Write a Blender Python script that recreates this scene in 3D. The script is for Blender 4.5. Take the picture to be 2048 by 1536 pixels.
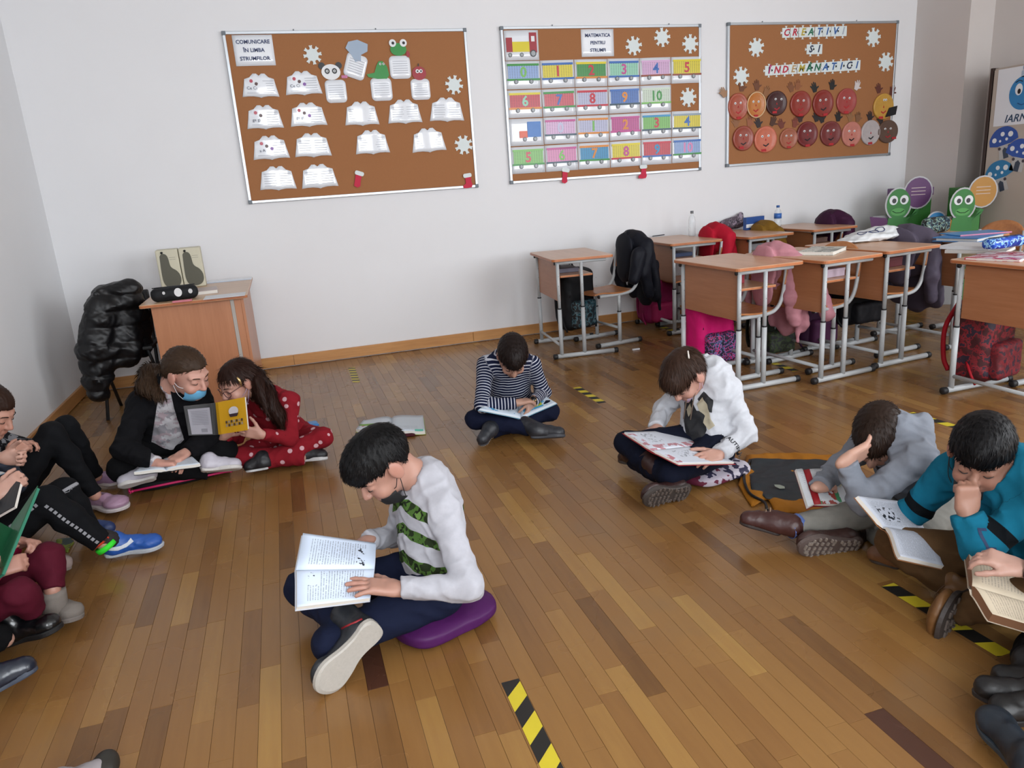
import bpy, bmesh, math, random
import numpy as np
from mathutils import Vector, Matrix
from mathutils.bvhtree import BVHTree
random.seed(7); rng = np.random.default_rng(7)
D = bpy.data
for o in list(D.objects): D.objects.remove(o)
COL = bpy.context.scene.collection
PI = math.pi
# ------------------------------------------------------------------ camera
F = 1473.57; YAW = .2841; PITCH = .2696; ROLL = -.0709; CH = 1.324
def _axes():
    cy, sy, cp, sp = math.cos(YAW), math.sin(YAW), math.cos(PITCH), math.sin(PITCH)
    f = np.array([sy*cp, cy*cp, -sp]); r = np.array([cy, -sy, 0]); u = np.cross(r, f)
    cr, sr = math.cos(ROLL), math.sin(ROLL)
    return cr*r+sr*u, -sr*r+cr*u, f
CR, CU, CF = _axes()
cam_data = D.cameras.new('camera'); cam = D.objects.new('camera', cam_data); COL.objects.link(cam)
cam_data.sensor_fit = 'HORIZONTAL'; cam_data.sensor_width = 36; cam_data.lens = F/2048*36; cam_data.clip_start = .05
cam.matrix_world = Matrix(((CR[0], CU[0], -CF[0], 0), (CR[1], CU[1], -CF[1], 0), (CR[2], CU[2], -CF[2], CH), (0, 0, 0, 1)))
bpy.context.scene.camera = cam
def ray(x, y): return CF+(x-1024)/F*CR-(y-768)/F*CU
def G(x, y, z=0): d = ray(x, y); t = (z-CH)/d[2]; return np.array([d[0]*t, d[1]*t, z])   # where a line of sight meets height z
def Q(x, y, Y): d = ray(x, y); t = Y/d[1]; return np.array([d[0]*t, Y, CH+d[2]*t])        # where it meets depth Y
def QX(x, y, X): d = ray(x, y); t = X/d[0]; return np.array([X, d[1]*t, CH+d[2]*t])
# ------------------------------------------------------------------ view, world, light
sc = bpy.context.scene
sc.view_settings.view_transform = 'Standard'; sc.view_settings.look = 'None'; sc.view_settings.gamma = 1
sc.view_settings.use_curve_mapping = False; sc.view_settings.exposure = 0.72
world = D.worlds.new('overcast_sky'); sc.world = world; world.use_nodes = True
bg = world.node_tree.nodes['Background']; bg.inputs[0].default_value = (.80, .88, 1, 1); bg.inputs[1].default_value = 1.0
BACK, LEFT, FRONT, RIGHT, CEIL = 6.08, -1.56, -1.7, 6.25, 3.15
WINS = [(-.5, 1.7), (3.3, 5.6)]
for i, (x0, x1) in enumerate(WINS):
    l = D.lights.new('window_daylight', 'AREA'); l.shape = 'RECTANGLE'; l.size = x1-x0-.05; l.size_y = 1.95
    l.energy = (105, 100)[i]; l.color = (.93, .965, 1)
    o = D.objects.new('window_daylight', l); COL.objects.link(o); o.location = ((x0+x1)/2, FRONT-.1, 1.93); o.rotation_euler = (math.radians(90), 0, 0)
l = D.lights.new('side_window_daylight', 'AREA'); l.shape = 'RECTANGLE'; l.size = 2.5; l.size_y = 1.95; l.energy = 75; l.color = (.95, .97, 1)
o = D.objects.new('side_window_daylight', l); COL.objects.link(o); o.location = (RIGHT+.2, .35, 1.93); o.rotation_euler = (math.radians(90), 0, math.radians(90))
# ------------------------------------------------------------------ materials
def lin(c):
    if isinstance(c, str): c = [int(c[i:i+2], 16)/255 for i in (0, 2, 4)]
    return tuple((v/12.92 if v <= .04045 else ((v+.055)/1.055)**2.4) for v in c[:3])+(1,)
MATS = {}
class NT:
    def __init__(s, m): s.t = m.node_tree; s.n = s.t.nodes; s.b = s.n['Principled BSDF']
    def new(s, k, **kw):
        n = s.n.new(k)
        for a, v in kw.items():
            if a.startswith('i_'): n.inputs[a[2:].replace('_', ' ')].default_value = v
            else: setattr(n, a, v)
        return n
    def link(s, a, b): s.t.links.new(a, b)
    def math(s, op, a, b=None, clamp=False):
        n = s.new('ShaderNodeMath', operation=op, use_clamp=clamp)
        for i, v in enumerate((a, b)):
            if v is None: continue
            if isinstance(v, (int, float)): n.inputs[i].default_value = v
            else: s.link(v, n.inputs[i])
        return n.outputs[0]
    def mix(s, fac, a, b):
        n = s.new('ShaderNodeMix', data_type='RGBA')
        for k, v in ((0, fac), (6, a), (7, b)):
            if isinstance(v, (int, float, tuple)): n.inputs[k].default_value = v
            else: s.link(v, n.inputs[k])
        return n.outputs[2]
    def noise(s, scale, vec=None, detail=3, rough=.55):
        n = s.new('ShaderNodeTexNoise'); n.inputs['Scale'].default_value = scale; n.inputs['Detail'].default_value = detail; n.inputs['Roughness'].default_value = rough
        if vec is not None: s.link(vec, n.inputs['Vector'])
        return n
    def coord(s, which='Object', scale=None):
        c = s.new('ShaderNodeTexCoord').outputs[which]
        if scale is None: return c
        m = s.new('ShaderNodeMapping'); m.inputs['Scale'].default_value = scale; s.link(c, m.inputs['Vector']); return m.outputs[0]
    def attr(s, name): return s.new('ShaderNodeAttribute', attribute_name=name)
    def bump(s, h, strength=.3, dist=.002):
        n = s.new('ShaderNodeBump'); n.inputs['Strength'].default_value = strength; n.inputs['Distance'].default_value = dist
        s.link(h, n.inputs['Height']); s.link(n.outputs[0], s.b.inputs['Normal'])
def M(name, color='808080', rough=.5, metal=0, var=0, vscale=40, bump=0, bscale=300, bdist=.001, spec=.5, coat=0, alpha=1, trans=0, sheen=0, stretch=None, sub=0):
    if name in MATS: return MATS[name]
    m = D.materials.new(name); m.use_nodes = True; MATS[name] = m; t = NT(m); b = t.b; c = lin(color)
    b.inputs['Base Color'].default_value = c; b.inputs['Roughness'].default_value = rough; b.inputs['Metallic'].default_value = metal
    b.inputs['Specular IOR Level'].default_value = spec; b.inputs['Coat Weight'].default_value = coat; b.inputs['Coat Roughness'].default_value = .12
    b.inputs['Alpha'].default_value = alpha; b.inputs['Transmission Weight'].default_value = trans; b.inputs['Sheen Weight'].default_value = sheen
    if sub: b.inputs['Subsurface Weight'].default_value = sub; b.inputs['Subsurface Radius'].default_value = (.01, .004, .002); b.inputs['Subsurface Scale'].default_value = 1
    co = t.coord('Object', stretch) if (var or bump) else None
    if var:
        n = t.noise(vscale, co)
        dk = tuple(v*(1-var) for v in c[:3])+(1,); lt = tuple(min(1, v*(1+var)) for v in c[:3])+(1,)
        t.link(t.mix(n.outputs[0], dk, lt), b.inputs['Base Color'])
    if bump: t.bump(t.noise(bscale, co, 4).outputs[0], bump, bdist)
    return m
def wood(name, c1, c2, axis=0, rough=.4, fine=1.0):
    if name in MATS: return MATS[name]
    m = D.materials.new(name); m.use_nodes = True; MATS[name] = m; t = NT(m)
    s = [22*fine]*3; s[axis] = 1.6*fine
    co = t.coord('Object', s); n = t.noise(1.6, co, 5, .6); w = t.noise(9, co, 2, .5)
    f = t.math('ADD', t.math('MULTIPLY', n.outputs[0], .75), t.math('MULTIPLY', w.outputs[0], .25))
    r = t.new('ShaderNodeMapRange'); r.inputs[1].default_value = .35; r.inputs[2].default_value = .65; t.link(f, r.inputs[0])
    t.link(t.mix(r.outputs[0], lin(c1), lin(c2)), t.b.inputs['Base Color']); t.b.inputs['Roughness'].default_value = rough
    t.bump(f, .15, .001); return m
# ------------------------------------------------------------------ object helpers
def put(o, parent=None, label=None, cat=None, group=None, kind=None):
    if o.name not in COL.objects: COL.objects.link(o)
    if parent is not None: o.parent = parent
    for k, v in (('label', label), ('category', cat), ('group', group), ('kind', kind)):
        if v: o[k] = v
    return o
def tag(o, label=None, cat=None, group=None, kind=None): return put(o, None, label, cat, group, kind)
def empty(name, loc=(0, 0, 0), rot=(0, 0, 0), label=None, cat=None, group=None, parent=None):
    o = D.objects.new(name, None); o.location = loc; o.rotation_euler = rot; o.empty_display_size = .05
    return put(o, parent, label, cat, group)
def mesh(name, verts, faces, mat, parent=None, smooth=False, **kw):
    me = D.meshes.new(name); me.from_pydata([tuple(v) for v in verts], [], faces); me.update()
    if smooth: me.polygons.foreach_set('use_smooth', [True]*len(me.polygons))
    if mat is not None: me.materials.append(mat)
    o = D.objects.new(name, me); return put(o, parent, **kw)
def from_bm(name, bm, mat, parent=None, smooth=False, **kw):
    me = D.meshes.new(name); bmesh.ops.recalc_face_normals(bm, faces=bm.faces); bm.to_mesh(me); bm.free()
    if smooth: me.polygons.foreach_set('use_smooth', [True]*len(me.polygons))
    for m_ in (mat if isinstance(mat, (list, tuple)) else [mat]): me.materials.append(m_)
    o = D.objects.new(name, me); return put(o, parent, **kw)
def bbox(bm, lo, hi, bev=0, rot=None, loc=None):
    r = bmesh.ops.create_cube(bm, size=1); v = r['verts']
    for w in v:
        w.co = Vector([lo[i]+(w.co[i]+.5)*(hi[i]-lo[i]) for i in range(3)])
    if bev:
        es = {e for w in v for e in w.link_edges}
        r2 = bmesh.ops.bevel(bm, geom=list(es), offset=bev, segments=2, affect='EDGES', profile=.5)
        v = list({w for f in r2['faces'] for w in f.verts} | {w for w in v if w.is_valid})
    if rot is not None: bmesh.ops.rotate(bm, verts=v, cent=loc or (0, 0, 0), matrix=rot)
    return v
def box(name, lo, hi, mat, parent=None, bev=0, smooth=False, **kw):
    bm = bmesh.new(); bbox(bm, lo, hi, bev); return from_bm(name, bm, mat, parent, smooth, **kw)
def tube_geo(pts, rad, seg=8, closed=False, cap=True, squash=None):
    pts = [np.array(p, float) for p in pts]; n = len(pts)
    if not hasattr(rad, '__len__'): rad = [rad]*n
    V, Fc = [], []; prev = None
    for i, p in enumerate(pts):
        a = pts[i-1] if (i > 0 or closed) else p; b = pts[(i+1) % n] if (i < n-1 or closed) else p
        t = b-a; t = t/(np.linalg.norm(t)+1e-9)
        if prev is None:
            u = np.cross(t, [0, 0, 1]);
            if np.linalg.norm(u) < .1: u = np.cross(t, [0, 1, 0])
        else: u = prev-t*(prev@t)
        u = u/(np.linalg.norm(u)+1e-9); prev = u; w = np.cross(t, u)
        for k in range(seg):
            A = 2*PI*k/seg; d = math.cos(A)*u+math.sin(A)*w
            if squash is not None: d = d-np.array(squash[0])*(d@np.array(squash[0]))*(1-squash[1])
            V.append(p+rad[i]*d)
    m_ = n if closed else n-1
    for i in range(m_):
        j = (i+1) % n
        for k in range(seg): k2 = (k+1) % seg; Fc.append((i*seg+k, i*seg+k2, j*seg+k2, j*seg+k))
    if cap and not closed: Fc.append(tuple(range(seg))[::-1]); Fc.append(tuple((n-1)*seg+k for k in range(seg)))
    return V, Fc
def tube(name, pts, rad, mat, parent=None, seg=8, closed=False, smooth=True, squash=None, **kw):
    V, Fc = tube_geo(pts, rad, seg, closed, squash=squash); return mesh(name, V, Fc, mat, parent, smooth, **kw)
def arc(pts, n=6):
    """Catmull-Rom through the points"""
    P = [np.array(p, float) for p in pts]; P = [2*P[0]-P[1]]+P+[2*P[-1]-P[-2]]; out = []
    for i in range(1, len(P)-2):
        for k in range(n):
            t = k/n; out.append(.5*((2*P[i])+(-P[i-1]+P[i+1])*t+(2*P[i-1]-5*P[i]+4*P[i+1]-P[i+2])*t*t+(-P[i-1]+3*P[i]-3*P[i+1]+P[i+2])*t**3))
    out.append(P[-2]); return out
def join_geo(*gs):
    V, Fc = [], []
    for v, f in gs:
        b = len(V); V += list(v); Fc += [tuple(i+b for i in q) for q in f]
    return V, Fc
def poly(name, pts, th, mat, parent=None, z0=0, mats=None, **kw):
    """flat plate in the local XZ plane, thickness towards -Y, its back at y=-z0"""
    n = len(pts); V = [(p[0], -z0, p[1]) for p in pts]+[(p[0], -z0-th, p[1]) for p in pts]
    A = sum(pts[i][0]*pts[(i+1) % n][1]-pts[(i+1) % n][0]*pts[i][1] for i in range(n))
    fr = tuple(range(n, 2*n)); Fc = [fr if A > 0 else fr[::-1]]+[((i, (i+1) % n, (i+1) % n+n, i+n) if A > 0 else ((i+1) % n, i, i+n, (i+1) % n+n)) for i in range(n)]
    Fc.append(tuple(range(n))[::-1] if A > 0 else tuple(range(n)))
    return mesh(name, V, Fc, mat, parent, **kw)
def ell(cx, cy, rx, ry=None, n=20, a=0):
    ry = ry or rx; c, s = math.cos(a), math.sin(a)
    return [(cx+c*rx*math.cos(2*PI*k/n)-s*ry*math.sin(2*PI*k/n), cy+s*rx*math.cos(2*PI*k/n)+c*ry*math.sin(2*PI*k/n)) for k in range(n)]
def rect(x0, y0, x1, y1): return [(x0, y0), (x1, y0), (x1, y1), (x0, y1)]
def xf(pts, s=1, dx=0, dy=0, a=0):
    c, n = math.cos(a), math.sin(a); return [(dx+s*(c*x-n*y), dy+s*(n*x+c*y)) for x, y in pts]
_dg = None
def text_geo(body, size, ext=.0004, shear=0, bold=0, xs=1.0):
    cu = D.curves.new('t', 'FONT'); cu.body = body; cu.size = size; cu.align_x = 'CENTER'; cu.align_y = 'CENTER'; cu.extrude = ext; cu.shear = shear; cu.offset = bold; cu.resolution_u = 2
    cu.space_line = 1.3
    o = D.objects.new('t', cu); me = D.meshes.new_from_object(o)
    V = [(v.co.x*xs, v.co.y, v.co.z) for v in me.vertices]; Fc = [tuple(p.vertices) for p in me.polygons]
    D.objects.remove(o); D.curves.remove(cu); D.meshes.remove(me); return V, Fc
def text(name, body, size, mat, parent=None, at=(0, 0, 0), frame=None, ext=.0004, shear=0, bold=0, a=0, xs=1.0, **kw):
    """lettering; default frame: reads along local X, up local Z, faces -Y"""
    V, Fc = text_geo(body, size, ext, shear, bold, xs); fx, fy = frame or ((1, 0, 0), (0, 0, 1)); fx = np.array(fx, float); fy = np.array(fy, float); fn = np.cross(fx, fy)
    c, s = math.cos(a), math.sin(a)
    V = [np.array(at)+(c*x-s*y)*fx+(s*x+c*y)*fy+(z+ext)*fn for x, y, z in V]
    return mesh(name, V, Fc, mat, parent, **kw)
def copy_tree(o, parent=None):
    c = o.copy(); COL.objects.link(c)
    if parent is not None: c.parent = parent
    for ch in list(o.children): copy_tree(ch, c)
    return c

# ================================================================== ROOM
W_ = M('wall_paint', 'e4e4e6', .75, var=.02, vscale=3, bump=.05, bscale=60)
WL_ = M('wall_paint_left', 'e2e3e5', .7, var=.02, vscale=3, bump=.05, bscale=60)
WR_ = M('wall_paint_right', 'cfc8c4', .7, var=.02, vscale=3)
def slab(name, lo, hi, mat): return box(name, lo, hi, mat, kind='structure')
slab('wall_back', (LEFT-.15, BACK, -.05), (RIGHT+.15, BACK+.15, CEIL), W_)
slab('wall_left', (LEFT-.15, FRONT-.2, -.05), (LEFT, BACK, CEIL), WL_)
rw = bmesh.new(); bbox(rw, (RIGHT, FRONT-.2, -.05), (RIGHT+.15, -.95, CEIL)); bbox(rw, (RIGHT, 1.65, -.05), (RIGHT+.15, BACK, CEIL)); bbox(rw, (RIGHT, -.95, -.05), (RIGHT+.15, 1.65, .92)); bbox(rw, (RIGHT, -.95, 2.92), (RIGHT+.15, 1.65, CEIL))
from_bm('wall_right', rw, WR_, kind='structure')
rw = bmesh.new()
for k in range(5): yy = -.95+2.6*k/4; bbox(rw, (RIGHT+.03, yy-.03, .92), (RIGHT+.09, yy+.03, 2.92))
for zz in (.92, 2.25, 2.86): bbox(rw, (RIGHT+.03, -.95, zz), (RIGHT+.09, 1.65, zz+.05))
from_bm('window_3', rw, M('window_frame_paint', 'e6e6e4', .4), kind='structure')
slab('trim_1', (5.975, 5.49, 0), (RIGHT, BACK, CEIL), WR_)['label'] = 'plastered corner column beside the wardrobe'
slab('ceiling', (LEFT-.15, FRONT-.2, CEIL), (RIGHT+.15, BACK+.15, CEIL+.12), M('ceiling_paint', 'e0e0de', .8, var=.02, vscale=4))
# window wall with openings
fw = bmesh.new(); Z0, Z1 = .92, 2.92
xs_ = [LEFT-.15]+[v for w in WINS for v in w]+[RIGHT+.15]
for i in range(0, len(xs_), 2): bbox(fw, (xs_[i], FRONT-.2, -.05), (xs_[i+1], FRONT, CEIL))
for x0, x1 in WINS: bbox(fw, (x0, FRONT-.2, -.05), (x1, FRONT, Z0)); bbox(fw, (x0, FRONT-.2, Z1), (x1, FRONT, CEIL))
from_bm('wall_front', fw, W_, kind='structure')
for i, (x0, x1) in enumerate(WINS):
    bm = bmesh.new(); n = 4; w = (x1-x0)
    bbox(bm, (x0, FRONT-.09, Z0), (x1, FRONT-.03, Z0+.06)); bbox(bm, (x0, FRONT-.09, Z1-.06), (x1, FRONT-.03, Z1)); bbox(bm, (x0, FRONT-.09, 2.25), (x1, FRONT-.03, 2.3))
    for k in range(n+1): xx = x0+w*k/n; bbox(bm, (max(x0, xx-.03), FRONT-.09, Z0), (min(x1, xx+.03), FRONT-.03, Z1))
    from_bm('window_%d' % (i+1), bm, M('window_frame_paint', 'e6e6e4', .4), kind='structure')
# baseboards
PINE = wood('pine_skirting', 'b07a45', 'cf9a60', 0, .35, .4)
PINEY = wood('pine_skirting_side', 'a87442', 'c08a52', 1, .35, .4)
def skirting(name, lo, hi, mat, ax, n):
    e = empty(name); e['kind'] = 'structure'
    for k in range(n):
        a = lo[ax]+(hi[ax]-lo[ax])*k/n; b = lo[ax]+(hi[ax]-lo[ax])*(k+1)/n-.0015; l2 = list(lo); h2 = list(hi); l2[ax] = a; h2[ax] = b
        box('skirting_board', l2, h2, mat, e, bev=.003)
skirting('baseboard_back', (LEFT+.02, BACK-.018, .006), (5.95, BACK, .09), PINE, 0, 5)
skirting('baseboard_left', (LEFT, FRONT, .006), (LEFT+.018, BACK, .09), PINEY, 1, 5)
# ------------------------------------------------------------------ parquet
fm = D.materials.new('parquet'); fm.use_nodes = True; t = NT(fm)
co = t.coord('Object', (26, 2.2, 10)); n1 = t.noise(1.5, co, 6, .6); n2 = t.noise(1.3, t.coord('Object', (1, 1, 1)), 4, .6); n3 = t.noise(12, t.coord('Object', (9, .8, 1)), 3)
tone = t.attr('tone')
r = t.new('ShaderNodeValToRGB'); el = r.color_ramp.elements
for p, c in ((0, '482c20'), (.12, '654525'), (.4, '805a31'), (.7, '8c6638'), (.92, '9b7640'), (1, 'a8874a')):
    if p in (0, 1): e = el[0 if p == 0 else -1]
    else: e = el.new(p)
    e.color = lin(c)
mixv = t.math('ADD', t.math('MULTIPLY', tone.outputs['Fac'], .78), t.math('MULTIPLY', n1.outputs[0], .3)); mixv = t.math('SUBTRACT', mixv, .03, True); t.link(mixv, r.inputs[0])
worn = t.new('ShaderNodeMapRange'); worn.inputs[1].default_value = .55; worn.inputs[2].default_value = .72; t.link(n2.outputs[0], worn.inputs[0])
stain = t.math('MULTIPLY', worn.outputs[0], t.math('MULTIPLY', n3.outputs[0], .7))
t.link(t.mix(stain, r.outputs[0], lin('70604c')), t.b.inputs['Base Color'])
rr = t.math('ADD', t.math('MULTIPLY', n2.outputs[0], .2), .17); t.link(rr, t.b.inputs['Roughness'])
t.bump(n1.outputs[0], .12, .0008)
floor = empty('floor'); floor['kind'] = 'structure'
slab('floor', (LEFT-.1, FRONT-.1, -.05), (RIGHT+.1, BACK+.05, -.004), M('parquet_joint', '4a3624', .8)).parent = floor
PW = .0575; planks = []
nx = int((RIGHT-LEFT)/PW)+1
for i in range(nx):
    x = LEFT+i*PW; y = FRONT-random.random()*.5
    while y < BACK:
        L = random.choice([.3, .36, .42, .42, .5, .5]); y2 = min(y+L, BACK)
        if y2 > FRONT: planks.append((x, max(y, FRONT), min(x+PW, RIGHT), y2))
        y += L
def pj(x, y, z=0):
    d = np.array([x, y, z-CH]); w = d@CF
    return (1024+F*(d@CR)/w, 768-F*(d@CU)/w) if w > .2 else None
big = []
for k, (x0, y0, x1, y1) in enumerate(planks):
    c = [pj(*p) for p in ((x0, y0), (x1, y0), (x1, y1), (x0, y1))]
    if any(q is None for q in c): continue
    m_ = np.mean(c, 0)
    if -60 < m_[0] < 2100 and -60 < m_[1] < 1620:
        A = abs(sum(c[i][0]*c[(i+1) % 4][1]-c[(i+1) % 4][0]*c[i][1] for i in range(4)))/2; big.append((A, k))
big = {k for A, k in sorted(big, reverse=True)[:300]}
def plank_geo(x0, y0, x1, y1):
    g = .0004; b = .0006; z = rng.uniform(-.0003, .0003)
    V = [(x0+g, y0+g, -.004), (x1-g, y0+g, -.004), (x1-g, y1-g, -.004), (x0+g, y1-g, -.004), (x0+g, y0+g, z-b*.5), (x1-g, y0+g, z-b*.5), (x1-g, y1-g, z-b*.5), (x0+g, y1-g, z-b*.5),
         (x0+g+b, y0+g+b, z), (x1-g-b, y0+g+b, z), (x1-g-b, y1-g-b, z), (x0+g+b, y1-g-b, z)]
    return V, [(8, 9, 10, 11)]+[(i, (i+1) % 4, (i+1) % 4+4, i+4) for i in range(4)]+[(i+4, (i+1) % 4+4, (i+1) % 4+8, i+8) for i in range(4)]
def set_tone(me, vals, name='tone'):
    a = me.attributes.new(name, 'FLOAT', 'POINT'); a.data.foreach_set('value', np.asarray(vals, np.float32))
def tonev(): return float(np.clip(rng.normal(.52, .15), .02, .98)) if random.random() > .07 else random.choice([.05, .1, .95])
rV, rF, rT = [], [], []
FIXED = [(G(748, 1345), -.3), (G(1500, 1350), 1.0), (G(1575, 1240), .1), (G(1790, 1480), -.25), (G(1420, 815), .15), (G(960, 1230), .15), (G(300, 1160), .12)]   # planks that stand out by colour
for k, p in enumerate(planks):
    V, Fc = plank_geo(*p); tv = tonev()
    for g_, t_ in FIXED:
        if p[0] <= g_[0] < p[2] and p[1] <= g_[1] < p[3]: tv = t_
    if k in big:
        o = mesh('plank', V, Fc, fm, floor); set_tone(o.data, [tv]*len(V))
    else:
        b = len(rV); rV += V; rF += [tuple(i+b for i in q) for q in Fc]; rT += [tv]*len(V)
o = mesh('parquet_beyond', rV, rF, fm, floor, kind='stuff'); set_tone(o.data, rT)
# ------------------------------------------------------------------ hazard tape pieces
YEL = M('tape_yellow', 'c9b62c', .45, var=.06, vscale=30); BLK = M('tape_black', '1d1c1a', .45, var=.1)
def hazard(p0, p1, w, label, slant=1, step=.07, shift=0, z=.0006, y2=None):
    p0 = np.array(p0[:2]); p1 = np.array(p1[:2]); L = np.linalg.norm(p1-p0); u = (p1-p0)/L; n = np.array([-u[1], u[0]])
    root = empty('floor_tape', (p0[0], p0[1], z), label=label, cat='tape', group='yellow and black tape marks on the floor')
    def clip(poly_, lo, hi):
        for s_, lim in ((1, lo), (-1, hi)):
            out = []
            for i in range(len(poly_)):
                a, b = poly_[i], poly_[(i+1) % len(poly_)]; da, db = s_*(a[0]-lim), s_*(b[0]-lim)
                if da >= 0: out.append(a)
                if da*db < 0: tt = da/(da-db); out.append((a[0]+tt*(b[0]-a[0]), a[1]+tt*(b[1]-a[1])))
            poly_ = out
            if len(poly_) < 3: return []
        return poly_
    k = -3; bands = {0: ([], []), 1: ([], [])}
    while k*step+shift < L+.1:
        s0 = k*step+shift; q = clip([(s0, -w/2), (s0+step, -w/2), (s0+step+slant*w, w/2), (s0+slant*w, w/2)], 0, L)
        if q:
            P = [u*a+n*b for a, b in q]; m_ = len(P)
            V = [(a[0], a[1], 0) for a in P]+[(a[0], a[1], .0005) for a in P]
            Fc = [tuple(range(m_, 2*m_))]+[(i, (i+1) % m_, (i+1) % m_+m_, i+m_) for i in range(m_)]
            mesh('yellow_band' if k % 2 else 'black_band', V, Fc, YEL if k % 2 else BLK, root)
        k += 1
    return root
hazard(G(1020, 1362), G(1135, 1600), .05, 'longest striped tape on the floor, foreground below the boy in camouflage-striped sweater', -1, .062, .0)
hazard(G(1153, 775), G(1205, 806), .05, 'short striped floor tape between the striped-sweater child and the girl in white hoodie', 0.3, .055, .02)
hazard(G(703, 735), G(713, 765), .05, 'small faded striped floor tape near the back skirting board', .5, .04)
hazard(G(1775, 1170), G(2010, 1310), .05, 'striped floor tape running under the tan boots at lower right', 0.4, .065, .0)
hazard(G(1820, 826), G(1925, 858), .05, 'striped floor tape behind the heads of the two boys at right', .4, .06)
hazard(G(1535, 722), G(1592, 742), .05, 'worn striped floor tape beneath the desk with the pink coat', .3, .06)
hazard(G(1318, 652), G(1350, 662), .05, 'tiny striped floor tape by the back desks behind the first chair', .3, .06)
# ================================================================== signed-distance modeller (smooth shapes, surface nets)
def nrm(v): v = np.asarray(v, float); return v/(np.linalg.norm(v)+1e-12)
def cap(a, b, ra, rb=None, sq=None, k=.02):
    """tapered round limb from a to b; sq=(axis, factor) flattens it along axis"""
    a = np.asarray(a, float); b = np.asarray(b, float); rb = ra if rb is None else rb; ab = b-a; L2 = ab@ab+1e-12
    if sq is not None: ax = nrm(sq[0]); fc = 1/sq[1]-1
    def f(P):
        t = np.clip(((P-a)@ab)/L2, 0, 1); q = P-a-t[:, None]*ab
        if sq is not None: q = q+(q@ax)[:, None]*ax*fc
        return np.sqrt((q*q).sum(1))-(ra+(rb-ra)*t)
    return (f, k)
def elp(c, r, R=None, k=.02):
    c = np.asarray(c, float); r = np.asarray(r, float); R = np.eye(3) if R is None else np.asarray(R)   # rows of R = axes
    def f(P):
        q = (P-c)@R.T; k0 = np.sqrt(((q/r)**2).sum(1)); k1 = np.sqrt(((q/(r*r))**2).sum(1))+1e-9; return k0*(k0-1)/k1
    return (f, k)
def rbox(c, h, rad, R=None, k=.01):
    c = np.asarray(c, float); h = np.asarray(h, float)-rad; R = np.eye(3) if R is None else np.asarray(R)
    def f(P):
        q = np.abs((P-c)@R.T)-h; return np.sqrt((np.maximum(q, 0)**2).sum(1))+np.minimum(q.max(1), 0)-rad
    return (f, k)
def smin(a, b, k):
    h = np.maximum(k-np.abs(a-b), 0)/k; return np.minimum(a, b)-h*h*k*.25
def evals(prims, P, B=None):
    d = None
    for f, k in prims:
        x = f(P); d = x if d is None else smin(d, x, k)
    return d
def folds(P, amp, seed=0, wl=.06, direc=None):
    """soft ridged wrinkles"""
    r = np.random.default_rng(seed); w = 2*PI/wl; o = 0
    W = P+.015*np.sin(P[:, [1, 2, 0]]*w*.37+r.uniform(0, 6, 3))+.01*np.sin(P[:, [2, 0, 1]]*w*.8+r.uniform(0, 6, 3))
    for i in range(4):
        d = nrm(r.normal(size=3)); s = w*(.6+.35*i); ph = r.uniform(0, 6)
        o = o+(1-2*np.abs(np.sin(.5*(W@d)*s+ph)))*(.9**i)
    return amp*o/3.2
def sdf_mesh(prims, vs, post=None, pad=.02, lo=None, hi=None):
    """surface-nets mesh of a smooth union; post(P,d)->d for cuts and folds"""
    NB = 6; B = NB*vs
    # bounds by coarse sampling
    step = B
    g = [np.arange(lo[i]-pad, hi[i]+pad+B, B) for i in range(3)]; nb = [len(x) for x in g]
    C = np.stack(np.meshgrid(*g, indexing='ij'), -1).reshape(-1, 3)+B/2-vs/2
    cd = np.array([f(C) for f, k in prims]); R = B*.87*1.25+vs
    dm = evals([((lambda P, i=i: cd[i]), prims[i][1]) for i in range(len(prims))], C)
    act = np.abs(dm) < R+.02 if post is not None else np.abs(dm) < R+.008
    ids = np.nonzero(act)[0]
    N = [n*NB for n in nb]; Dn = np.repeat(np.repeat(np.repeat(np.sign(dm).reshape(nb)*1.0, NB, 0), NB, 1), NB, 2).astype(np.float32)
    loc = np.stack(np.meshgrid(*[np.arange(NB)]*3, indexing='ij'), -1).reshape(-1, 3)
    b3 = np.stack(np.unravel_index(ids, nb), -1); idx = (b3[:, None, :]*NB+loc[None]); org = np.array([x[0] for x in g])
    P = org+idx*vs; nbk = len(ids); val = np.full((nbk, NB**3), 9.)
    for i, (f, k) in enumerate(prims):
        m = cd[i][ids] < dm[ids].clip(0)+R+k+.012
        if not m.any(): continue
        x = np.full((nbk, NB**3), 9.); x[m] = f(P[m].reshape(-1, 3)).reshape(-1, NB**3)
        val = x if i == 0 else smin(val, x, k)
    if post is not None: val = post(P.reshape(-1, 3), val.reshape(-1)).reshape(nbk, -1)
    Dn[idx[..., 0], idx[..., 1], idx[..., 2]] = val
    Dn[0] = Dn[-1] = 1; Dn[:, 0] = Dn[:, -1] = 1; Dn[:, :, 0] = Dn[:, :, -1] = 1
    return nets(Dn, org, vs)
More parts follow.
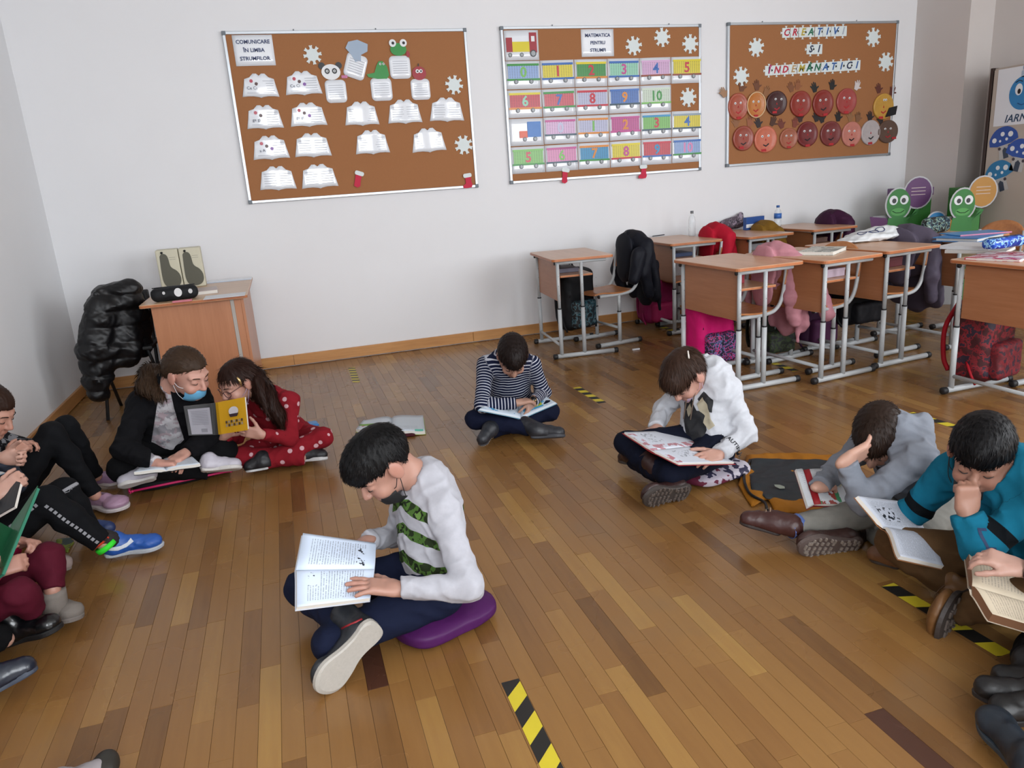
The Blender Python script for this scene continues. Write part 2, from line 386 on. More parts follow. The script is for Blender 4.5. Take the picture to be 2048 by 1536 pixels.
def nets(Dn, org, vs):
    S = Dn < 0; sh = S.shape
    c = [slice(0, -1), slice(1, None)]
    cnt = sum(S[c[i], c[j], c[k]].astype(np.int8) for i in (0, 1) for j in (0, 1) for k in (0, 1))
    cells = np.argwhere((cnt > 0) & (cnt < 8)); cid = np.full([n-1 for n in sh], -1, np.int32); cid[cells[:, 0], cells[:, 1], cells[:, 2]] = np.arange(len(cells))
    acc = np.zeros((len(cells), 3)); num = np.zeros(len(cells))
    cor = np.array([(i, j, k) for i in (0, 1) for j in (0, 1) for k in (0, 1)])
    cv = np.stack([Dn[cells[:, 0]+a, cells[:, 1]+b, cells[:, 2]+d] for a, b, d in cor], 1)
    for a in range(8):
        for b in range(a+1, 8):
            if abs(cor[a]-cor[b]).sum() != 1: continue
            m = (cv[:, a] < 0) != (cv[:, b] < 0); t = cv[m, a]/(cv[m, a]-cv[m, b]); t = np.clip(t, .02, .98)
            acc[m] += cor[a]+t[:, None]*(cor[b]-cor[a]); num[m] += 1
    V = org+(cells+acc/num[:, None])*vs; Q_ = []
    for ax in range(3):
        sl0 = [slice(None)]*3; sl1 = [slice(None)]*3; sl0[ax] = slice(0, -1); sl1[ax] = slice(1, None)
        e = np.argwhere(S[tuple(sl0)] != S[tuple(sl1)]); b_, c_ = (ax+1) % 3, (ax+2) % 3
        e = e[(e[:, b_] > 0) & (e[:, c_] > 0) & (e[:, b_] < sh[b_]-1) & (e[:, c_] < sh[c_]-1)]
        q = []
        for u, v in ((1, 1), (0, 1), (0, 0), (1, 0)):
            p = e.copy(); p[:, b_] -= u; p[:, c_] -= v; q.append(cid[p[:, 0], p[:, 1], p[:, 2]])
        q = np.stack(q, 1); fl = S[e[:, 0], e[:, 1], e[:, 2]]; q = np.where(fl[:, None], q, q[:, ::-1]); Q_.append(q[(q >= 0).all(1)])
    return V, np.concatenate(Q_)
def np_obj(name, V, Fq, mat, parent=None, attrs=None, smooth=True, **kw):
    me = D.meshes.new(name); me.vertices.add(len(V)); me.vertices.foreach_set('co', np.asarray(V, np.float32).ravel())
    n = len(Fq); w = Fq.shape[1]; me.loops.add(n*w); me.loops.foreach_set('vertex_index', np.asarray(Fq, np.int32).ravel()); me.polygons.add(n)
    me.polygons.foreach_set('loop_start', np.arange(0, n*w, w, dtype=np.int32)); me.update(calc_edges=True)
    if smooth: me.polygons.foreach_set('use_smooth', np.ones(n, bool))
    for k, v in (attrs or {}).items():
        v = np.asarray(v, np.float32)
        if v.ndim == 1: me.attributes.new(k, 'FLOAT', 'POINT').data.foreach_set('value', v)
        else: me.attributes.new(k, 'FLOAT_VECTOR', 'POINT').data.foreach_set('vector', v.ravel())
    if mat is not None:
        for m_ in (mat if isinstance(mat, (list, tuple)) else [mat]): me.materials.append(m_)
    return put(D.objects.new(name, me), parent, **kw)
def blob(name, prims, vs, mat, parent=None, post=None, attrs=None, pad=.03, bounds=None, **kw):
    lo, hi = bounds; V, Fq = sdf_mesh(prims, vs, post, pad, np.array(lo, float), np.array(hi, float))
    if callable(attrs): attrs = attrs(V)
    if parent is not None and any(parent.location):
        V2 = V-np.array(parent.location)
    else: V2 = V
    o = np_obj(name, V2, Fq, mat, parent, attrs, **kw); o['_n'] = len(V); return o, V, Fq
def bounds_of(pts, r): p = np.array(pts, float); return p.min(0)-r, p.max(0)+r

# ================================================================== open books
def page_mat(name, paper='dfe6f0', ink='5a6068', pitch=.0065, lines=1, art=(), col=None, margin=(.1, .9, .08, .92), edge=None):
    """page print: u runs across both pages (0..1 left page, 1..2 right page), v along the spine; uv in metres in attribute 'pg' """
    if name in MATS: return MATS[name]
    m = D.materials.new(name); m.use_nodes = True; MATS[name] = m; t = NT(m)
    a = t.attr('pg'); s = t.new('ShaderNodeSeparateXYZ'); t.link(a.outputs['Vector'], s.inputs[0]); u, v, side = s.outputs
    def box_(u0, u1, v0, v1):
        g = lambda x, lim: t.math('GREATER_THAN', x, lim); l = lambda x, lim: t.math('LESS_THAN', x, lim)
        return t.math('MULTIPLY', t.math('MULTIPLY', g(u, u0), l(u, u1)), t.math('MULTIPLY', g(v, v0), l(v, v1)))
    colr = lin(paper)
    uf = t.math('FRACT', u)
    if lines:
        st = t.math('LESS_THAN', t.math('FRACT', t.math('DIVIDE', v, pitch)), .42)
        cmb = t.new('ShaderNodeCombineXYZ'); t.link(t.math('MULTIPLY', u, 26), cmb.inputs[0]); t.link(t.math('FLOOR', t.math('DIVIDE', v, pitch)), cmb.inputs[1])
        wd = t.math('GREATER_THAN', t.noise(1.7, cmb.outputs[0], 1).outputs[0], .43)
        msk = t.math('MULTIPLY', st, wd)
        b0 = t.math('MULTIPLY', t.math('GREATER_THAN', uf, margin[0]), t.math('LESS_THAN', uf, margin[1])); b1 = t.math('MULTIPLY', t.math('GREATER_THAN', v, margin[2]), t.math('LESS_THAN', v, margin[3]))
        msk = t.math('MULTIPLY', msk, t.math('MULTIPLY', b0, b1)); colr = t.mix(t.math('MULTIPLY', msk, .55), colr, lin(ink))
    for i, (u0, u1, v0, v1, c, mode) in enumerate(art):
        bm_ = box_(u0, u1, v0, v1)
        if mode == 'fill': colr = t.mix(bm_, colr, lin(c))
        else:
            nz = t.noise(70 if mode == 'ink' else 28, t.coord('Object'), 3); thr = t.math('GREATER_THAN', nz.outputs[0], .56 if mode == 'ink' else .5)
            if mode == 'ink': colr = t.mix(bm_, colr, lin(paper)) ; colr = t.mix(t.math('MULTIPLY', bm_, thr), colr, lin(c))
            else: colr = t.mix(t.math('MULTIPLY', bm_, thr), colr, lin(c))
    if isinstance(colr, tuple): t.b.inputs['Base Color'].default_value = colr
    else: t.link(colr, t.b.inputs['Base Color'])
    t.b.inputs['Roughness'].default_value = .55; t.b.inputs['Specular IOR Level'].default_value = .3
    return m
def open_book(name, label, S0, S1, L0, L1, R0, R1, cover, page, th=.008, bulge=.012, group=None, cat='book', cover_th=.0015, over=.003, parent=None, flip=1, edge=None, n=12, rbulge=None, face=(0, 0, 1), cover2=None):
    """S0,S1 spine ends; L0,L1 / R0,R1 outer corners of the two sides beside S0,S1"""
    S0, S1, L0, L1, R0, R1 = [np.asarray(p, float) for p in (S0, S1, L0, L1, R0, R1)]
    org = (S0+S1)/2; root = empty(name, tuple(org), label=label, cat=cat, group=group) if parent is None else parent
    sv = nrm(S1-S0); H_ = np.linalg.norm(S1-S0); edge = edge or M('page_edges', 'd8d4cc', .7)
    nr = nrm(np.cross((R0+R1)/2-(L0+L1)/2, sv)); nr = nr if nr@np.array(face, float) > 0 else -nr
    for side, (A, Bq, bl) in enumerate(((L0, L1, bulge), (R0, R1, bulge if rbulge is None else rbulge))):
        nl = nrm(np.cross((A+Bq)/2-org, sv)); nl = nl if nl@nr > 0 else -nl
        top, bot = [], []; m = 6
        for i in range(n+1):
            t_ = i/n; rise = bl*(math.sin(PI*min(1, t_*1.15)**.6)*(1-.35*t_)); thk = th*min(1, .15+t_*6)
            for j in range(m+1):
                s = j/m; p = (S0+(A-S0)*t_)*(1-s)+(S1+(Bq-S1)*t_)*s
                top.append(p+nl*(rise)-org); bot.append(p+nl*(rise-thk)-org)
        w = m+1; Vn = len(top); V = top+bot; Fc = []
        for i in range(n):
            for j in range(m):
                a = i*w+j; q = (a, a+1, a+w+1, a+w); Fc.append(q); Fc.append(tuple(x+Vn for x in q[::-1]))
        for i in range(n):
            for j in (0, m): a = i*w+j; Fc.append((a, a+w, a+w+Vn, a+Vn))
        for j in range(m):
            for i in (0, n): a = i*w+j; Fc.append((a, a+1, a+1+Vn, a+Vn))
        o = mesh('page_block', V, Fc, page, root, smooth=False)
        me = o.data; me.materials.append(edge); nt = n*m*2
        for pi, p in enumerate(me.polygons): p.use_smooth = pi < nt; p.material_index = 0 if (pi < nt and pi % 2 == 0) else 1
        bm = bmesh.new(); bm.from_mesh(me); bmesh.ops.recalc_face_normals(bm, faces=bm.faces); bm.to_mesh(me); bm.free()
        pg = []
        for _ in range(2):
            for i in range(n+1):
                for j in range(m+1): pg.append((i/n+ (1.0 if side else 0), j/m*H_, side))
        me.attributes.new('pg', 'FLOAT_VECTOR', 'POINT').data.foreach_set('vector', np.array(pg, np.float32).ravel())
    # cover: one bent sheet under both sides
    prof = []
    for A, Bq, bl in ((L0, L1, bulge), (R0, R1, bulge if rbulge is None else rbulge)):
        nl = nrm(np.cross((A+Bq)/2-org, sv)); nl = nl if nl@nr > 0 else -nl
        rows = []
        for i in range(1, 9):
            t_ = i/8*(1+over/.14); rise = bl*(math.sin(PI*min(1, min(1, t_)*1.15)**.6)*(1-.35*t_))-th-.0006
            rows.append([(S0+(A-S0)*t_)-sv*over+nl*rise-org, (S1+(Bq-S1)*t_)+sv*over+nl*rise-org, nl])
        prof.append(rows)
    rows = prof[0][::-1]+[[S0-sv*over-nr*(th*.4+.001)-org, S1+sv*over-nr*(th*.4+.001)-org, nr]]+prof[1]
    V = [r_[0] for r_ in rows]+[r_[1] for r_ in rows]; k = len(rows); V += [r_[0]-r_[2]*cover_th for r_ in rows]+[r_[1]-r_[2]*cover_th for r_ in rows]
    Fc = []
    for i in range(k-1):
        Fc += [(i, i+1, k+i+1, k+i), (2*k+i+1, 2*k+i, 3*k+i, 3*k+i+1), (i+1, i, 2*k+i, 2*k+i+1), (k+i, k+i+1, 3*k+i+1, 3*k+i)]
    Fc += [(0, k, 3*k, 2*k), (k-1, 2*k-1+0, 4*k-1, 3*k-1)]
    bm = bmesh.new(); vs_ = [bm.verts.new(v) for v in V]
    for q in Fc:
        try: bm.faces.new([vs_[i] for i in q])
        except ValueError: pass
    cv = from_bm('cover', bm, [cover, cover2] if cover2 else cover, root, smooth=False)
    if cover2:
        mid_ = (S0+S1)/2-org; ax_ = nrm((R0+R1)/2-(L0+L1)/2)
        for p in cv.data.polygons: p.material_index = 1 if (np.array(p.center)-mid_)@ax_ > .004 else 0
    return root, cv
def closed_book(name, label, c, w, l, th, a, cover, group=None, parent=None, z=0, cat='book', soft=False):
    r = empty(name, (c[0], c[1], z), (0, 0, a), label, cat, group)
    box('page_block', (-w/2+.003, -l/2+.003, .0015), (w/2-.003, l/2-.003, th-.0015), M('page_edges', 'd8d4cc', .7), r)
    box('cover', (-w/2, -l/2, th-.0018), (w/2, l/2, th), cover, r, .0004); box('cover', (-w/2, -l/2, 0), (w/2, l/2, .0018), cover, r, .0004)
    box('spine', (-w/2-.001, -l/2, 0), (-w/2+.001, l/2, th), cover, r, .0004)
    return r
def fabric(name, c, rough=.8, var=.08, sheen=0, bump=.25, bscale=700): return M(name, c, rough, var=var, vscale=60, spec=.2, bump=bump, bscale=bscale)
def pattern(name, cs, scale, rough=.6, th=(.45, .55)):
    if name in MATS: return MATS[name]
    m = D.materials.new(name); m.use_nodes = True; MATS[name] = m; t = NT(m); n = t.noise(scale, t.coord('Object'), 3); r_ = t.new('ShaderNodeValToRGB'); r_.color_ramp.interpolation = 'CONSTANT'
    el = r_.color_ramp.elements
    for i, c in enumerate(cs):
        p = .0 if i == 0 else th[0]+(th[1]-th[0])*(i-1)/max(1, len(cs)-2); e = el[0] if i == 0 else (el[1] if i == 1 else el.new(p)); e.position = p; e.color = lin(c)
    t.link(n.outputs[0], r_.inputs[0]); t.link(r_.outputs[0], t.b.inputs['Base Color']); t.b.inputs['Roughness'].default_value = rough; return m
# ================================================================== cork boards and what is pinned to them
CORK = M('cork', '9c6840', .85, var=.16, vscale=260, bump=.3, bscale=500); ALU = M('aluminium', 'b9bec3', .35, metal=.75); CAPG = M('corner_plastic', '6d757c', .5)
def lam(name, c, rough=.35): return M(name, c, rough, coat=.15, spec=.35)
LAMW = M('laminated_white', 'dfe3e9', .16, coat=.8); FOILW = M('laminated_sheet_glossy', 'e8ecf2', .12, coat=1, bump=.35, bscale=9, bdist=.006)
INK = M('print_dark', '39405c', .5); PAPERW = M('card_white', 'dfe2e6', .6)
YB = BACK-.021
def wp(px, py): p = Q(px, py, YB); return p[0], p[2]
def board(label, tl, tr, br, bl, hooks):
    x0 = (tl[0]+bl[0])/2; x1 = (tr[0]+br[0])/2; z1 = (tl[1]+tr[1])/2; z0 = (bl[1]+br[1])/2
    r = empty('cork_board', ((x0+x1)/2, BACK, (z0+z1)/2), label=label, cat='cork board', group='three framed cork boards on the back wall')
    w, h = (x1-x0)/2, (z1-z0)/2
    box('cork_panel', (-w+.012, -.02, -h+.012), (w-.012, -.003, h-.012), CORK, r)
    f = .021
    box('frame_bar', (-w, -.028, -h), (-w+f, -.001, h), ALU, r, .003); box('frame_bar', (w-f, -.028, -h), (w, -.001, h), ALU, r, .003)
    box('frame_bar', (-w+f, -.028, h-f), (w-f, -.001, h), ALU, r, .003); box('frame_bar', (-w+f, -.028, -h), (w-f, -.001, -h+f), ALU, r, .003)
    for sx in (-1, 1):
        for sz in (-1, 1): a_, b_ = sorted((sx*w-sx*.026, sx*w+sx*.003)), sorted((sz*h-sz*.026, sz*h+sz*.003)); box('corner_cap', (a_[0], -.031, b_[0]), (a_[1], 0, b_[1]), CAPG, r, .004)
    for hx in hooks: tube('hook', [(hx, -.004, h), (hx, -.01, h+.012)], .004, CAPG, r)
    return r
board('left cork board with open-book sheets and animal cards', *[wp(*p) for p in ((443, 63), (932, 57), (956, 375), (498, 407))], (-.4, .2))
board('middle cork board covered by the paper number train', *[wp(*p) for p in ((1001, 54), (1402, 48), (1401, 340), (1020, 368))], (-.45, .6))
board('right cork board with paper faces and puzzle letters', *[wp(*p) for p in ((1455, 45), (1796, 42), (1780, 310), (1453, 334))], (-.55, .45))
def at(px, py, w, h):
    x, z = wp(px, py); xa, _ = wp(px-w/2, py); xb, _ = wp(px+w/2, py); _, za = wp(px, py-h/2); _, zb = wp(px, py+h/2)
    return x, z, xb-xa, za-zb
def pin(name, px, py, label, cat, group=None, dy=0, rot=0):
    x, z = wp(px, py); return empty(name, (x, YB-dy, z), (0, rot, 0), label, cat, group)
def sheet_bow(name, pts, mat, parent, amp, seed, n=1):
    """thin laminated sheet whose surface bows a little from the board"""
    r = np.random.default_rng(seed); P = np.array(pts); lo, hi = P.min(0), P.max(0)
    bm = bmesh.new(); vs_ = [bm.verts.new((x, 0, z)) for x, z in pts]; f = bm.faces.new(vs_)
    for ax, N in ((0, 9), (2, 5)):
        for k in range(1, N):
            c = lo[0 if ax == 0 else 1]+(hi-lo)[0 if ax == 0 else 1]*k/N; no = (1, 0, 0) if ax == 0 else (0, 0, 1); co = (c, 0, 0) if ax == 0 else (0, 0, c)
            bmesh.ops.bisect_plane(bm, geom=bm.verts[:]+bm.edges[:]+bm.faces[:], plane_co=co, plane_no=no)
    w, h = hi-lo; a1, a2, ph = r.uniform(.5, 1.2), r.uniform(-.5, .6), r.uniform(0, 3)
    for v in bm.verts:
        u, t_ = (v.co.x-lo[0])/w, (v.co.z-lo[1])/h
        v.co.y = -.0012-amp*(a1*math.sin(PI*u)+a2*.4*math.sin(2*PI*u+ph)*t_+.25*math.sin(PI*t_+ph)**2)
    ex = bmesh.ops.extrude_face_region(bm, geom=bm.faces[:]); vv = [g for g in ex['geom'] if isinstance(g, bmesh.types.BMVert)]
    bmesh.ops.translate(bm, verts=vv, vec=(0, .0005, 0))
    return from_bm(name, bm, mat, parent, smooth=True)
def bookshape(w, h):
    pts = [(-.5, -.38), (-.36, -.36), (-.2, -.36), (-.06, -.39), (0, -.42), (.06, -.39), (.2, -.36), (.36, -.36), (.5, -.38), (.44, .0), (.4, .3), (.26, .36), (.16, .5), (.07, .5), (0, .42), (-.07, .5), (-.16, .5), (-.26, .36), (-.4, .3), (-.44, 0)]
    return [(x*w, z*h) for x, z in pts]
rows = [(520, 174, 'top row, first from the left', '10'), (606, 169, 'top row, second from the left', '10'), (529, 237, 'second row, first from the left', '10'), (616, 232, 'second row, second from the left', '10'),
        (723, 230, 'second row, middle one below the panda card', '00'), (809, 226, 'second row, fourth from the left', '01'), (893, 222, 'second row, rightmost below the right snowflake', '01'),
        (541, 298, 'third row, first from the left', '10'), (625, 293, 'third row, second from the left', '00'), (744, 287, 'third row, third from the left', '01'), (857, 283, 'third row, rightmost one', '01'),
        (555, 359, 'bottom row, left one', '00'), (638, 355, 'bottom row, right one', '00')]
for i, (px, py, wd, tx) in enumerate(rows):
    x, z, w, h = at(px, py, 74 if px < 660 else 69, 53)
    r = pin('book_shaped_sheet', px, py, 'laminated open-book sheet on the left cork board, '+wd, 'sheet', 'laminated open-book sheets on the left board', rot=random.uniform(-.03, .03))
    sheet_bow('sheet', bookshape(w, h), FOILW, r, .009, i)
    # faint print: lines of text and a small picture
    V, Fc = [], []
    for k in range(6):
        for sx in (0, 1):
            if tx == '10' and sx == 0 and k < 5: continue
            a = -.36*w+sx*.42*w; b = a+(.3+.04*random.random())*w; zz = h*(.22-.09*k); n0 = len(V)
            V += [(a, -.0108, zz-.0016), (b, -.0108, zz-.0016), (b, -.0108, zz+.0016), (a, -.0108, zz+.0016)]; Fc.append((n0, n0+1, n0+2, n0+3))
    mesh('print_lines', V, Fc, M('print_grey', 'a4a8b2', .5), r)
    if tx == '10':
        for k, c in enumerate(('b03048', '503030', '8050a0')[:2+i % 2]): poly('picture', ell(-.22*w+k*.13*w, .22*h-.02*k, .012), .0004, lam('pic_'+c, c), r, z0=.011)
        text('letters', 'Ce Ci' if i < 2 else 'ge gi' if i < 4 else 'a A', .03, INK, r, (-.22*w, -.0108, -.05*h))
# animal cards
def rrect(w, h, r_=.2, n=5):
    out = []; r_ = min(w, h)*r_
    for cx, cz, a0 in ((w/2-r_, h/2-r_, 0), (-w/2+r_, h/2-r_, 90), (-w/2+r_, -h/2+r_, 180), (w/2-r_, -h/2+r_, 270)):
        for k in range(n): a = math.radians(a0+90*k/(n-1)); out.append((cx+r_*math.cos(a), cz+r_*math.sin(a)))
    return out
def card(px, py, label, hx, rot=0, w_=42, h_=46):
    x, z, w, h = at(px, py, w_, h_); r = pin('animal_card', px, py, label, 'card', 'laminated animal cards on the left board', dy=.002, rot=rot)
    sheet_bow('sheet', rrect(w, h), FOILW, r, .004, px)
    V, Fc = [], []
    for k in range(6):
        n0 = len(V); zz = h*(.26-.1*k); V += [(-.34*w, -.008, zz-.0016), (.36*w, -.008, zz-.0016), (.36*w, -.008, zz+.0016), (-.34*w, -.008, zz+.0016)]; Fc.append((n0, n0+1, n0+2, n0+3))
    mesh('print_lines', V, Fc, MATS['print_grey'], r); return r, w, h
GRN = lam('green_card', '2c8a3c'); RED = lam('red_card', '9c2430'); WHT = lam('white_card', 'e2e4e6'); BLKc = lam('black_card', '1c1c20'); SIL = lam('silver_card', '9fb0c4', .2)
def eyes(r, pts, rr, z0=.008, mp=.5):
    for x, z in pts: e = poly('eye', ell(x, z, rr), .0006, WHT, r, z0=z0); poly('pupil', ell(x+rr*.1, z, rr*mp), .0006, BLKc, e, z0=z0+.0006)
r, w, h = card(672, 183, 'laminated card with a panda head on the left board', 0)
poly('panda_head', ell(-.02, h*.5+.055, .07, .055), .0015, WHT, r, z0=.004)
for s in (-1, 1): poly('panda_ear', ell(-.02+s*.062, h*.5+.1, .024), .0012, BLKc, r, z0=.003); poly('eye_patch', ell(-.02+s*.027, h*.5+.062, .019, .02), .001, BLKc, r, z0=.0056)
eyes(r, [(-.047, h*.5+.062), (.007, h*.5+.062)], .009, .0067)
poly('pink_tag', rrect(.045, .02), .001, lam('pink_card', 'c06a94'), r, z0=.006).location = (.075, 0, h*.5+.02)
r, w, h = card(711, 133, 'tilted laminated card with a silver-blue cutout on top, left board', 0, rot=math.radians(20), h_=50)
poly('silver_cutout', [(-.1, .1), (-.09, .15), (-.03, .185), (.05, .18), (.06, .13), (.02, .09), (.03, .05), (-.01, .03), (-.05, .07)], .0015, SIL, r, z0=.005)
r, w, h = card(763, 179, 'laminated card with a green crocodile on the left board', 0)
poly('crocodile', [(-.09, .09), (-.1, .11), (-.04, .12), (-.02, .17), (.0, .2), (.03, .2), (.06, .16), (.07, .1), (.05, .075), (-.02, .075)], .0015, GRN, r, z0=.005)
eyes(r, [(.01, .18), (.035, .18)], .008)
r, w, h = card(800, 135, 'laminated card with a goggle-eyed green frog on the left board', 0)
poly('frog_head', ell(0, h*.5+.045, .062, .045), .0015, GRN, r, z0=.005); eyes(r, [(-.04, h*.5+.09), (.042, h*.5+.09)], .027, .0065, .4)
poly('red_bow', ell(.07, h*.5+.01, .014, .022), .001, RED, r, z0=.006)
r, w, h = card(841, 179, 'laminated card with a red apple face on the left board', 0, w_=38, h_=42)
poly('apple', ell(.0, h*.5+.04, .055, .05), .0015, RED, r, z0=.005); eyes(r, [(-.013, h*.5+.055), (.014, h*.5+.055)], .014); poly('stalk', rect(-.004, h*.5+.085, .004, h*.5+.11), .001, BLKc, r, z0=.005)
# titles
def title(px, py, w_, h_, lines, label, size):
    x, z, w, h = at(px, py, w_, h_); r = pin('title_sheet', px, py, label, 'sheet', dy=.0)
    sheet_bow('sheet', rect(-w/2, -h/2, w/2, h/2), FOILW, r, .004, px)
    for k, l in enumerate(lines): text('lettering', l, size, M('title_blue', '2c3a66', .5), r, (0, -.0075, h*(.27-.27*k)), bold=.0009)
title(508, 101, 80, 62, ('COMUNICARE', 'ÎN LIMBA', 'STRUMFILOR'), 'white laminated title sheet headed COMUNICARE at the board corner', .036)
title(1195, 86, 65, 55, ('MATEMATICA', 'PENTRU', 'STRUMFI'), 'white laminated title sheet headed MATEMATICA on the middle board', .036)
# snowflakes
def flake_pts(R, sd):
    out = []
    for k in range(8):
        a = k*PI/4+sd
        for da, rr in ((-.39, .62), (-.2, .66), (-.17, .84), (-.2, .97), (-.1, 1.0), (0, .93), (.1, 1.0), (.2, .97), (.17, .84), (.2, .66)): out.append((R*rr*math.cos(a+da), R*rr*math.sin(a+da)))
    return out
FOAM = M('white_foam', 'd9e2e2', .7)
for px, py, wd in ((625, 110, 'left board between title and foil card'), (908, 170, 'left board at the upper right'), (927, 290, 'left board at the lower right above the stocking'),
                   (1267, 92, 'middle board, first right of the title'), (1324, 75, 'middle board, middle of the top three'), (1380, 88, 'middle board, top right corner'), (1376, 195, 'middle board in the empty train slot'),
                   (1512, 95, 'right board, upper left below the frame'), (1482, 153, 'right board above the leftmost face'), (1746, 75, 'right board, top right corner'), (1771, 124, 'right board, second one on the right side')):
    x, z, w, h = at(px, py, 29, 38); r = pin('snowflake', px, py, 'white foam snowflake on the '+wd, 'snowflake', 'white foam snowflakes on the boards')
    poly('flake', flake_pts(h*.52, random.random()), .006, FOAM, r)
for px, py, fl, wd, rt in ((716, 358, 1, 'left board, tilted, lower middle', .35), (936, 362, -1, 'bottom right corner of the left board', -.1), (1129, 351, 1, 'bottom edge of the middle board, left one', .2), (1286, 344, -1, 'bottom edge of the middle board, right one', 0)):
    r = pin('paper_stocking', px, py, 'small red paper stocking with white cuff, '+wd, 'stocking', 'red stockings on the boards', dy=.008, rot=rt)
    poly('boot', xf([(-.02, .03), (.025, .03), (.024, -.01), (.03, -.03), (.02, -.05), (-.01, -.052), (-.045, -.048), (-.048, -.03), (-.022, -.015)], 1.05) if fl < 0 else xf([(-.025, .03), (.02, .03), (.022, -.015), (.028, -.045), (.01, -.062), (-.018, -.055), (-.02, -.015)], 1.05), .003, M('red_felt', 'c42c48', .8), r)
    poly('cuff', xf(rrect(.07, .032, .4), 1, 0, .044), .005, FOAM, r)
# number train
CX = [wp(1011, 150)[0], wp(1403, 141)[0]]; cw = (CX[1]-CX[0])/6
zt, zb = wp(1045, 121)[1], wp(1062, 347)[1]; chh = (zt-zb)/4
pal = dict(y='d6c61e', g='2e8a34', b='2a62ae', r='bd2438', lb='8aa6d4', aq='8fcab0', pk='cfa6cc', lv='b4b6d2', bl='3f6cb4', pl='c4d2c0', mg='b8458a', lg='72b452', cy='2388b8', o='d4852c', gr='8a9aa8', dk='2c4a5c', rp='c44454', hp='d080ae', br='8a4028')
train = [[('lb', 'g', 'g', '0', 'lg'), ('y', 'b', 'b', '1', 'r'), ('g', 'y', 'o', '2', 'r'), ('aq', 'b', 'b', '3', 'mg'), ('pk', 'pk', 'br', '4', 'b'), ('y', 'y', 'br', '5', 'r')],
         [('r', 'y', 'o', '6', 'aq'), ('rp', 'g', 'g', '7', 'b'), ('lv', 'r', 'r', '8', 'r'), ('bl', 'bl', 'dk', '9', 'o'), ('pl', 'pl', 'lg', '10', 'g'), None],
         ['loco2', ('pk', 'mg', 'dk', '0', 'lv'), ('lv', 'o', 'o', '1', 'lg'), ('mg', 'mg', 'mg', '2', 'o'), ('lg', 'cy', 'dk', '3', 'r'), ('y', 'gr', 'dk', '4', 'b')],
         [('lg', 'lg', 'g', '5', 'rp'), ('hp', 'mg', 'dk', '6', 'lg'), ('cy', 'o', 'g', '7', 'o'), ('y', 'y', 'r', '8', 'mg'), ('r', 'r', 'b', '9', 'cy'), ('lb', 'b', 'g', '10', 'hp')]]
def grid_mat(c):
    nm = 'wagon_'+c
    if nm in MATS: return MATS[nm]
    m = D.materials.new(nm); m.use_nodes = True; MATS[nm] = m; t = NT(m); s = t.new('ShaderNodeSeparateXYZ'); t.link(t.coord('Object'), s.inputs[0])
    fx = t.math('LESS_THAN', t.math('ABSOLUTE', t.math('SUBTRACT', t.math('FRACT', t.math('MULTIPLY', s.outputs[0], 48)), .5)), .3); fz = t.math('LESS_THAN', t.math('ABSOLUTE', t.math('SUBTRACT', t.math('FRACT', t.math('MULTIPLY', s.outputs[2], 85)), .5)), .22)
    col = lin(c); dk = tuple(v*.45 for v in col[:3])+(1,); t.link(t.mix(t.math('MULTIPLY', fx, fz), col, dk), t.b.inputs['Base Color'])
    t.b.inputs['Roughness'].default_value = .35; t.b.inputs['Coat Weight'].default_value = .15; t.b.inputs['Coat Roughness'].default_value = .15; return m
WHEEL = lam('wheel_grey', '9aa0a4'); TYRE = lam('tyre_dark', '34383e')
def wheels(r, pts, rr=.017):
    for x, z in pts: w_ = poly('wheel', ell(x, z, rr), .0006, TYRE, r, z0=.0128); poly('hub', ell(x, z, rr*.72), .0006, WHEEL, w_, z0=.0134)
CW = {'pk': 'pink', 'lb': 'light blue', 'y': 'yellow', 'g': 'green', 'aq': 'aqua', 'r': 'red', 'rp': 'rose-red', 'lv': 'lavender', 'bl': 'blue', 'pl': 'pale green', 'mg': 'magenta', 'lg': 'light green', 'cy': 'bright blue', 'hp': 'pink'}
for ri, row in enumerate(train):
    for ci, c in enumerate(row):
        if c is None: continue
        x = CX[0]+cw*(ci+.5); z = zt-chh*(ri+.5); rn = ('first', 'second', 'third', 'bottom')[ri]
        lab = ('laminated locomotive card in orange and blue, start of the third train row' if c == 'loco2' else 'laminated %s wagon card%s numbered %s, %s train row' % (CW[c[0]], {'01': ' with blue trim', '05': ' with brown base'}.get(str(ri)+c[3], ''), c[3], rn))
        r = empty('wagon_card', (x, YB, z), (0, random.uniform(-.012, .012), 0), lab, 'card', 'laminated number train cards'); w, h = cw*.985, chh*.965
        sheet_bow('sheet', rect(-w/2, -h/2, w/2, h/2), LAMW, r, .0055, ri*7+ci)
        if c == 'loco2':
            poly('cab', rect(.005, -.04, w*.42, h*.38), .0006, lam('cab_blue', '2f6fb8'), r, z0=.0122); poly('boiler', rect(-w*.22, -.045, .004, .01), .0006, lam('boiler_orange', 'd85a3a'), r, z0=.0122); wheels(r, [(-.02, -.055), (.07, -.055)])
            continue
        p = poly('wagon_panel', rect(-w*.44, -h*.14, w*.44, h*.32), .0006, grid_mat(pal[c[0]]), r, z0=.0118)
        poly('roof_strip', rect(-w*.46, h*.32, w*.46, h*.4), .0006, lam('strip_'+c[1], pal[c[1]]), r, z0=.012); poly('base_strip', rect(-w*.48, -h*.2, w*.48, -h*.13), .0006, lam('strip_'+c[2], pal[c[2]]), r, z0=.012)
        wheels(r, [(-w*.22, -h*.24), (w*.22, -h*.24)])
        text('number', c[3], h*.52, lam('digit_'+c[4], pal[c[4]]), r, (0, -.0126, h*.08), bold=.003)
r = empty('wagon_card', (*[0]*3,), label='laminated red and yellow locomotive card at the top left of the middle board', cat='card', group='laminated number train cards')
x, z, w, h = at(1043, 91, 68, 60); r.location = (x, YB, z)
sheet_bow('sheet', rect(-w/2, -h/2, w/2, h/2), LAMW, r, .008, 99)
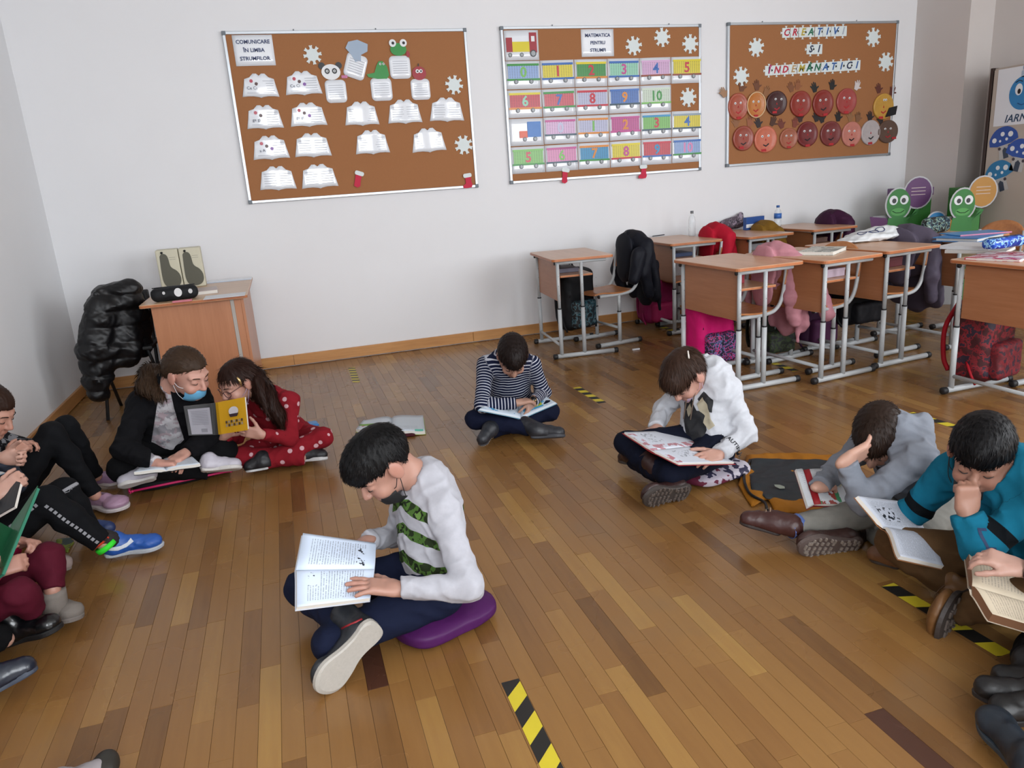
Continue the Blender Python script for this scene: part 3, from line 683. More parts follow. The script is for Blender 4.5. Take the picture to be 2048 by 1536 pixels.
poly('cab', rect(w*.22, -h*.25, w*.44, h*.42), .0006, RED, r, z0=.0105); poly('funnel', rect(-w*.46, -h*.22, -w*.28, h*.26), .0006, RED, r, z0=.0105); poly('boiler', rect(-w*.28, -h*.22, w*.22, h*.12), .0006, lam('strip_y', pal['y']), r, z0=.0105)
poly('window', rect(w*.28, h*.12, w*.38, h*.3), .0006, WHT, r, z0=.0112); wheels(r, [(-w*.36, -h*.32), (-w*.02, -h*.32)], .016); wheels(r, [(w*.32, -h*.28)], .026)
# puzzle letters
def tile_pts(s):
    h = s/2; q = []
    def tab(cx, cz, dx, dz):   # knob
        px_, pz_ = -dz, dx
        return [(cx-px_*.08*s, cz-pz_*.08*s), (cx-px_*.07*s+dx*.1*s, cz-pz_*.07*s+dz*.1*s), (cx-px_*.17*s+dx*.2*s, cz-pz_*.17*s+dz*.2*s), (cx+px_*.17*s+dx*.2*s, cz+pz_*.17*s+dz*.2*s), (cx+px_*.07*s+dx*.1*s, cz+pz_*.07*s+dz*.1*s), (cx+px_*.08*s, cz+pz_*.08*s)]
    q = [(-h, -h)]+tab(0, -h, 0, -1)+[(h, -h), (h, h)]+tab(0, h, 0, 1)+[(-h, h)]+tab(-h, 0, -1, 0)
    return q
TC = dict(R='b8243c', Y='b5a23c', G='1f6b4c', B='2a5a9c', K='2a3450', T='b89868', L='a8b0bc', Mg='b02a68')
def letters(word, cols, xs, y0, y1, rowname):
    n = len(word)
    for i, (ch, c) in enumerate(zip(word, cols)):
        px = 1430+xs[i]/4.8; py = 30+(y0+(y1-y0)*i/max(1, n-1))/4.8; x, z = wp(px, py)
        o = word[:i+1].count(ch); dup = word.count(ch) > 1; nth = ('first ', 'second ', 'third ')[o-1] if dup else ''
        r = empty('letter_tile', (x, YB, z), (0, .0, 0), 'white puzzle tile, %sletter %s of the %s word' % (nth, {'Â': 'A with circumflex', 'Î': 'I with circumflex'}.get(ch, ch), rowname), 'letter tile', 'puzzle letter tiles on the right board')
        s = wp(px+8, py)[0]-wp(px-8, py)[0]
        poly('tile', tile_pts(s*.96), .004, FOAM, r); text('letter', ch, s*.95, M('letter_'+c, TC[c], .5), r, (0, -.0046, 0), shear=.25, bold=.0025)
letters('CREATIVI', ['R', 'R', 'Y', 'G', 'B', 'B', 'B', 'L'], [680, 760, 840, 915, 995, 1072, 1150, 1225], 172, 155, 'top')
letters('SI', ['K', 'K'], [915, 990], 330, 328, 'two-letter middle')
letters('ÎNDEMÂNATICI', ['Mg', 'R', 'R', 'T', 'Y', 'G', 'G', 'B', 'B', 'B', 'K', 'B'], [515, 590, 668, 745, 825, 900, 975, 1055, 1130, 1205, 1280, 1355], 535, 482, 'long lowest')
# paper faces
HAND2 = [(-.3, -.5), (.25, -.5), (.4, -.15), (.75, .05), (.8, .2), (.55, .2), (.38, .12), (.36, .55), (.3, .85), (.18, .85), (.16, .5), (.1, .5), (.06, .98), (-.08, 1.0), (-.1, .5), (-.15, .5), (-.26, .88), (-.4, .86), (-.34, .42), (-.38, .4), (-.6, .6), (-.7, .5), (-.46, .1), (-.42, -.1)]
RINGS = M('felt_red', 'b02a30', .8)
def face(zx, zy, rx, ry, c, label, eye=((-.3, .25), (.25, .25)), mouth='red', hands=(), ring=None, scar=(.0, -.85)):
    px, py = 1430+zx/4.8, 30+zy/4.8; x, z, w, h = at(px, py, 2*rx/4.8, 2*ry/4.8); w /= 2; h /= 2
    r = empty('plate_portrait', (x, YB, z), (0, random.uniform(-.06, .06), 0), label, 'paper face', 'paper plate faces on the right board')
    m = M('plate_'+c, c, .45, var=.18, vscale=25, coat=.3)
    bm = bmesh.new(); V = [(0, -.014, 0)]; Fc = []
    for k, (rr, yy) in enumerate(((.45, -.014), (.8, -.013), (.92, -.02), (1, -.016), (1, -.004))): V += [(w*rr*math.cos(2*PI*j/28), yy, h*rr*math.sin(2*PI*j/28)) for j in range(28)]
    for j in range(28):
        Fc.append((0, 1+(j+1) % 28, 1+j))
        for k in range(4): a = 1+28*k; Fc.append((a+j, a+(j+1) % 28, a+28+(j+1) % 28, a+28+j))
    bm.free(); mesh('plate', V, Fc, m, r, smooth=True)
    if ring: tube('rim', [(w*.97*math.cos(2*PI*j/28), -.021, h*.97*math.sin(2*PI*j/28)) for j in range(28)], .005, M('rim_'+ring, ring, .5), r, closed=True)
    for ex, ez in eye: e = poly('eye', ell(ex*w, ez*h, w*.1, h*.09), .002, WHT, r, z0=.014); poly('pupil', ell(ex*w, ez*h-.002, w*.04), .001, BLKc, e, z0=.0165)
    poly('nose', [(-.06*w, -.1*h), (.06*w, -.1*h), (0, .08*h)], .003, RINGS if c != 'b8464a' else BLKc, r, z0=.014)
    mm = RINGS if mouth == 'red' else BLKc
    poly('mouth', [(-.25*w, -.42*h), (0, -.56*h), (.28*w, -.38*h), (.24*w, -.3*h), (0, -.46*h), (-.22*w, -.35*h)], .003, mm, r, z0=.014)
    if scar: poly('red_patch', xf([(-.22*w, -.08*h), (.22*w, -.1*h), (.2*w, .1*h), (-.2*w, .09*h)], 1, scar[0]*w, scar[1]*h), .003, RINGS, r, z0=.019)
    for hx, hz, ha, hc in hands: poly('paper_hand', xf(HAND2, .062, hx*w, hz*h, ha), .002, M('hand_'+hc, hc, .6), r, z0=.001+.002*(hx > 0))
face(215, 880, 95, 130, 'a34c34', 'brick-red paper face, top row, leftmost on the board edge', hands=((-1.3, 1.05, .45, 'a07a5c'), (.5, 1.35, -.1, '6b3e24')))
face(385, 865, 90, 125, 'b8702e', 'orange paper face with a cream rim, top row, second from the left', ring='d8b890', hands=((.1, 1.4, .1, '6b3e24'), (1.1, .95, -.5, '8a5c38')))
face(583, 850, 100, 120, '3c1414', 'very dark brown paper face, top row', eye=((-.1, .35), (.45, .3)), scar=(-.25, -.7))
face(815, 855, 100, 125, '8c2f22', 'red-brown paper face, top row, right of the very dark one', mouth='red', hands=((-.9, 1.2, .3, '7a4a2c'), (-.3, 1.35, -.1, '8a5432')))
face(1030, 850, 98, 130, '84291f', 'dark red paper face with two black paper hands, top row', mouth='black', hands=((-.75, 1.15, .2, '1c2020'), (.95, 1.2, -.1, '1e1c1c')), scar=(.15, -.85))
face(1255, 830, 95, 125, 'a04440', 'streaky rose paper face with one white paper hand, top row', hands=((.95, 1.15, -.4, 'cfc6c4'),))
face(1608, 880, 95, 125, 'c0923c', 'yellow paper face at the right edge, top row', eye=((0, .5), (.2, .5)), mouth='red', hands=((-.5, 1.3, .15, '5c2c22'), (.85, 1.1, -.4, '5c2c22')), scar=(-.25, -.85))
face(265, 1185, 100, 120, '92402f', 'brown-red paper face, bottom row, leftmost', mouth='black', hands=((-.7, 1.2, .3, '8a5c3c'), (.6, 1.2, -.2, '94583a')), scar=(-.2, -.75))
face(478, 1195, 108, 128, 'c46a50', 'salmon-pink paper face, bottom row, second from the left', mouth='black', hands=((-.55, 1.2, .2, '2c2224'), (.7, 1.2, -.6, '4a2c1e')), scar=(-.22, -.8))
face(700, 1185, 85, 100, 'a05c44', 'small mottled tan paper face, bottom row', hands=((-.8, 1.3, .4, '6b3226'), (.7, 1.35, -.2, '7a3a2c')))
face(878, 1145, 100, 122, '6e2222', 'wine-red paper face, bottom row, fourth from the left', mouth='black', hands=((-.65, 1.25, .3, '3a1e1c'), (.9, 1.2, .2, '241c1c')), scar=(0, -.9))
face(1103, 1140, 100, 120, '74302e', 'dull wine-red paper face with a black hand, bottom row, fifth from the left', mouth='black', hands=((.75, 1.2, 0, '1e1a1a'), (-.8, 1.2, .3, '241c1c')), scar=(0, -.85))
face(1303, 1145, 92, 120, 'c07a6c', 'light pink paper face with a dark mouth, bottom row', mouth='black', hands=((.6, 1.25, -.1, '7a5438'), (-.2, 1.3, .2, '8c6440')), scar=(.1, -.88))
face(1485, 1130, 90, 120, 'b4abab', 'greyish-white paper face, bottom row', eye=(), mouth='black', hands=((0, 1.2, 0, '2c2022'),), scar=(-.1, -.85))
face(1650, 1120, 95, 110, '5c4438', 'grey-brown paper face with a black square hat, bottom row, rightmost', hands=((-.7, 1.0, .4, '2c2222'),), scar=(.6, -.6))
x, z = wp(1430+1655/4.8, 30+985/4.8)
h_ = poly('square_hat', [(-.06, .0), (.06, .02), (.075, .1), (-.02, .085)], .004, BLKc, None, z0=0); h_.location = (x, YB-.02, z); h_.name = 'square_hat'
h_.parent = [o for o in D.objects if o.name.startswith('plate_portrait') and 'grey-brown' in o.get('label', '')][0]; h_.location = (.01, -.02, .13)
# ================================================================== school furniture
BEECH = wood('desk_laminate', 'bc9070', 'caa080', 1, .3, .6); BEECHE = wood('desk_edge', 'a8623a', 'b87247', 1, .35, .6); PANELW = wood('desk_panel', '9c6440', 'ac7450', 1, .35, .6)
PLY = wood('chair_plywood', 'a86a3e', 'bd8050', 0, .3, .8)
TUBE = M('grey_painted_tube', 'b4b8ba', .35, var=.03, vscale=12); RUB = M('black_rubber', '18181a', .55)
def rounded(x0, y0, x1, y1, r, n=5):
    out = []
    for cx, cy, a0 in ((x1-r, y1-r, 0), (x0+r, y1-r, 90), (x0+r, y0+r, 180), (x1-r, y0+r, 270)):
        for k in range(n): a = math.radians(a0+90*k/(n-1)); out.append((cx+r*math.cos(a), cy+r*math.sin(a)))
    return out
def plate(name, pts, z0, z1, mat, edge=None, parent=None, bev=.003):
    bm = bmesh.new(); n = len(pts); v = [bm.verts.new((x, y, z0)) for x, y in pts]+[bm.verts.new((x, y, z1)) for x, y in pts]
    t_ = bm.faces.new(v[n:]); b_ = bm.faces.new(v[:n][::-1]); sd = [bm.faces.new((v[i], v[(i+1) % n], v[(i+1) % n+n], v[i+n])) for i in range(n)]
    if edge:
        for f in sd: f.material_index = 1
    if bev: bmesh.ops.bevel(bm, geom=list(t_.edges)+list(b_.edges), offset=bev, segments=1, affect='EDGES')
    return from_bm(name, bm, [mat, edge] if edge else mat, parent)
def otube(name, a, b, r, parent, mat=None, seg=12, ov=1.0):
    return tube(name, [a, b], r, mat or TUBE, parent, seg, smooth=True, squash=((0, 1, 0), ov) if ov != 1 else None)
def side_frame(r, y, posts, h, fx, top, rail=True):
    f0, f1 = fx
    otube('foot_bar', (f0+.03, y, .021), (f1-.03, y, .021), .0165, r)
    for a, b in ((f0, f0+.032), (f1-.032, f1)): tube('foot_cap', [(a, y, .021), (a+.004, y, .021), (b-.002, y, .021), (b, y, .021)], [.016, .0205, .0205, .0185], RUB, r, 12)
    for x in posts:
        lg = empty('leg', (x, y, .03), parent=r)
        tube('lower_tube', [(0, 0, 0), (0, 0, h)], .0155, TUBE, lg, 12); tube('ring', [(0, 0, h-.002), (0, 0, h+.006)], .0165, RUB, lg, 12); tube('upper_tube', [(0, 0, h), (0, 0, top-.03)], .0125, TUBE, lg, 12)
        for k in range(5): mesh('bolt_hole', *tube_geo([(0, -.0128, h+.1+k*.035-.0), (0, -.0132, h+.1+k*.035)], .0022, 6), RUB, lg) if k % 2 == 0 else None
    if rail:
        otube('top_rail', (posts[0]-.02, y, top), (posts[-1]+.19, y, top), .0125, r)
        tube('rail_plug', [(posts[0]-.026, y, top), (posts[0]-.018, y, top)], .013, RUB, r, 10)
def make_desk():
    r = empty('school_desk', label='x', cat='desk', group='single pupil desks in rows'); h = .75
    plate('tabletop', rounded(-.235, -.35, .235, .35, .03), h-.02, h, BEECH, BEECHE, r)
    for s in (-1, 1): side_frame(r, s*.30, (-.185, -.005), .35, (-.25, .26), h-.033)
    box('front_panel', (-.182, -.283, .43), (-.166, .283, h-.03), PANELW, r, .002)
    sh = plate('book_shelf', rounded(-.165, -.283, .09, .283, .01), h-.145, h-.13, BEECH, BEECHE, r)
    otube('cross_bar', (-.185, -.29, .1), (-.185, .29, .1), .011, r)
    return r
def make_chair():
    r = empty('school_chair', label='x', cat='chair', group='plywood pupil chairs at the desks'); h = .42
    # curved plywood seat
    n = 10; V = []; Fc = []; w = .18
    for zz in (0, .011):
        for i in range(n+1):
            t_ = i/n; x = -.19+.36*t_; z = h+.014*math.sin(t_*PI*1.1+2.6)*1+(-.02*(max(0, .25-t_)/.25)**2); ww = w*(1-.12*abs(2*t_-1)**3)
            for j in range(7): y = ww*(j/3-1); V.append((x, y, z+zz+.008*(j/3-1)**2))
    m_ = (n+1)*7
    for i in range(n):
        for j in range(6): a = i*7+j; Fc += [(a, a+1, a+8, a+7), (a+7+m_, a+8+m_, a+1+m_, a+m_)]
    for i in range(n):
        for j in (0, 6): a = i*7+j; Fc.append((a, a+7, a+7+m_, a+m_))
    for j in range(6):
        for i in (0, n): a = i*7+j; Fc.append((a, a+1, a+1+m_, a+m_))
    bm = bmesh.new(); vv = [bm.verts.new(v) for v in V]; [bm.faces.new([vv[i] for i in q]) for q in Fc]; from_bm('seat', bm, PLY, r, smooth=False)
    # backrest: rounded, bent
    V = []; Fc = []; N = 14; R_ = 6
    for side in (0, 1):
        for i in range(N+1):
            y = .185*(2*i/N-1); top = .60+.19*math.sqrt(max(0, 1-(y/.19)**2))**.7
            for j in range(R_+1):
                z = .58+(top-.58)*j/R_; x = .185+(z-.45)*.16-.35*(.185**2-y*y)*-1*.0+.9*(-(y*y))+.012*side+.03; V.append((x, y, z))
    m_ = (N+1)*(R_+1); w_ = R_+1
    for i in range(N):
        for j in range(R_): a = i*w_+j; Fc += [(a, a+w_, a+w_+1, a+1), (a+1+m_, a+w_+1+m_, a+w_+m_, a+m_)]
        for j in (0, R_): a = i*w_+j; Fc.append((a, a+w_, a+w_+m_, a+m_))
    for j in range(R_):
        for i in (0, N): a = i*w_+j; Fc.append((a, a+1, a+1+m_, a+m_))
    bm = bmesh.new(); vv = [bm.verts.new(v) for v in V]
    for q in Fc:
        try: bm.faces.new([vv[i] for i in q])
        except ValueError: pass
    bmesh.ops.remove_doubles(bm, verts=bm.verts, dist=.0004); from_bm('backrest', bm, PLY, r, smooth=True)
    for s in (-1, 1):
        y = s*.172
        tube('side_rail', arc([(-.16, y, h-.014), (.08, y, h-.012), (.165, y, h+.02), (.205, y, h+.1), (.225, y, h+.24), (.235, y*.97, h+.3)], 5), .0125, TUBE, r, 10)
        tube('rail_plug', [(-.168, y, h-.014), (-.158, y, h-.014)], .013, RUB, r, 10)
        side_frame(r, y, (.02,), .24, (-.2, .22), h-.01, rail=False)
    otube('cross_bar', (.02, -.17, .14), (.02, .17, .14), .011, r)
    return r
desk0 = make_desk(); chair0 = make_chair(); used = []
def place(proto, x, y, rot, label, grp=None):
    o = proto if proto not in used else copy_tree(proto); used.append(proto); o.location = (x, y, 0); o.rotation_euler = (0, 0, math.radians(rot)); o['label'] = label
    if grp: o['group'] = grp
    return o
DSK = {}
for k, x, y, a, lb in (('1', 2.10, 5.36, -5, 'empty pupil desk nearest the middle of the back wall, black backpack hanging behind its legs'), ('2', 2.665, 4.0, 2, 'front pupil desk with a bare top, pink coat on its chair'),
                       ('4', 3.165, 3.93, 6.5, 'pupil desk with a grey workbook lying on top'), ('5', 3.70, 4.02, 6, 'pupil desk with a white drawstring bag on top'),
                       ('6', 3.66, 2.80, 1, 'nearest pupil desk at the right edge with a blue pencil case'), ('w2', 3.17, 5.62, -1, 'pupil desk by the back wall with the clear bottle'),
                       ('w3', 3.79, 5.56, 5, 'pupil desk by the back wall under the grey scarf pile'), ('w4', 4.47, 5.60, 2, 'pupil desk by the back wall next to the purple coat'),
                       ('7', 4.42, 4.15, 5, 'pupil desk covered with blue folders, behind the grey-violet coat')):
    DSK[k] = place(desk0, x, y, a, lb)
CHR = {}
for k, x, y, a, lb in (('1', 2.41, 5.42, 8, 'plywood chair under the navy coat beside the back wall'), ('2', 2.73, 4.06, 5, 'plywood chair under the pink quilted coat'), ('4', 3.235, 4.0, 9, 'bare plywood chair between the workbook desk and the bag desk'),
                       ('5', 3.87, 4.1, 8, 'plywood chair under the grey-violet coat'), ('w2', 3.22, 5.55, 0, 'plywood chair under the bright red coat'), ('w3', 3.80, 5.66, 4, 'plywood chair under the mustard coat'),
                       ('w4', 4.48, 5.62, 3, 'plywood chair under the purple coat'), ('7', 4.86, 4.22, 5, 'large bare plywood backrest chair at the right edge before the wardrobe'), ('6', 4.02, 2.85, 2, 'plywood chair tucked in at the nearest right desk')):
    CHR[k] = place(chair0, x, y, a, lb)
# ------------------------------------------------------------------ coats
def coat(label, ch, color, drop=.45, w=.20, quilt=0, sleeve=(1, 1), over=.0, seed=1, mat=None, dpt=.045, top=.81, vs=.009, sl=.36, name='coat', rough=.6, front=.3, extra=(), post2=None, group='coats hung over the chair backs'):
    mw = Matrix.LocRotScale(ch.location, ch.rotation_euler, None); f = lambda x, y, z: np.array(mw @ Vector((x, y, z)))
    ax = nrm(f(1, 0, 0)-f(0, 0, 0)); X0 = .27
    Rr = np.array([ax, nrm(f(0, 1, 0)-f(0, 0, 0)), (0, 0, 1)]); pr = [elp(f(X0+.01, 0, top-.17), (.062, w*1.06, .18), Rr, .04), elp(f(X0+.02, 0, top-.08), (.085, w*.8, .085), Rr, .05),
          cap(f(X0+.075, -w*.6, top-.12), f(X0+.11, -w*.75, top-drop), .06, .07, sq=(ax, .55), k=.06), cap(f(X0+.075, w*.6, top-.12), f(X0+.11, w*.75, top-drop), .06, .07, sq=(ax, .55), k=.06),
          cap(f(X0+.085, 0, top-.12), f(X0+.12, 0, top-drop-.02), .08, .1, sq=(ax, .4), k=.06),
          cap(f(X0-.075, 0, top-.12), f(X0-.08, 0, top-front), w*.6, w*.5, sq=(ax, .22), k=.04)]
    for s, on in ((-1, sleeve[0]), (1, sleeve[1])):
        if on: pr += [cap(f(X0+.03, s*w*.85, top-.1), f(X0-.02, s*(w*.98), top-.1-sl*.6), .052, .05, k=.03), cap(f(X0-.02, s*w*.98, top-.1-sl*.6), f(X0+.03, s*w*.92, top-.12-sl), .05, .043, k=.03)]
    for e in extra: pr.append(cap(f(*e[0]), f(*e[1]), e[2], e[3], sq=(ax, e[4]) if len(e) > 4 else None, k=.03))
    def post(P, d):
        d = d-folds(P, .009, seed, .11)
        if quilt: d = d-.006*np.abs(np.sin(P[:, 2]*PI/quilt))**.6+.003
        return np.maximum(d, .03-P[:, 2])
    pts = [f(X0-.15, -w-.1, top-drop-.15), f(X0+.2, w+.1, top+.05), f(X0+.2, -w-.1, top), f(X0-.15, w+.1, max(.02, top-drop-.15))]
    lo, hi = bounds_of(pts, .08); lo[2] = min(lo[2], top-drop-.15)
    o, V, Fq = blob(name, pr, vs, mat or fabric('cloth_'+color, color, rough), None, post, bounds=(lo, hi), label=label, cat='coat', group=group)
    return o
coat('navy blue coat draped over the chair beside the back wall', CHR['1'], '14161f', w=.2, seed=3, top=.86, drop=.5, extra=[((.2, -.2, .7), (.12, -.24, .52), .06, .05), ((.4, -.12, .6), (.46, -.1, .22), .04, .015)])
coat('pink quilted coat hanging over the front chair', CHR['2'], 'b9808a', drop=.5, w=.2, seed=5, quilt=.055, top=.815, extra=[((.36, -.12, .5), (.34, -.17, .2), .05, .012, .6), ((.4, -.2, .62), (.5, -.25, .36), .055, .05)])
coat('grey-violet coat with snap buttons hanging behind the white bag', CHR['5'], '514a59', drop=.5, w=.2, seed=8, top=.83)
coat('bright red coat hanging over a chair by the back wall', CHR['w2'], 'b0162e', drop=.42, w=.2, seed=9, vs=.012, top=.85, rough=.8)
coat('mustard brown coat over the low chair behind the scarf', CHR['w3'], '7a5a1c', drop=.3, w=.18, seed=11, vs=.012, top=.82)
coat('dark purple coat over the farthest chair by the back wall', CHR['w4'], '3a1734', drop=.4, w=.2, seed=12, vs=.012, top=.86)
# ------------------------------------------------------------------ teacher's corner
TD = wood('teacher_desk_panel', 'a9704e', 'b97f5c', 2, .35, .5)
r = empty('teacher_desk', (-.56, 5.4, 0), label='orange-brown teacher desk with a loudspeaker on top', cat='desk')
plate('tabletop', rounded(-.31, -.56, .31, .56, .02), .732, .752, wood('teacher_desk_top', 'c09b7a', 'ccaa88', 0, .3, .5), BEECHE, r)
box('side_panel', (-.255, -.5, 0), (.2, -.482, .732), TD, r, .002); box('side_panel', (-.255, .46, 0), (.24, .478, .732), TD, r, .002)
box('front_panel', (.262, -.5, .0), (.28, .478, .732), TD, r, .002); box('edge_strip', (.2, -.503, .02), (.222, -.485, .73), M('grey_strip', 'a8a098', .5), r, .002); box('corner_post', (.222, -.502, 0), (.262, -.46, .732), TD, r, .002)
def ztop(px, py, z=.752): return G(px, py, z)
SPK = M('speaker_beige', 'c6c1ab', .5, var=.03); GRL = M('speaker_grille', '5c5b50', .8, bump=.5, bscale=900)
p0 = Q(358, 578, 5.62); xa = Q(316, 540, 5.62)[0]; xb = Q(408, 540, 5.62)[0]; hh = Q(360, 497, 5.62)[2]-.752
r = empty('loudspeaker', ((xa+xb)/2, 5.62, .752), (0, 0, .05), label='beige two-part loudspeaker with grey grilles on the teacher desk', cat='loudspeaker')
w = (xb-xa)/2
for s in (-1, 1):
    b = box('cabinet', (s*w/2-w/2+.002, 0, 0), (s*w/2+w/2-.002, .13, hh), SPK, r, .008)
    gp = [(-.32, .36), (-.22, .42), (-.05, .4), (.03, .3), (.06, .12), (.14, .04), (.3, -.03), (.42, -.15), (.43, -.3), (.3, -.42), (.05, -.46), (-.2, -.43), (-.34, -.3), (-.36, -.05)]
    ga = [(p[0], p[1]) for p in arc([(x, z, 0) for x, z in gp+gp[:1]], 3)[:-1]]
    poly('grille', [(x*w+s*w/2, (z+.5)*hh*.98) for x, z in ga], .004, GRL, r, z0=.0)
    tube('knob', [(s*w/2-.03, -.008, hh*.93), (s*w/2-.03, 0, hh*.93)], .008, RUB, r, 10)
    for k in range(2): poly('marking', rect(s*w/2+.01, hh*(.74+.05*k), s*w/2+.05, hh*(.75+.05*k)), .0006, M('faded_print', '8f8b7c', .6), r)
def pouch(name, label, c, w, d, h, a, color, z=.752, spots=(), cat='pencil case', group=None, mat=None, top=None):
    r = empty(name, (c[0], c[1], z), (0, 0, a), label=label, cat=cat, group=group); m_ = mat or fabric('pouch_'+color, color, .6)
    pr = [rbox((0, 0, h*.5), (w/2, d/2, h*.5), min(h, d)*.42)]
    o, V, Fq = blob('case_body', pr, .006, m_, None, lambda P, dd: dd-folds(P, .003, 4, .05), bounds=((-w/2, -d/2, 0), (w/2, d/2, h))); o.parent = r
    tube('zip', [(-w*.45, 0, h+.001), (w*.45, 0, h+.001)], .003, M('zip_dark', '2a2c30', .4, metal=.3), r, 6)
    for x, zz, rr, c2 in spots: poly('patch', ell(x, zz, rr, rr*1.2), .002, M('patch_'+c2, c2, .6), r, z0=d/2-.001)
    return r
c = ztop(352, 600); pouch('pencil_case', 'black pencil case with white prints on the teacher desk', c, .27, .09, .085, .12, '1b1c1e', spots=((.02, .05, .022, 'd8d8d8'), (-.06, .055, .008, 'c8c8c8'), (.09, .05, .012, 'c8c8c8')))
c = ztop(408, 585); closed_book('picture_book', 'thin red-edged book with pale cover behind the black pencil case', c, .17, .23, .022, .1, M('cover_pale_red', 'b8a8a4', .4), z=.752)
c = ztop(450, 592); box('paper_sheet', (c[0]-.12, c[1]-.09, .7525), (c[0]+.12, c[1]+.09, .754), PAPERW, label='blank white sheet at the near edge of the teacher desk', cat='sheet')
c = ztop(455, 562); box('document_sleeve', (c[0]-.15, c[1]-.05, .7525), (c[0]+.17, c[1]+.09, .757), M('sleeve_blue', 'b4c4d8', .2, coat=.8), label='bluish document sleeve at the back of the teacher desk', cat='folder')
c = ztop(367, 603); box('eraser', (c[0]-.06, c[1]-.02, .7525), (c[0]+.05, c[1]+.01, .762), M('eraser_pink', 'c87480', .6), label='pink strip lying before the black pencil case', cat='eraser')
# folding chair with the black down coat
r = empty('folding_chair', (-1.07, 5.32, 0), label='black thin-legged folding chair under the black down coat', cat='chair')
for s in (-1, 1):
    tube('leg', [(s*.17, -.16, .0), (s*.15, .16, .62), (s*.14, .18, .76)], .011, RUB, r, 8); tube('leg', [(s*.155, .2, .0), (s*.14, -.14, .44)], .011, RUB, r, 8)
box('seat', (-.18, -.18, .43), (.18, .16, .455), RUB, r, .008); box('backrest', (-.12, .19, .62), (.16, .205, .78), RUB, r, .008)
mw = Matrix.Translation(r.location)
DOWN = M('black_nylon', '0b0b0e', .42, var=.05, spec=.4)
def R3(px, py, Y): return Q(px, py, Y)
pr = [cap(R3(215, 600, 5.2), R3(255, 585, 5.2), .10, .09, k=.05), cap(R3(255, 600, 5.2), R3(282, 622, 5.25), .09, .045, k=.03), cap(R3(205, 620, 5.15), R3(186, 700, 5.1), .105, .10, k=.04), cap(R3(186, 700, 5.1), R3(195, 780, 5.1), .095, .075, k=.03),
      cap(R3(240, 620, 5.2), R3(245, 700, 5.15), .13, .12, sq=((0, 1, 0), .6), k=.05), cap(R3(268, 640, 5.3), R3(284, 695, 5.25), .10, .07, k=.04), cap(R3(215, 700, 5.12), R3(212, 745, 5.12), .09, .05, k=.04), cap(R3(240, 585, 5.15), R3(263, 578, 5.2), .05, .05, k=.02)]
lo, hi = bounds_of([R3(165, 570, 5.1), R3(290, 790, 5.1), R3(290, 700, 5.4)], .12)
def post(P, d):
    q = np.abs(np.sin((P[:, 2]+.1*P[:, 0])*PI/.1)); return d+.007-.013*q**.6-folds(P, .014, 2, .13)-folds(P, .005, 5, .05)
o, V, Fq = blob('down_coat', pr, .008, DOWN, None, post, bounds=(lo, hi), label='puffy black down coat hung over the folding chair in the corner', cat='coat', group='coats hung over the chair backs')
# ------------------------------------------------------------------ backpacks
def backpack(label, c, a, w, d, h, mat, pmat, z=.03, tilt=0, straps=True, strapmat=None, vs=.009):
    r = empty('backpack', (c[0], c[1], z), (tilt, 0, a), label=label, cat='backpack', group='backpacks by the desks')
    pr = [rbox((0, 0, h*.48), (w/2, d/2, h*.48), .055, k=.02), elp((0, 0, h*.86), (w*.48, d*.5, h*.14), k=.05)]
    o, V, Fq = blob('pack_body', pr, vs, mat, None, lambda P, dd: dd-folds(P, .005, 6, .09), bounds=((-w/2, -d/2, 0), (w/2, d/2, h*1.02))); o.parent = r
    pr = [rbox((0, -d/2-.01, h*.27), (w*.38, .045, h*.22), .03)]
    o, V, Fq = blob('front_pocket', pr, vs, pmat, None, lambda P, dd: dd-folds(P, .004, 8, .08), bounds=((-w/2, -d/2-.07, 0), (w/2, d/2, h*.6))); o.parent = r
    sm = strapmat or mat
    tube('grab_loop', arc([(-.03, d*.3, h*.98), (0, d*.3, h*1.06), (.03, d*.3, h*.98)], 5), .007, sm, r, 8)
    for s in (-1, 1): tube('shoulder_strap', arc([(s*w*.25, d/2, h*.9), (s*w*.33, d/2+.05, h*.6), (s*w*.36, d/2+.04, h*.25), (s*w*.4, d/2, h*.1)], 5), .013, sm, r, 8); tube('loose_strap', arc([(s*w*.48, 0, h*.25), (s*(w*.55), -.04, h*.12), (s*w*.5, -.06, .0)], 4), .008, sm, r, 6)
    tube('zip', arc([(-w*.4, -d*.45, h*.55), (-w*.3, -d*.42, h*.85), (0, -d*.4, h*.95), (w*.3, -d*.42, h*.85), (w*.4, -d*.45, h*.55)], 4), .004, RUB, r, 6)
    return r
backpack('black backpack with teal and checked panel hanging under the first desk', (2.20, 5.52), .3, .3, .16, .5, fabric('pack_black', '141518', .6), pattern('teal_plaid', ['16222a', '1f5560', '5a7078', '141518'], 26), z=.12)
backpack('bright pink backpack with a dark floral panel under the front desk', (2.66, 4.28), .1, .3, .2, .46, fabric('pack_pink', 'c81568', .6), pattern('floral', ['1a1c38', 'c81568', '5a6aa0', '14162c'], 40), z=.04)
backpack('magenta backpack on the floor below the navy coat', (3.02, 5.70), .1, .3, .18, .38, fabric('pack_magenta', '7a1444', .6), fabric('pack_magenta2', '94204f', .6), z=.05, vs=.012)
backpack('red patterned backpack leaning under the nearest right desk', (3.72, 3.14), .25, .32, .22, .48, pattern('red_print', ['3c0a12', '6c0f1a', '7c1420', '241628'], 22), pattern('red_print2', ['5a0f1a', '74141f', '301626'], 30), z=.045, strapmat=fabric('strap_red', '94101e', .6))
backpack('black backpack sagging under the white-bag desk', (3.80, 4.24), .1, .34, .2, .34, fabric('pack_black2', '0f0f12', .6), fabric('pack_black3', '17171b', .6), z=.18)
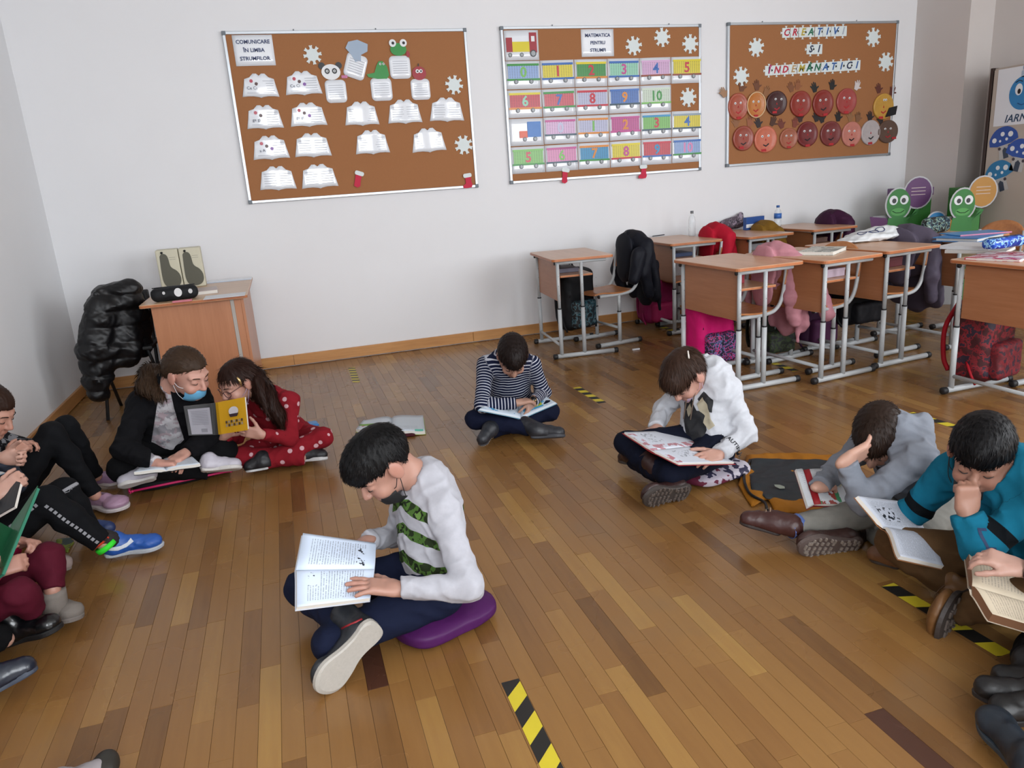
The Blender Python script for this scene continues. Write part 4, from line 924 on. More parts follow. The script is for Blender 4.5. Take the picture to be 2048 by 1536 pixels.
backpack('dark green-black backpack behind the pink coat', (3.16, 4.30), .0, .28, .18, .36, fabric('pack_dkgreen', '12180f', .6), pattern('dkgreen_pr', ['12180f', '2c3a1c', '1c1c20'], 30), z=.04, vs=.012)
backpack('dusky purple backpack below the bare chair', (3.56, 4.36), .0, .28, .18, .4, fabric('pack_plum', '3c1c38', .6), fabric('pack_plum2', '4a2444', .6), z=.04, vs=.012)
# ------------------------------------------------------------------ things on the desks
def onto(k, px, py, z=.75): return G(px, py, z)
# workbook on desk 4
c = onto('4', 1645, 505); closed_book('workbook', 'thick workbook with grey printed cover on the pupil desk', c, .21, .30, .022, math.radians(-55), pattern('grey_cover', ['c8ccc4', '9aa29c', 'd8dcd4', '7c8480'], 16, .35), z=.7505)
# white drawstring bag
c = onto('5', 1745, 480); r = empty('drawstring_bag', (c[0], c[1], .7505), label='white cloth bag with navy rings printed on it, lying on a desk', cat='bag')
pr = [elp((0, 0, .03), (.2, .14, .035), k=.04), elp((.12, .02, .045), (.12, .1, .045), k=.04), elp((-.17, -.02, .015), (.14, .1, .016), k=.03)]
o, V, Fq = blob('bag_body', pr, .007, fabric('bag_white', 'd3d6d8', .8), None, lambda P, dd: np.maximum(dd-folds(P, .008, 21, .09), .0005-P[:, 2]), bounds=((-.33, -.17, 0), (.27, .17, .1))); o.parent = r
NAV = M('navy_print', '22305c', .6)
bv = BVHTree.FromPolygons([Vector(v) for v in V], [tuple(int(i) for i in q) for q in Fq])
for k in range(4):
    pts = []
    for j in range(15):
        a = 2*PI*j/14; h_ = bv.ray_cast(Vector((-.12+.05*k+.028*math.cos(a), -.03+.03*math.sin(a), .3)), Vector((0, 0, -1))); pts.append(tuple(h_[0]) if h_[0] else (-.12+.05*k, -.03, .03))
    tube('ring_print', pts, .0035, NAV, r, 6, closed=False)
# box in shelf of desk 4 and red things in shelves
def shelfbox(k, dx, dy, sz, color, label, name='box', rot=0, z=.62, cat='box'):
    d_ = DSK[k]; mw = Matrix.LocRotScale(d_.location, d_.rotation_euler, None); p = mw @ Vector((dx, dy, z+.0008))
    r = empty(name, tuple(p), (0, 0, d_.rotation_euler[2]+rot), label=label, cat=cat); w_, d2, h_ = sz
    box('body', (-w_/2, -d2/2, 0), (w_/2, d2/2, h_), M('shelf_'+color, color, .5, var=.15, vscale=30), r, .003)
    box('lid', (-w_/2-.001, -d2/2-.001, h_*.7), (w_/2+.001, d2/2+.001, h_+.001), M('shelf_lid_'+color, color, .4), r, .002); return r
shelfbox('4', -.03, -.13, (.2, .16, .05), 'b9a6b4', 'pale pink patterned box in the shelf of the workbook desk')
shelfbox('2', -.06, -.05, (.1, .12, .055), '9c2c3a', 'red case in the shelf of the front desk', cat='case'); shelfbox('2', .02, .1, (.12, .16, .04), '6a6e88', 'grey-blue case in the shelf of the front desk', cat='case')
shelfbox('5', -.03, -.1, (.2, .2, .06), '5c1420', 'dark red folder stack in the shelf of the bag desk', cat='folder'); shelfbox('1', -.06, .0, (.18, .26, .03), '5c5866', 'dark violet book in the shelf of the first desk', 'book', cat='book')
shelfbox('w2', -.05, -.08, (.2, .2, .03), '2c3c60', 'dark blue books in the shelf by the back wall', 'book', cat='book'); shelfbox('w3', -.05, -.08, (.2, .22, .05), '8c8c90', 'pile of grey books in the shelf below the scarf', 'book', cat='book'); shelfbox('w4', -.05, -.08, (.2, .22, .04), '6a5048', 'brownish books in the shelf beside the purple coat', 'book', cat='book')
# bottles
def bottle(c, h, R_, label, capc, bandc=None, z=.75):
    r = empty('water_bottle', (c[0], c[1], z), label=label, cat='bottle', group='plastic bottles on the desks')
    pf = [(.0, .0), (.9, 0), (1, .03), (1, .3), (.93, .33), (1, .36), (1, .62), (.85, .74), (.45, .84), (.4, .9)]
    V, Fc = [], []; n = 14
    for a, b in pf: V += [(a*R_*math.cos(2*PI*j/n), a*R_*math.sin(2*PI*j/n), b*h) for j in range(n)]
    for i in range(len(pf)-1):
        for j in range(n): Fc.append((i*n+j, i*n+(j+1) % n, (i+1)*n+(j+1) % n, (i+1)*n+j))
    mesh('bottle_wall', V, Fc, M('clear_plastic', 'e4ecf0', .06, alpha=.32, spec=.8), r, smooth=True)
    tube('cap', [(0, 0, h*.89), (0, 0, h*.99)], R_*.46, M('cap_'+capc, capc, .4), r, 12)
    if bandc: tube('paper_band', [(0, 0, h*.38), (0, 0, h*.62)], R_*1.02, M('band_'+bandc, bandc, .4), r, 16, smooth=True)
    return r
bottle(G(1384, 472, .75), .215, .03, 'clear bottle with a grey cap on the desk by the back wall', '6c7074'); bottle((4.33, 5.84), .19, .033, 'water bottle with a blue band and blue cap on the back desk', '2c5a9c', '3468b4')
c = G(1318, 472, .75); tube('pen', [(c[0]-.07, c[1]-.01, .7545), (c[0]+.07, c[1]+.03, .7545)], .004, M('pen_dark', '2c2c34', .4), None, 8, label='dark pen lying on the desk with the clear bottle', cat='pen')
c = G(1465, 458, .75); pr = [elp((c[0], c[1], .80), (.13, .1, .05), k=.04), cap((c[0]-.15, c[1], .775), (c[0]-.02, c[1]+.02, .79), .03, .05, k=.04), cap((c[0]+.04, c[1], .81), (c[0]+.1, c[1]+.02, .88), .055, .03, k=.03)]
blob('scarf', pr, .009, pattern('scarf_grey', ['5c505c', '877a88', '3c3640', '9a8c9c'], 14, .8), None, lambda P, d: np.maximum(d-folds(P, .014, 33, .1), .751-P[:, 2]), bounds=((c[0]-.25, c[1]-.15, .74), (c[0]+.25, c[1]+.15, .95)), label='crumpled grey scarf heap on a desk by the back wall', cat='scarf')
c = G(1492, 450, .75); elr = [elp((c[0], c[1]-.02, .79), (.055, .04, .038))]
blob('pink_pouch', elr, .007, M('shiny_pink', 'a8244e', .25, coat=.6), None, lambda P, d: d-folds(P, .006, 3, .05), bounds=((c[0]-.07, c[1]-.08, .74), (c[0]+.07, c[1]+.05, .84)), label='shiny pink pouch beside the grey scarf heap', cat='pouch')
c = (4.05, 5.8); r = empty('card_box', (c[0], c[1], .751), (0, 0, .2), label='blue and white card box leaning behind the pink pouch', cat='box')
box('body', (-.11, -.02, 0), (.11, .02, .11), M('box_blue', '2c4f90', .4), r, .002); box('band', (-.112, -.0212, .02), (.112, -.0195, .05), PAPERW, r)
# blue folders, case on desk 7
c = G(1940, 478, .75); r = empty('folder', (c[0], c[1], .7508), (0, 0, .3), label='bright blue folder under the other papers on the far right desk', cat='folder', group='blue folders on the far right desk')
box('flap', (-.2, -.14, 0), (.2, .14, .004), M('folder_blue', '2c78b8', .35), r, .001); box('papers', (-.18, -.125, .004), (.17, .125, .022), M('page_edges', 'd8d4cc', .7), r, .001); box('flap', (-.2, -.14, .022), (.2, .14, .026), M('folder_blue', '2c78b8', .35), r, .001)
r = empty('folder', (c[0]+.08, c[1]+.04, .778), (0, 0, -.25), label='smaller blue folder with a pink edge lying on top of the other', cat='folder', group='blue folders on the far right desk')
box('flap', (-.17, -.11, 0), (.17, .11, .006), M('folder_blue2', '3c88c4', .3), r, .001); box('pink_edge', (-.17, -.113, 0), (.17, -.108, .008), M('pink_edge', 'b87490', .4), r)
c = G(1870, 466, .75); pouch('pencil_case', 'dark teal patterned pencil case standing at the back of the far desk', c+np.array([0, .0, 0]), .24, .08, .11, .1, '14303c', z=.751, mat=pattern('teal_case', ['10202c', '1c4a5c', '88a090', '0c141c'], 30, .5))
# desk 6
c = G(1950, 505, .75); closed_book('exercise_book', 'pale exercise book at the bottom of the pile on the nearest right desk', c+np.array([.06, .02, 0]), .24, .3, .018, .5, M('cover_pale', 'b8b4b0', .5, var=.1), z=.7505)
closed_book('exercise_book', 'white exercise book on top of the pile on the nearest right desk', c+np.array([.05, .06, 0]), .22, .26, .02, .3, M('cover_white', 'c9c9cc', .4, var=.1), z=.769)
c = G(2010, 515, .75); closed_book('notebook', 'glossy red and white notebook in front of the pile', c+np.array([.0, .0, 0]), .26, .32, .012, -1.25, pattern('notebook_cover', ['c8b0b8', 'b83048', 'd8d4d8'], 9, .25), z=.7505)
c = G(2012, 502, .78); pouch('pencil_case', 'shiny blue pencil case with pale squiggles at the right edge', c+np.array([.04, .05, 0]), .26, .08, .06, .05, '16409c', z=.79, mat=pattern('blue_case', ['1440a0', '1c50b8', '8cc0e0', '0c2c80'], 24, .25))
# ------------------------------------------------------------------ wardrobe with posters
r = empty('wardrobe', (5.85, 4.55, 0), (0, 0, -PI/2), label='pale wardrobe with dark brown edge by the right wall', cat='wardrobe')
WB = M('wardrobe_board', 'b3a79c', .5, var=.03, vscale=8); WE = M('wardrobe_edge', '2e1f1a', .5)
box('carcass', (-.55, .02, .03), (.55, .39, 1.94), WB, r, .003); box('dark_edge', (-.575, -.002, .0), (-.55, .39, 1.945), WE, r, .002); box('plinth', (-.55, .03, 0), (.55, .38, .03), WE, r)
for s in (-1, 1):
    dr = box('door', (s*.27-.268, 0, .05), (s*.27+.268, .018, 1.925), WB, r, .002)
    tube('handle', arc([(s*.04, 0, .78), (s*.04, -.03, .8), (s*.04, -.03, .95), (s*.04, 0, .97)], 4), .005, M('chrome', 'c8ccd0', .2, metal=1), dr, 8)
def wrd(px, py): p = QX(px, py, 5.85); return -(p[1]-4.55), p[2]
def wposter(name, px, py, label, cat, dy=0): x, z = wrd(px, py); return empty(name, (5.85-.001-dy, 4.55-x, z), (0, 0, -PI/2), label=label, cat=cat)
x0, z1 = wrd(1998, 140); x1, z0 = wrd(2075, 245); xc, zc = (x0+x1)/2, (z0+z1)/2
r = empty('winter_poster', (5.849, 4.55-xc, zc), (0, 0, -PI/2), label='white poster with a blue round ornament face and the word IARNA', cat='poster'); w, h = (x1-x0)/2, (z1-z0)/2
poly('sheet', rect(-w, -h, w, h), .0015, LAMW, r)
bx = w*.25; poly('ball', ell(bx, h*.08, .125, .13, 32), .0008, M('ball_blue', '2f7fb8', .4, var=.15, vscale=6), r, z0=.0016)
poly('ball_cap', rrect(.07, .05), .0008, M('cap_pale', 'a8b8cc', .4), r, z0=.0016).location = (bx, 0, h*.08+.145)
tube('loop', [(bx+.02*math.cos(a), -.003, h*.08+.195+.03*math.sin(a)) for a in np.linspace(0, 2*PI, 13)[:-1]], .003, M('loop_blue', '5a7ca8', .4), r, 6, closed=True)
for s in (-1, 1):
    e = poly('eye', ell(bx+s*.042, h*.08+.03, .032, .045), .0008, WHT, r, z0=.0024); poly('pupil', ell(bx+s*.038, h*.08+.015, .014, .02), .0008, BLKc, e, z0=.0032)
    tube('brow', arc([(bx+s*.015, -.004, h*.08+.088), (bx+s*.045, -.004, h*.08+.098), (bx+s*.075, -.004, h*.08+.085)], 4), .003, BLKc, r, 6)
tube('smile', arc([(bx-.04, -.004, h*.08-.075), (bx, -.004, h*.08-.09), (bx+.04, -.004, h*.08-.072)], 4), .003, M('smile_blue', '1c4c88', .5), r, 6)
text('lettering', 'IARNA', .085, M('iarna_blue', '22405c', .5), r, (bx*.6, -.0018, -h*.78), shear=.25, bold=.001)
for px, py, cc, wd, rot in ((2008, 285, '2a4f9c', 'left one with the violet-blue cap', .25), (2040, 310, '2c52a4', 'right one cut by the picture edge', -.2), (1999, 352, '2878a8', 'lowest one with the teal-blue cap', .3)):
    r = wposter('mushroom_house', px, py, 'paper mushroom house on the wardrobe door, '+wd, 'decoration'); r.rotation_euler = (0, -rot, -PI/2); r['group'] = 'paper mushroom houses on the wardrobe'
    r.location[0] -= .001*(px > 2030)+.0005
    poly('stem', [(-.06, -.13), (.06, -.13), (.05, -.02), (.05, .02), (-.05, .02), (-.05, -.02)], .001, M('stem_pale', 'b8b6b4', .6), r)
    poly('cap', [(p[0], p[1]) for p in arc([(-.13, 0, 0), (-.12, .06, 0), (-.05, .12, 0), (.05, .12, 0), (.12, .06, 0), (.13, 0, 0)], 4)]+[(.06, -.02), (-.06, -.02)], .001, M('cap_'+cc, cc, .5), r, z0=.001)
    poly('door', [(-.02, -.13), (.025, -.13), (.025, -.06), (.0, -.04), (-.02, -.06)], .001, M('door_slate', '3a4454', .6), r, z0=.001)
    for x, z, rr in ((-.08, .04, .02), (0, .07, .018), (.07, .05, .022), (.03, .02, .012), (-.03, .02, .01)): poly('spot', ell(x, z, rr), .0008, WHT, r, z0=.002)
    for s in (-1, 1): poly('window', ell(s*.045, -.04, .013), .0008, M('win_slate', '4a4048', .6), r, z0=.001)
# ------------------------------------------------------------------ cardboard displays with green figures
def display(px, py, Y, s, boxc, bubc, label, bx, bubble_up, cape, facing=.45):
    base = Q(px, py, Y); r = empty('cardboard_display', (base[0], Y, 0), (0, 0, -facing), label=label, cat='display stand', group='cardboard displays with green big-eyed figures'); z0 = base[2]; sw_ = .3 if s >= 1 else .17
    box('stand', (-.02, .06, 0), (sw_, .26, z0+.06), M('disp_green', '2f7c2a', .5), r, .004); box('header', (-.02, .05, z0+.06), (sw_+.01, .26, z0+.13), M('disp_'+boxc, boxc, .5), r, .004)
    box('back_card', (-.2, .045, 0), (.06, .055, z0-.1), M('disp_grey', '8f8f90', .6), r)
    def P_(pts, nm, m_, z, th=.003): o_ = poly(nm, [(a*s, z0+b*s) for a, b in pts], th, m_, r, z0=z); return o_
    WB_ = M('card_rim', 'b9b9bc', .6); g1 = M('fig_green', '2f7a34', .55, var=.12, vscale=14); g2 = M('fig_green_light', '4c9a48', .5)
    P_(ell(0, .0, .115, .15), 'rim', WB_, -.002); P_(ell(bubble_up[0], bubble_up[1], .125, .145), 'bubble_rim', WB_, -.004); P_(ell(bubble_up[0], bubble_up[1], .112, .132), 'speech_bubble', M('bub_'+bubc, bubc, .5), .001)
    for k in range(3): P_(rect(bubble_up[0]-.06, bubble_up[1]+.04-.03*k, bubble_up[0]+.06, bubble_up[1]+.046-.03*k), 'bubble_line', M('bub_line', 'c8b8b0', .6), .0045, .0006)
    P_([(-.1, -.12), (-.24, -.1), (-.22, -.2), (-.12, -.26), (-.04, -.2)], 'cape', M('cape_'+cape, cape, .6), -.001)
    P_([(-.08, -.12), (.08, -.12), (.1, -.3), (-.1, -.3)], 'body', g1, .001); P_([(.05, -.14), (.16, -.1), (.18, -.06), (.15, -.05), (.07, -.17)], 'arm', g1, .002)
    P_(ell(0, 0, .1, .135, 28), 'head', g1, .002); P_(ell(.0, -.07, .062, .035), 'muzzle', g2, .0052, .001)
    for q in (-1, 1):
        P_(ell(q*.045, .035, .036, .042), 'eye', WHT, .006, .001); P_(ell(q*.04, .03, .018, .022), 'pupil', BLKc, .0072, .001)
    tube('smile', [(a*s, -.008, z0+b*s) for a, b in ((-.05, -.06), (-.02, -.078), (.02, -.078), (.05, -.058))], .003, M('smile_dark', '173a1c', .6), r, 6)
    return r
display(1797, 408, 5.55, 1.0, '5c2468', '5a2a62', 'cardboard display with a green big-eyed figure and a purple speech bubble', 0, (.16, .09), '5a2a5c')
display(1926, 408, 5.0, .92, '2f7c2a', 'b07c2a', 'cardboard display with a green big-eyed figure and an orange speech bubble', 0, (.16, .1), '9a7024')
c = Q(1868, 440, 5.2); r = empty('desk_sign', (c[0], 5.2, 0), (0, 0, -.3), label='small round blue sign on a post between the two green figures', cat='sign')
box('post', (-.03, .0, 0), (.03, .02, c[2]-.05), M('disp_grey', '8f8f90', .6), r); poly('disc', ell(.02, c[2], .085, .075, 24), .004, M('card_rim', 'b9b9bc', .6), r, z0=.001); poly('blue_disc', ell(.02, c[2], .072, .063, 24), .002, M('disc_blue', '2c7ab0', .5), r, z0=.005)
c = Q(1915, 575, 4.4); r = empty('letter_card', (4.62, 3.9, .0), (0, 0, -.6), label='white card with black letters UE standing behind the grey-violet coat', cat='card')
box('card', (-.12, 0, .30), (.12, .012, .50), PAPERW, r); box('support', (-.1, .012, 0), (.1, .03, .3), M('disp_grey', '8f8f90', .6), r); text('lettering', 'UE', .11, BLKc, r, (0, -.0005, .41), bold=.002)
# little things on the floor
c = G(1272, 700); box('chalk', (c[0]-.03, c[1]-.006, .0008), (c[0]+.03, c[1]+.006, .012), PAPERW, label='white chalk stick lying on the floor near the first chair', cat='chalk')
# ================================================================== people
SKIN_C = {}
def skin(c):
    nm = 'skin_'+c
    if nm in MATS: return MATS[nm]
    m = D.materials.new(nm); m.use_nodes = True; MATS[nm] = m; t = NT(m); a = t.attr('blush'); base = lin(c)
    rd = (min(1, base[0]*.98), base[1]*.62, base[2]*.58, 1); n = t.noise(45, t.coord('Object'), 3)
    f = t.math('ADD', t.math('MULTIPLY', a.outputs['Fac'], .75), t.math('MULTIPLY', n.outputs[0], .12)); t.link(t.mix(f, base, rd), t.b.inputs['Base Color'])
    t.b.inputs['Roughness'].default_value = .5; t.b.inputs['Subsurface Weight'].default_value = .12; t.b.inputs['Subsurface Radius'].default_value = (.01, .004, .002); t.b.inputs['Subsurface Scale'].default_value = .6
    return m
def hair_mat(c):
    nm = 'hair_'+c
    if nm in MATS: return MATS[nm]
    m = D.materials.new(nm); m.use_nodes = True; MATS[nm] = m; t = NT(m); a = t.attr('tone'); b = lin(c); lt = tuple(min(1, v*1.9) for v in b[:3])+(1,); dk = tuple(v*.55 for v in b[:3])+(1,)
    t.link(t.mix(a.outputs['Fac'], dk, lt), t.b.inputs['Base Color']); t.b.inputs['Roughness'].default_value = .5; t.b.inputs['Specular IOR Level'].default_value = .16; return m
def head_frame(heading, pitch, roll=0):
    a, p = math.radians(heading), math.radians(pitch)
    f = np.array([math.cos(a)*math.cos(p), math.sin(a)*math.cos(p), math.sin(p)]); rt = np.array([math.sin(a), -math.cos(a), 0]); up = np.cross(rt, f)
    c, s = math.cos(math.radians(roll)), math.sin(math.radians(roll)); r2 = c*rt+s*up; u2 = np.cross(r2, f); return np.array([r2, f, u2])   # rows: right, forward, up
def head_prims(c, R, s):
    L = lambda x, y, z: c+s*(np.array([x, y, z])@R)
    e = lambda p, r, k=.015: elp(L(*p), np.array(r)*s, R, k*s)
    q = lambda a, b, ra, rb=None, k=.008: cap(L(*a), L(*b), ra*s, (rb or ra)*s, k=k*s)
    P = [e((0, -.012, .028), (.072, .092, .079)), e((0, .03, -.03), (.054, .06, .062), .03), e((0, .018, -.058), (.046, .05, .034), .03), q((-.008, .07, -.088), (.008, .07, -.088), .017, k=.02)]
    P += [q((0, .088, .008), (0, .107, -.027), .0075, .0105, .01), q((-.009, .1, -.031), (.009, .1, -.031), .0075, k=.006)]
    for x in (-1, 1): P += [e((x*.034, .064, -.036), (.024, .024, .022), .02), q((x*.012, .083, .024), (x*.045, .068, .024), .009, k=.014), e((x*.03, .0745, .002), (.0165, .0125, .0125), .006)]
    P += [q((-.016, .087, -.055), (.016, .087, -.055), .0065, k=.006), q((-.013, .086, -.064), (.013, .086, -.064), .0068, k=.006)]
    for x in (-1, 1):
        P += [elp(L(x*.079, -.008, -.002), np.array((.009, .022, .034))*s, R, .006*s), elp(L(x*.074, -.002, -.024), np.array((.007, .01, .012))*s, R, .006*s)]
    return P, L
def hand_geo(w, d, n, side, curl=(.3, .3, .3, .3), spread=.12, s=1.0, thumb=(.75, .3)):
    """w wrist, d towards the fingers, n out of the palm; side=+1 left hand, -1 right hand"""
    w = np.asarray(w, float); d = nrm(d); n = nrm(np.asarray(n, float)-d*(np.asarray(n, float)@d)); lat = np.cross(n, d)*side   # towards the thumb
    P = []; PL = .074*s
    R = np.array([lat, d, n]); P.append((rbox(w+d*PL*.54, (.031*s, PL*.52, .0115*s), .011*s, R)[0], .012*s)); P.append(cap(w-d*.02, w+d*.015, .0185*s, .019*s, sq=(n, .78), k=.015*s))
    P.append(cap(w+lat*.016*s+d*.012*s, w+lat*.022*s+d*PL*.45, .0135*s, .011*s, k=.01*s))
    fl = ((.0235, .056, .0078), (.008, .063, .008), (-.008, .058, .0077), (-.0225, .046, .0068))
    for i, (o, L_, r) in enumerate(fl):
        b = w+d*PL*(.93 if i < 3 else .86)+lat*o*s; a0 = spread*(1.2-.8*i); dd = nrm(d*math.cos(a0)+lat*math.sin(a0)); c = curl[i]; p = b; ang = c*.8
        for j, (fr, m_) in enumerate(((.42, 1), (.32, .92), (.26, .82))):
            v = dd*math.cos(ang)+n*math.sin(ang); p2 = p+v*L_*fr*s; P.append(cap(p, p2, r*s*m_, r*s*m_*.93, k=.0035*s)); p = p2; ang += c*1.15
    b = w+d*PL*.22+lat*.026*s; a0, c = thumb; v = nrm(d*math.cos(a0)+lat*math.sin(a0)+n*.25); p = b; 
    for j, (l_, m_) in enumerate(((.034, 1), (.027, .9), (.02, .8))):
        p2 = p+v*l_*s; P.append(cap(p, p2, .0098*s*m_, .0092*s*m_, k=.005*s)); p = p2; v = nrm(v*math.cos(c)+nrm(n*.7+d*.5-lat*.3)*math.sin(c))
    return P
def make_hair(V, Fq, R, c, s, mat, parent, flow, n, length=.024, width=.0016, seed=0, lift=.0015, name='hair_strands', droop=0, name2=None):
    """thin tapered blades lying along the hair surface; joined into one part"""
    r = np.random.default_rng(seed); tri = Fq[:, [0, 1, 2]]; A = V[tri[:, 1]]-V[tri[:, 0]]; Bv = V[Fq[:, 3]]-V[tri[:, 0]]; N = np.cross(A, Bv); ar = np.linalg.norm(N, axis=1)+1e-12; N /= ar[:, None]
    pick = r.choice(len(Fq), n, p=ar/ar.sum()); p = V[Fq[pick]].mean(1); nn = N[pick]
    d = flow(p); d = d-nn*(d*nn).sum(1)[:, None]; ok = np.linalg.norm(d, axis=1) > .05; p, nn, d = p[ok], nn[ok], d[ok]; d /= np.linalg.norm(d, axis=1)[:, None]
    m_ = len(p); jit = r.normal(size=(m_, 3))*.09; d = d+jit; d /= np.linalg.norm(d, axis=1)[:, None]; sd = np.cross(d, nn); sd /= np.linalg.norm(sd, axis=1)[:, None]+1e-9
    L_ = (length*r.uniform(.6, 1.3, m_))[:, None]; w = width*s; lf = (lift*r.uniform(.4, 1.6, m_))[:, None]
    a = p-nn*.001; b = p+d*L_*.5+nn*lf-nn*.0; e = p+d*L_+nn*(lf*.6)-nn*L_*.06
    VV = np.stack([a-sd*w*.5, a+sd*w*.5, b-sd*w*.6, b+sd*w*.6, e], 1).reshape(-1, 3); k = np.arange(m_)[:, None]*5
    F1 = np.concatenate([k+np.array([[0, 1, 3, 2]])], 0); F2 = k+np.array([[2, 3, 4, 4]])
    me = D.meshes.new(name); loc = np.array(parent.location); me.from_pydata((VV-loc).tolist(), [], F1.tolist()+(k+np.array([[2, 3, 4]])).tolist()); me.update()
    me.polygons.foreach_set('use_smooth', [True]*len(me.polygons)); set_tone(me, np.repeat(r.uniform(.05, .5, m_), 5)); me.materials.append(mat)
    return put(D.objects.new(name, me), parent, kind='stuff')
def foot_frame(heel, toe, up):
    f = nrm(np.asarray(toe, float)-np.asarray(heel, float)); u = np.asarray(up, float); u = nrm(u-f*(u@f)); return f, u, np.cross(f, u)
def shoe(parent, heel, toe, up, kind='sneaker', color='303030', sole='d0d0cc', trim=None, L_=None, side=1, vs=.0045, lace='d0d0d0', sw=1.0, tread=None, ankle=None, name='shoe', mat=None):
    """heel, toe = ends of the sole; up = from the sole into the shoe"""
    heel = np.asarray(heel, float); toe = np.asarray(toe, float); f, u, l = foot_frame(heel, toe, up); L_ = np.linalg.norm(toe-heel); W = .041*sw*L_/.22; R = np.array([f, l, u])
    P = lambda x, y, z: heel+f*x*L_+l*y*W+u*z
    hgt = {'sneaker': .062, 'boot': .085, 'high': .078, 'mary': .045, 'croc': .055}[kind]; h0 = .018
    pr = [cap(P(.16, 0, .03), P(.82, .1*side, .026), .031, .027, k=.02), elp(P(.78, .1*side, .03), (.2*L_, W*.95, .026), R, .02), elp(P(.17, 0, .035), (.15*L_, W*.78, .035), R, .02), cap(P(.2, 0, .04), P(.55, .03*side, .042), .034, .027, k=.02)]
    if kind in ('boot', 'high'): pr.append(cap(P(.2, 0, .045), P(.2, 0, hgt+.02) if ankle is None else P(.18, 0, .05)+(np.asarray(ankle, float)-P(.18, 0, .05)), .040, .043, k=.02))
    elif kind == 'sneaker': pr.append(cap(P(.19, 0, .04), P(.2, 0, hgt), .037, .036, k=.02))
    def post(Pt, d):
        d = d-folds(Pt, .0015, 3, .03); z = (Pt-heel)@u; d = np.maximum(d, h0*.6-z)
        if kind in ('mary', 'croc'): d = np.maximum(d, -(np.sqrt((((Pt-P(.3, 0, .075))@R.T/np.array([.075, .026, .035]))**2).sum(1))-1)*.026)
        return d
    lo, hi = bounds_of([P(0, -1, 0), P(1, 1, 0), P(0, 1, hgt+.04), P(1, -1, hgt)] + ([ankle] if ankle is not None else []), .05)
    r = empty(name, tuple(heel), parent=parent) if parent is None else empty(name, tuple(heel-np.array(parent.location)), parent=parent)
    org = heel
    o, V, Fq = blob('upper', pr, vs, mat or M('shoe_'+color, color, .45, var=.08, bump=.1, bscale=300), None, post, bounds=(lo, hi)); 
    V2 = V-org; o.data.vertices.foreach_set('co', np.asarray(V2, np.float32).ravel()); o.data.update(); o.parent = r
    # sole outline
    out = [(0, 0), (.02, .55), (.1, .78), (.3, .66), (.45, .68), (.62, .9), (.8, 1.0), (.93, .72), (1, .12), (.97, -.4), (.85, -.82), (.7, -.92), (.5, -.7), (.3, -.62), (.12, -.74), (.02, -.5)]
    oc = arc([(x, y*1.0+.1*(x if side > 0 else x)*side, 0) for x, y in out+out[:1]], 3)[:-1]; n_ = len(oc); V = []; rings = ((.9, .0), (1.0, .004), (1.02, h0*.8), (.98, h0))
    for k, z in rings: V += [P(.5+(q[0]-.5)*k, q[1]*k*1.02, z)-org for q in oc]
    Fc = [tuple(range(n_))[::-1]]+[(i+a*n_, (i+1) % n_+a*n_, (i+1) % n_+(a+1)*n_, i+(a+1)*n_) for a in range(3) for i in range(n_)]+[tuple(3*n_+i for i in range(n_))]
    bm = bmesh.new(); vv = [bm.verts.new(v) for v in V]; [bm.faces.new([vv[i] for i in q]) for q in Fc]
    so = from_bm('sole', bm, M('sole_'+sole, sole, .6, var=.12, vscale=120), r, smooth=False)
    if tread:
        V, Fc = [], []
        def lug(x, y, a, b, th=.005):
            q = [P(x-a, y-b, 0), P(x+a, y-b, 0), P(x+a, y+b, 0), P(x-a, y+b, 0)]; n0 = len(V); V.extend([p-org+u*.002 for p in q]+[p-org-u*th for p in q])
            Fc.extend([(n0+4, n0+5, n0+6, n0+7)]+[(n0+i, n0+(i+1) % 4, n0+(i+1) % 4+4, n0+i+4) for i in range(4)])
        m_ = 26
        for k in range(m_):
            q = oc[int(k*n_/m_)]; lug(.5+(q[0]-.5)*.84, q[1]*.82, .014, .11)
        for x in np.linspace(.16, .86, 9):
            if .36 < x < .48: continue
            for y in ((-.35, .1, .45) if tread == 'lug' else (-.25, .3)): lug(x, y+.1*side*x, .018, .12)
        bm = bmesh.new(); vv = [bm.verts.new(v) for v in V]; [bm.faces.new([vv[i] for i in q]) for q in Fc]
        from_bm('tread', bm, M('tread_'+tread+sole, '8a7f76' if sole != '3a3330' else '5a504a', .7), r)
    if kind in ('sneaker', 'boot', 'high') and lace:
        g = []
        for k in range(4): x = .38+.085*k; z = hgt*.98-.012*k if kind != 'boot' else .08-.011*k; g.append(tube_geo(arc([P(x, -.5, z-.006), P(x+.01, 0, z+.008), P(x+.02, .5, z-.006)], 3), .0022, 6))
        mesh('laces', *(lambda q: ([v-org for v in q[0]], q[1]))(join_geo(*g)), M('lace_'+lace, lace, .6), r, smooth=True)
    if kind == 'mary': mesh('strap', *(lambda q: ([v-org for v in q[0]], q[1]))(tube_geo(arc([P(.42, -.85, .02), P(.42, 0, .062), P(.42, .85, .02)], 4), .006, 8)), o.data.materials[0], r, smooth=True)
    if trim: mesh('trim_line', *(lambda q: ([v-org for v in q[0]], q[1]))(tube_geo(arc([P(.04, side*-.2, .05), P(.2, side*-.98, .056), P(.4, side*-.9, .05)], 4), .0028, 6)), M('trim_'+trim, trim, .5), r, smooth=True)
    r['_f'] = 1
    return r, P
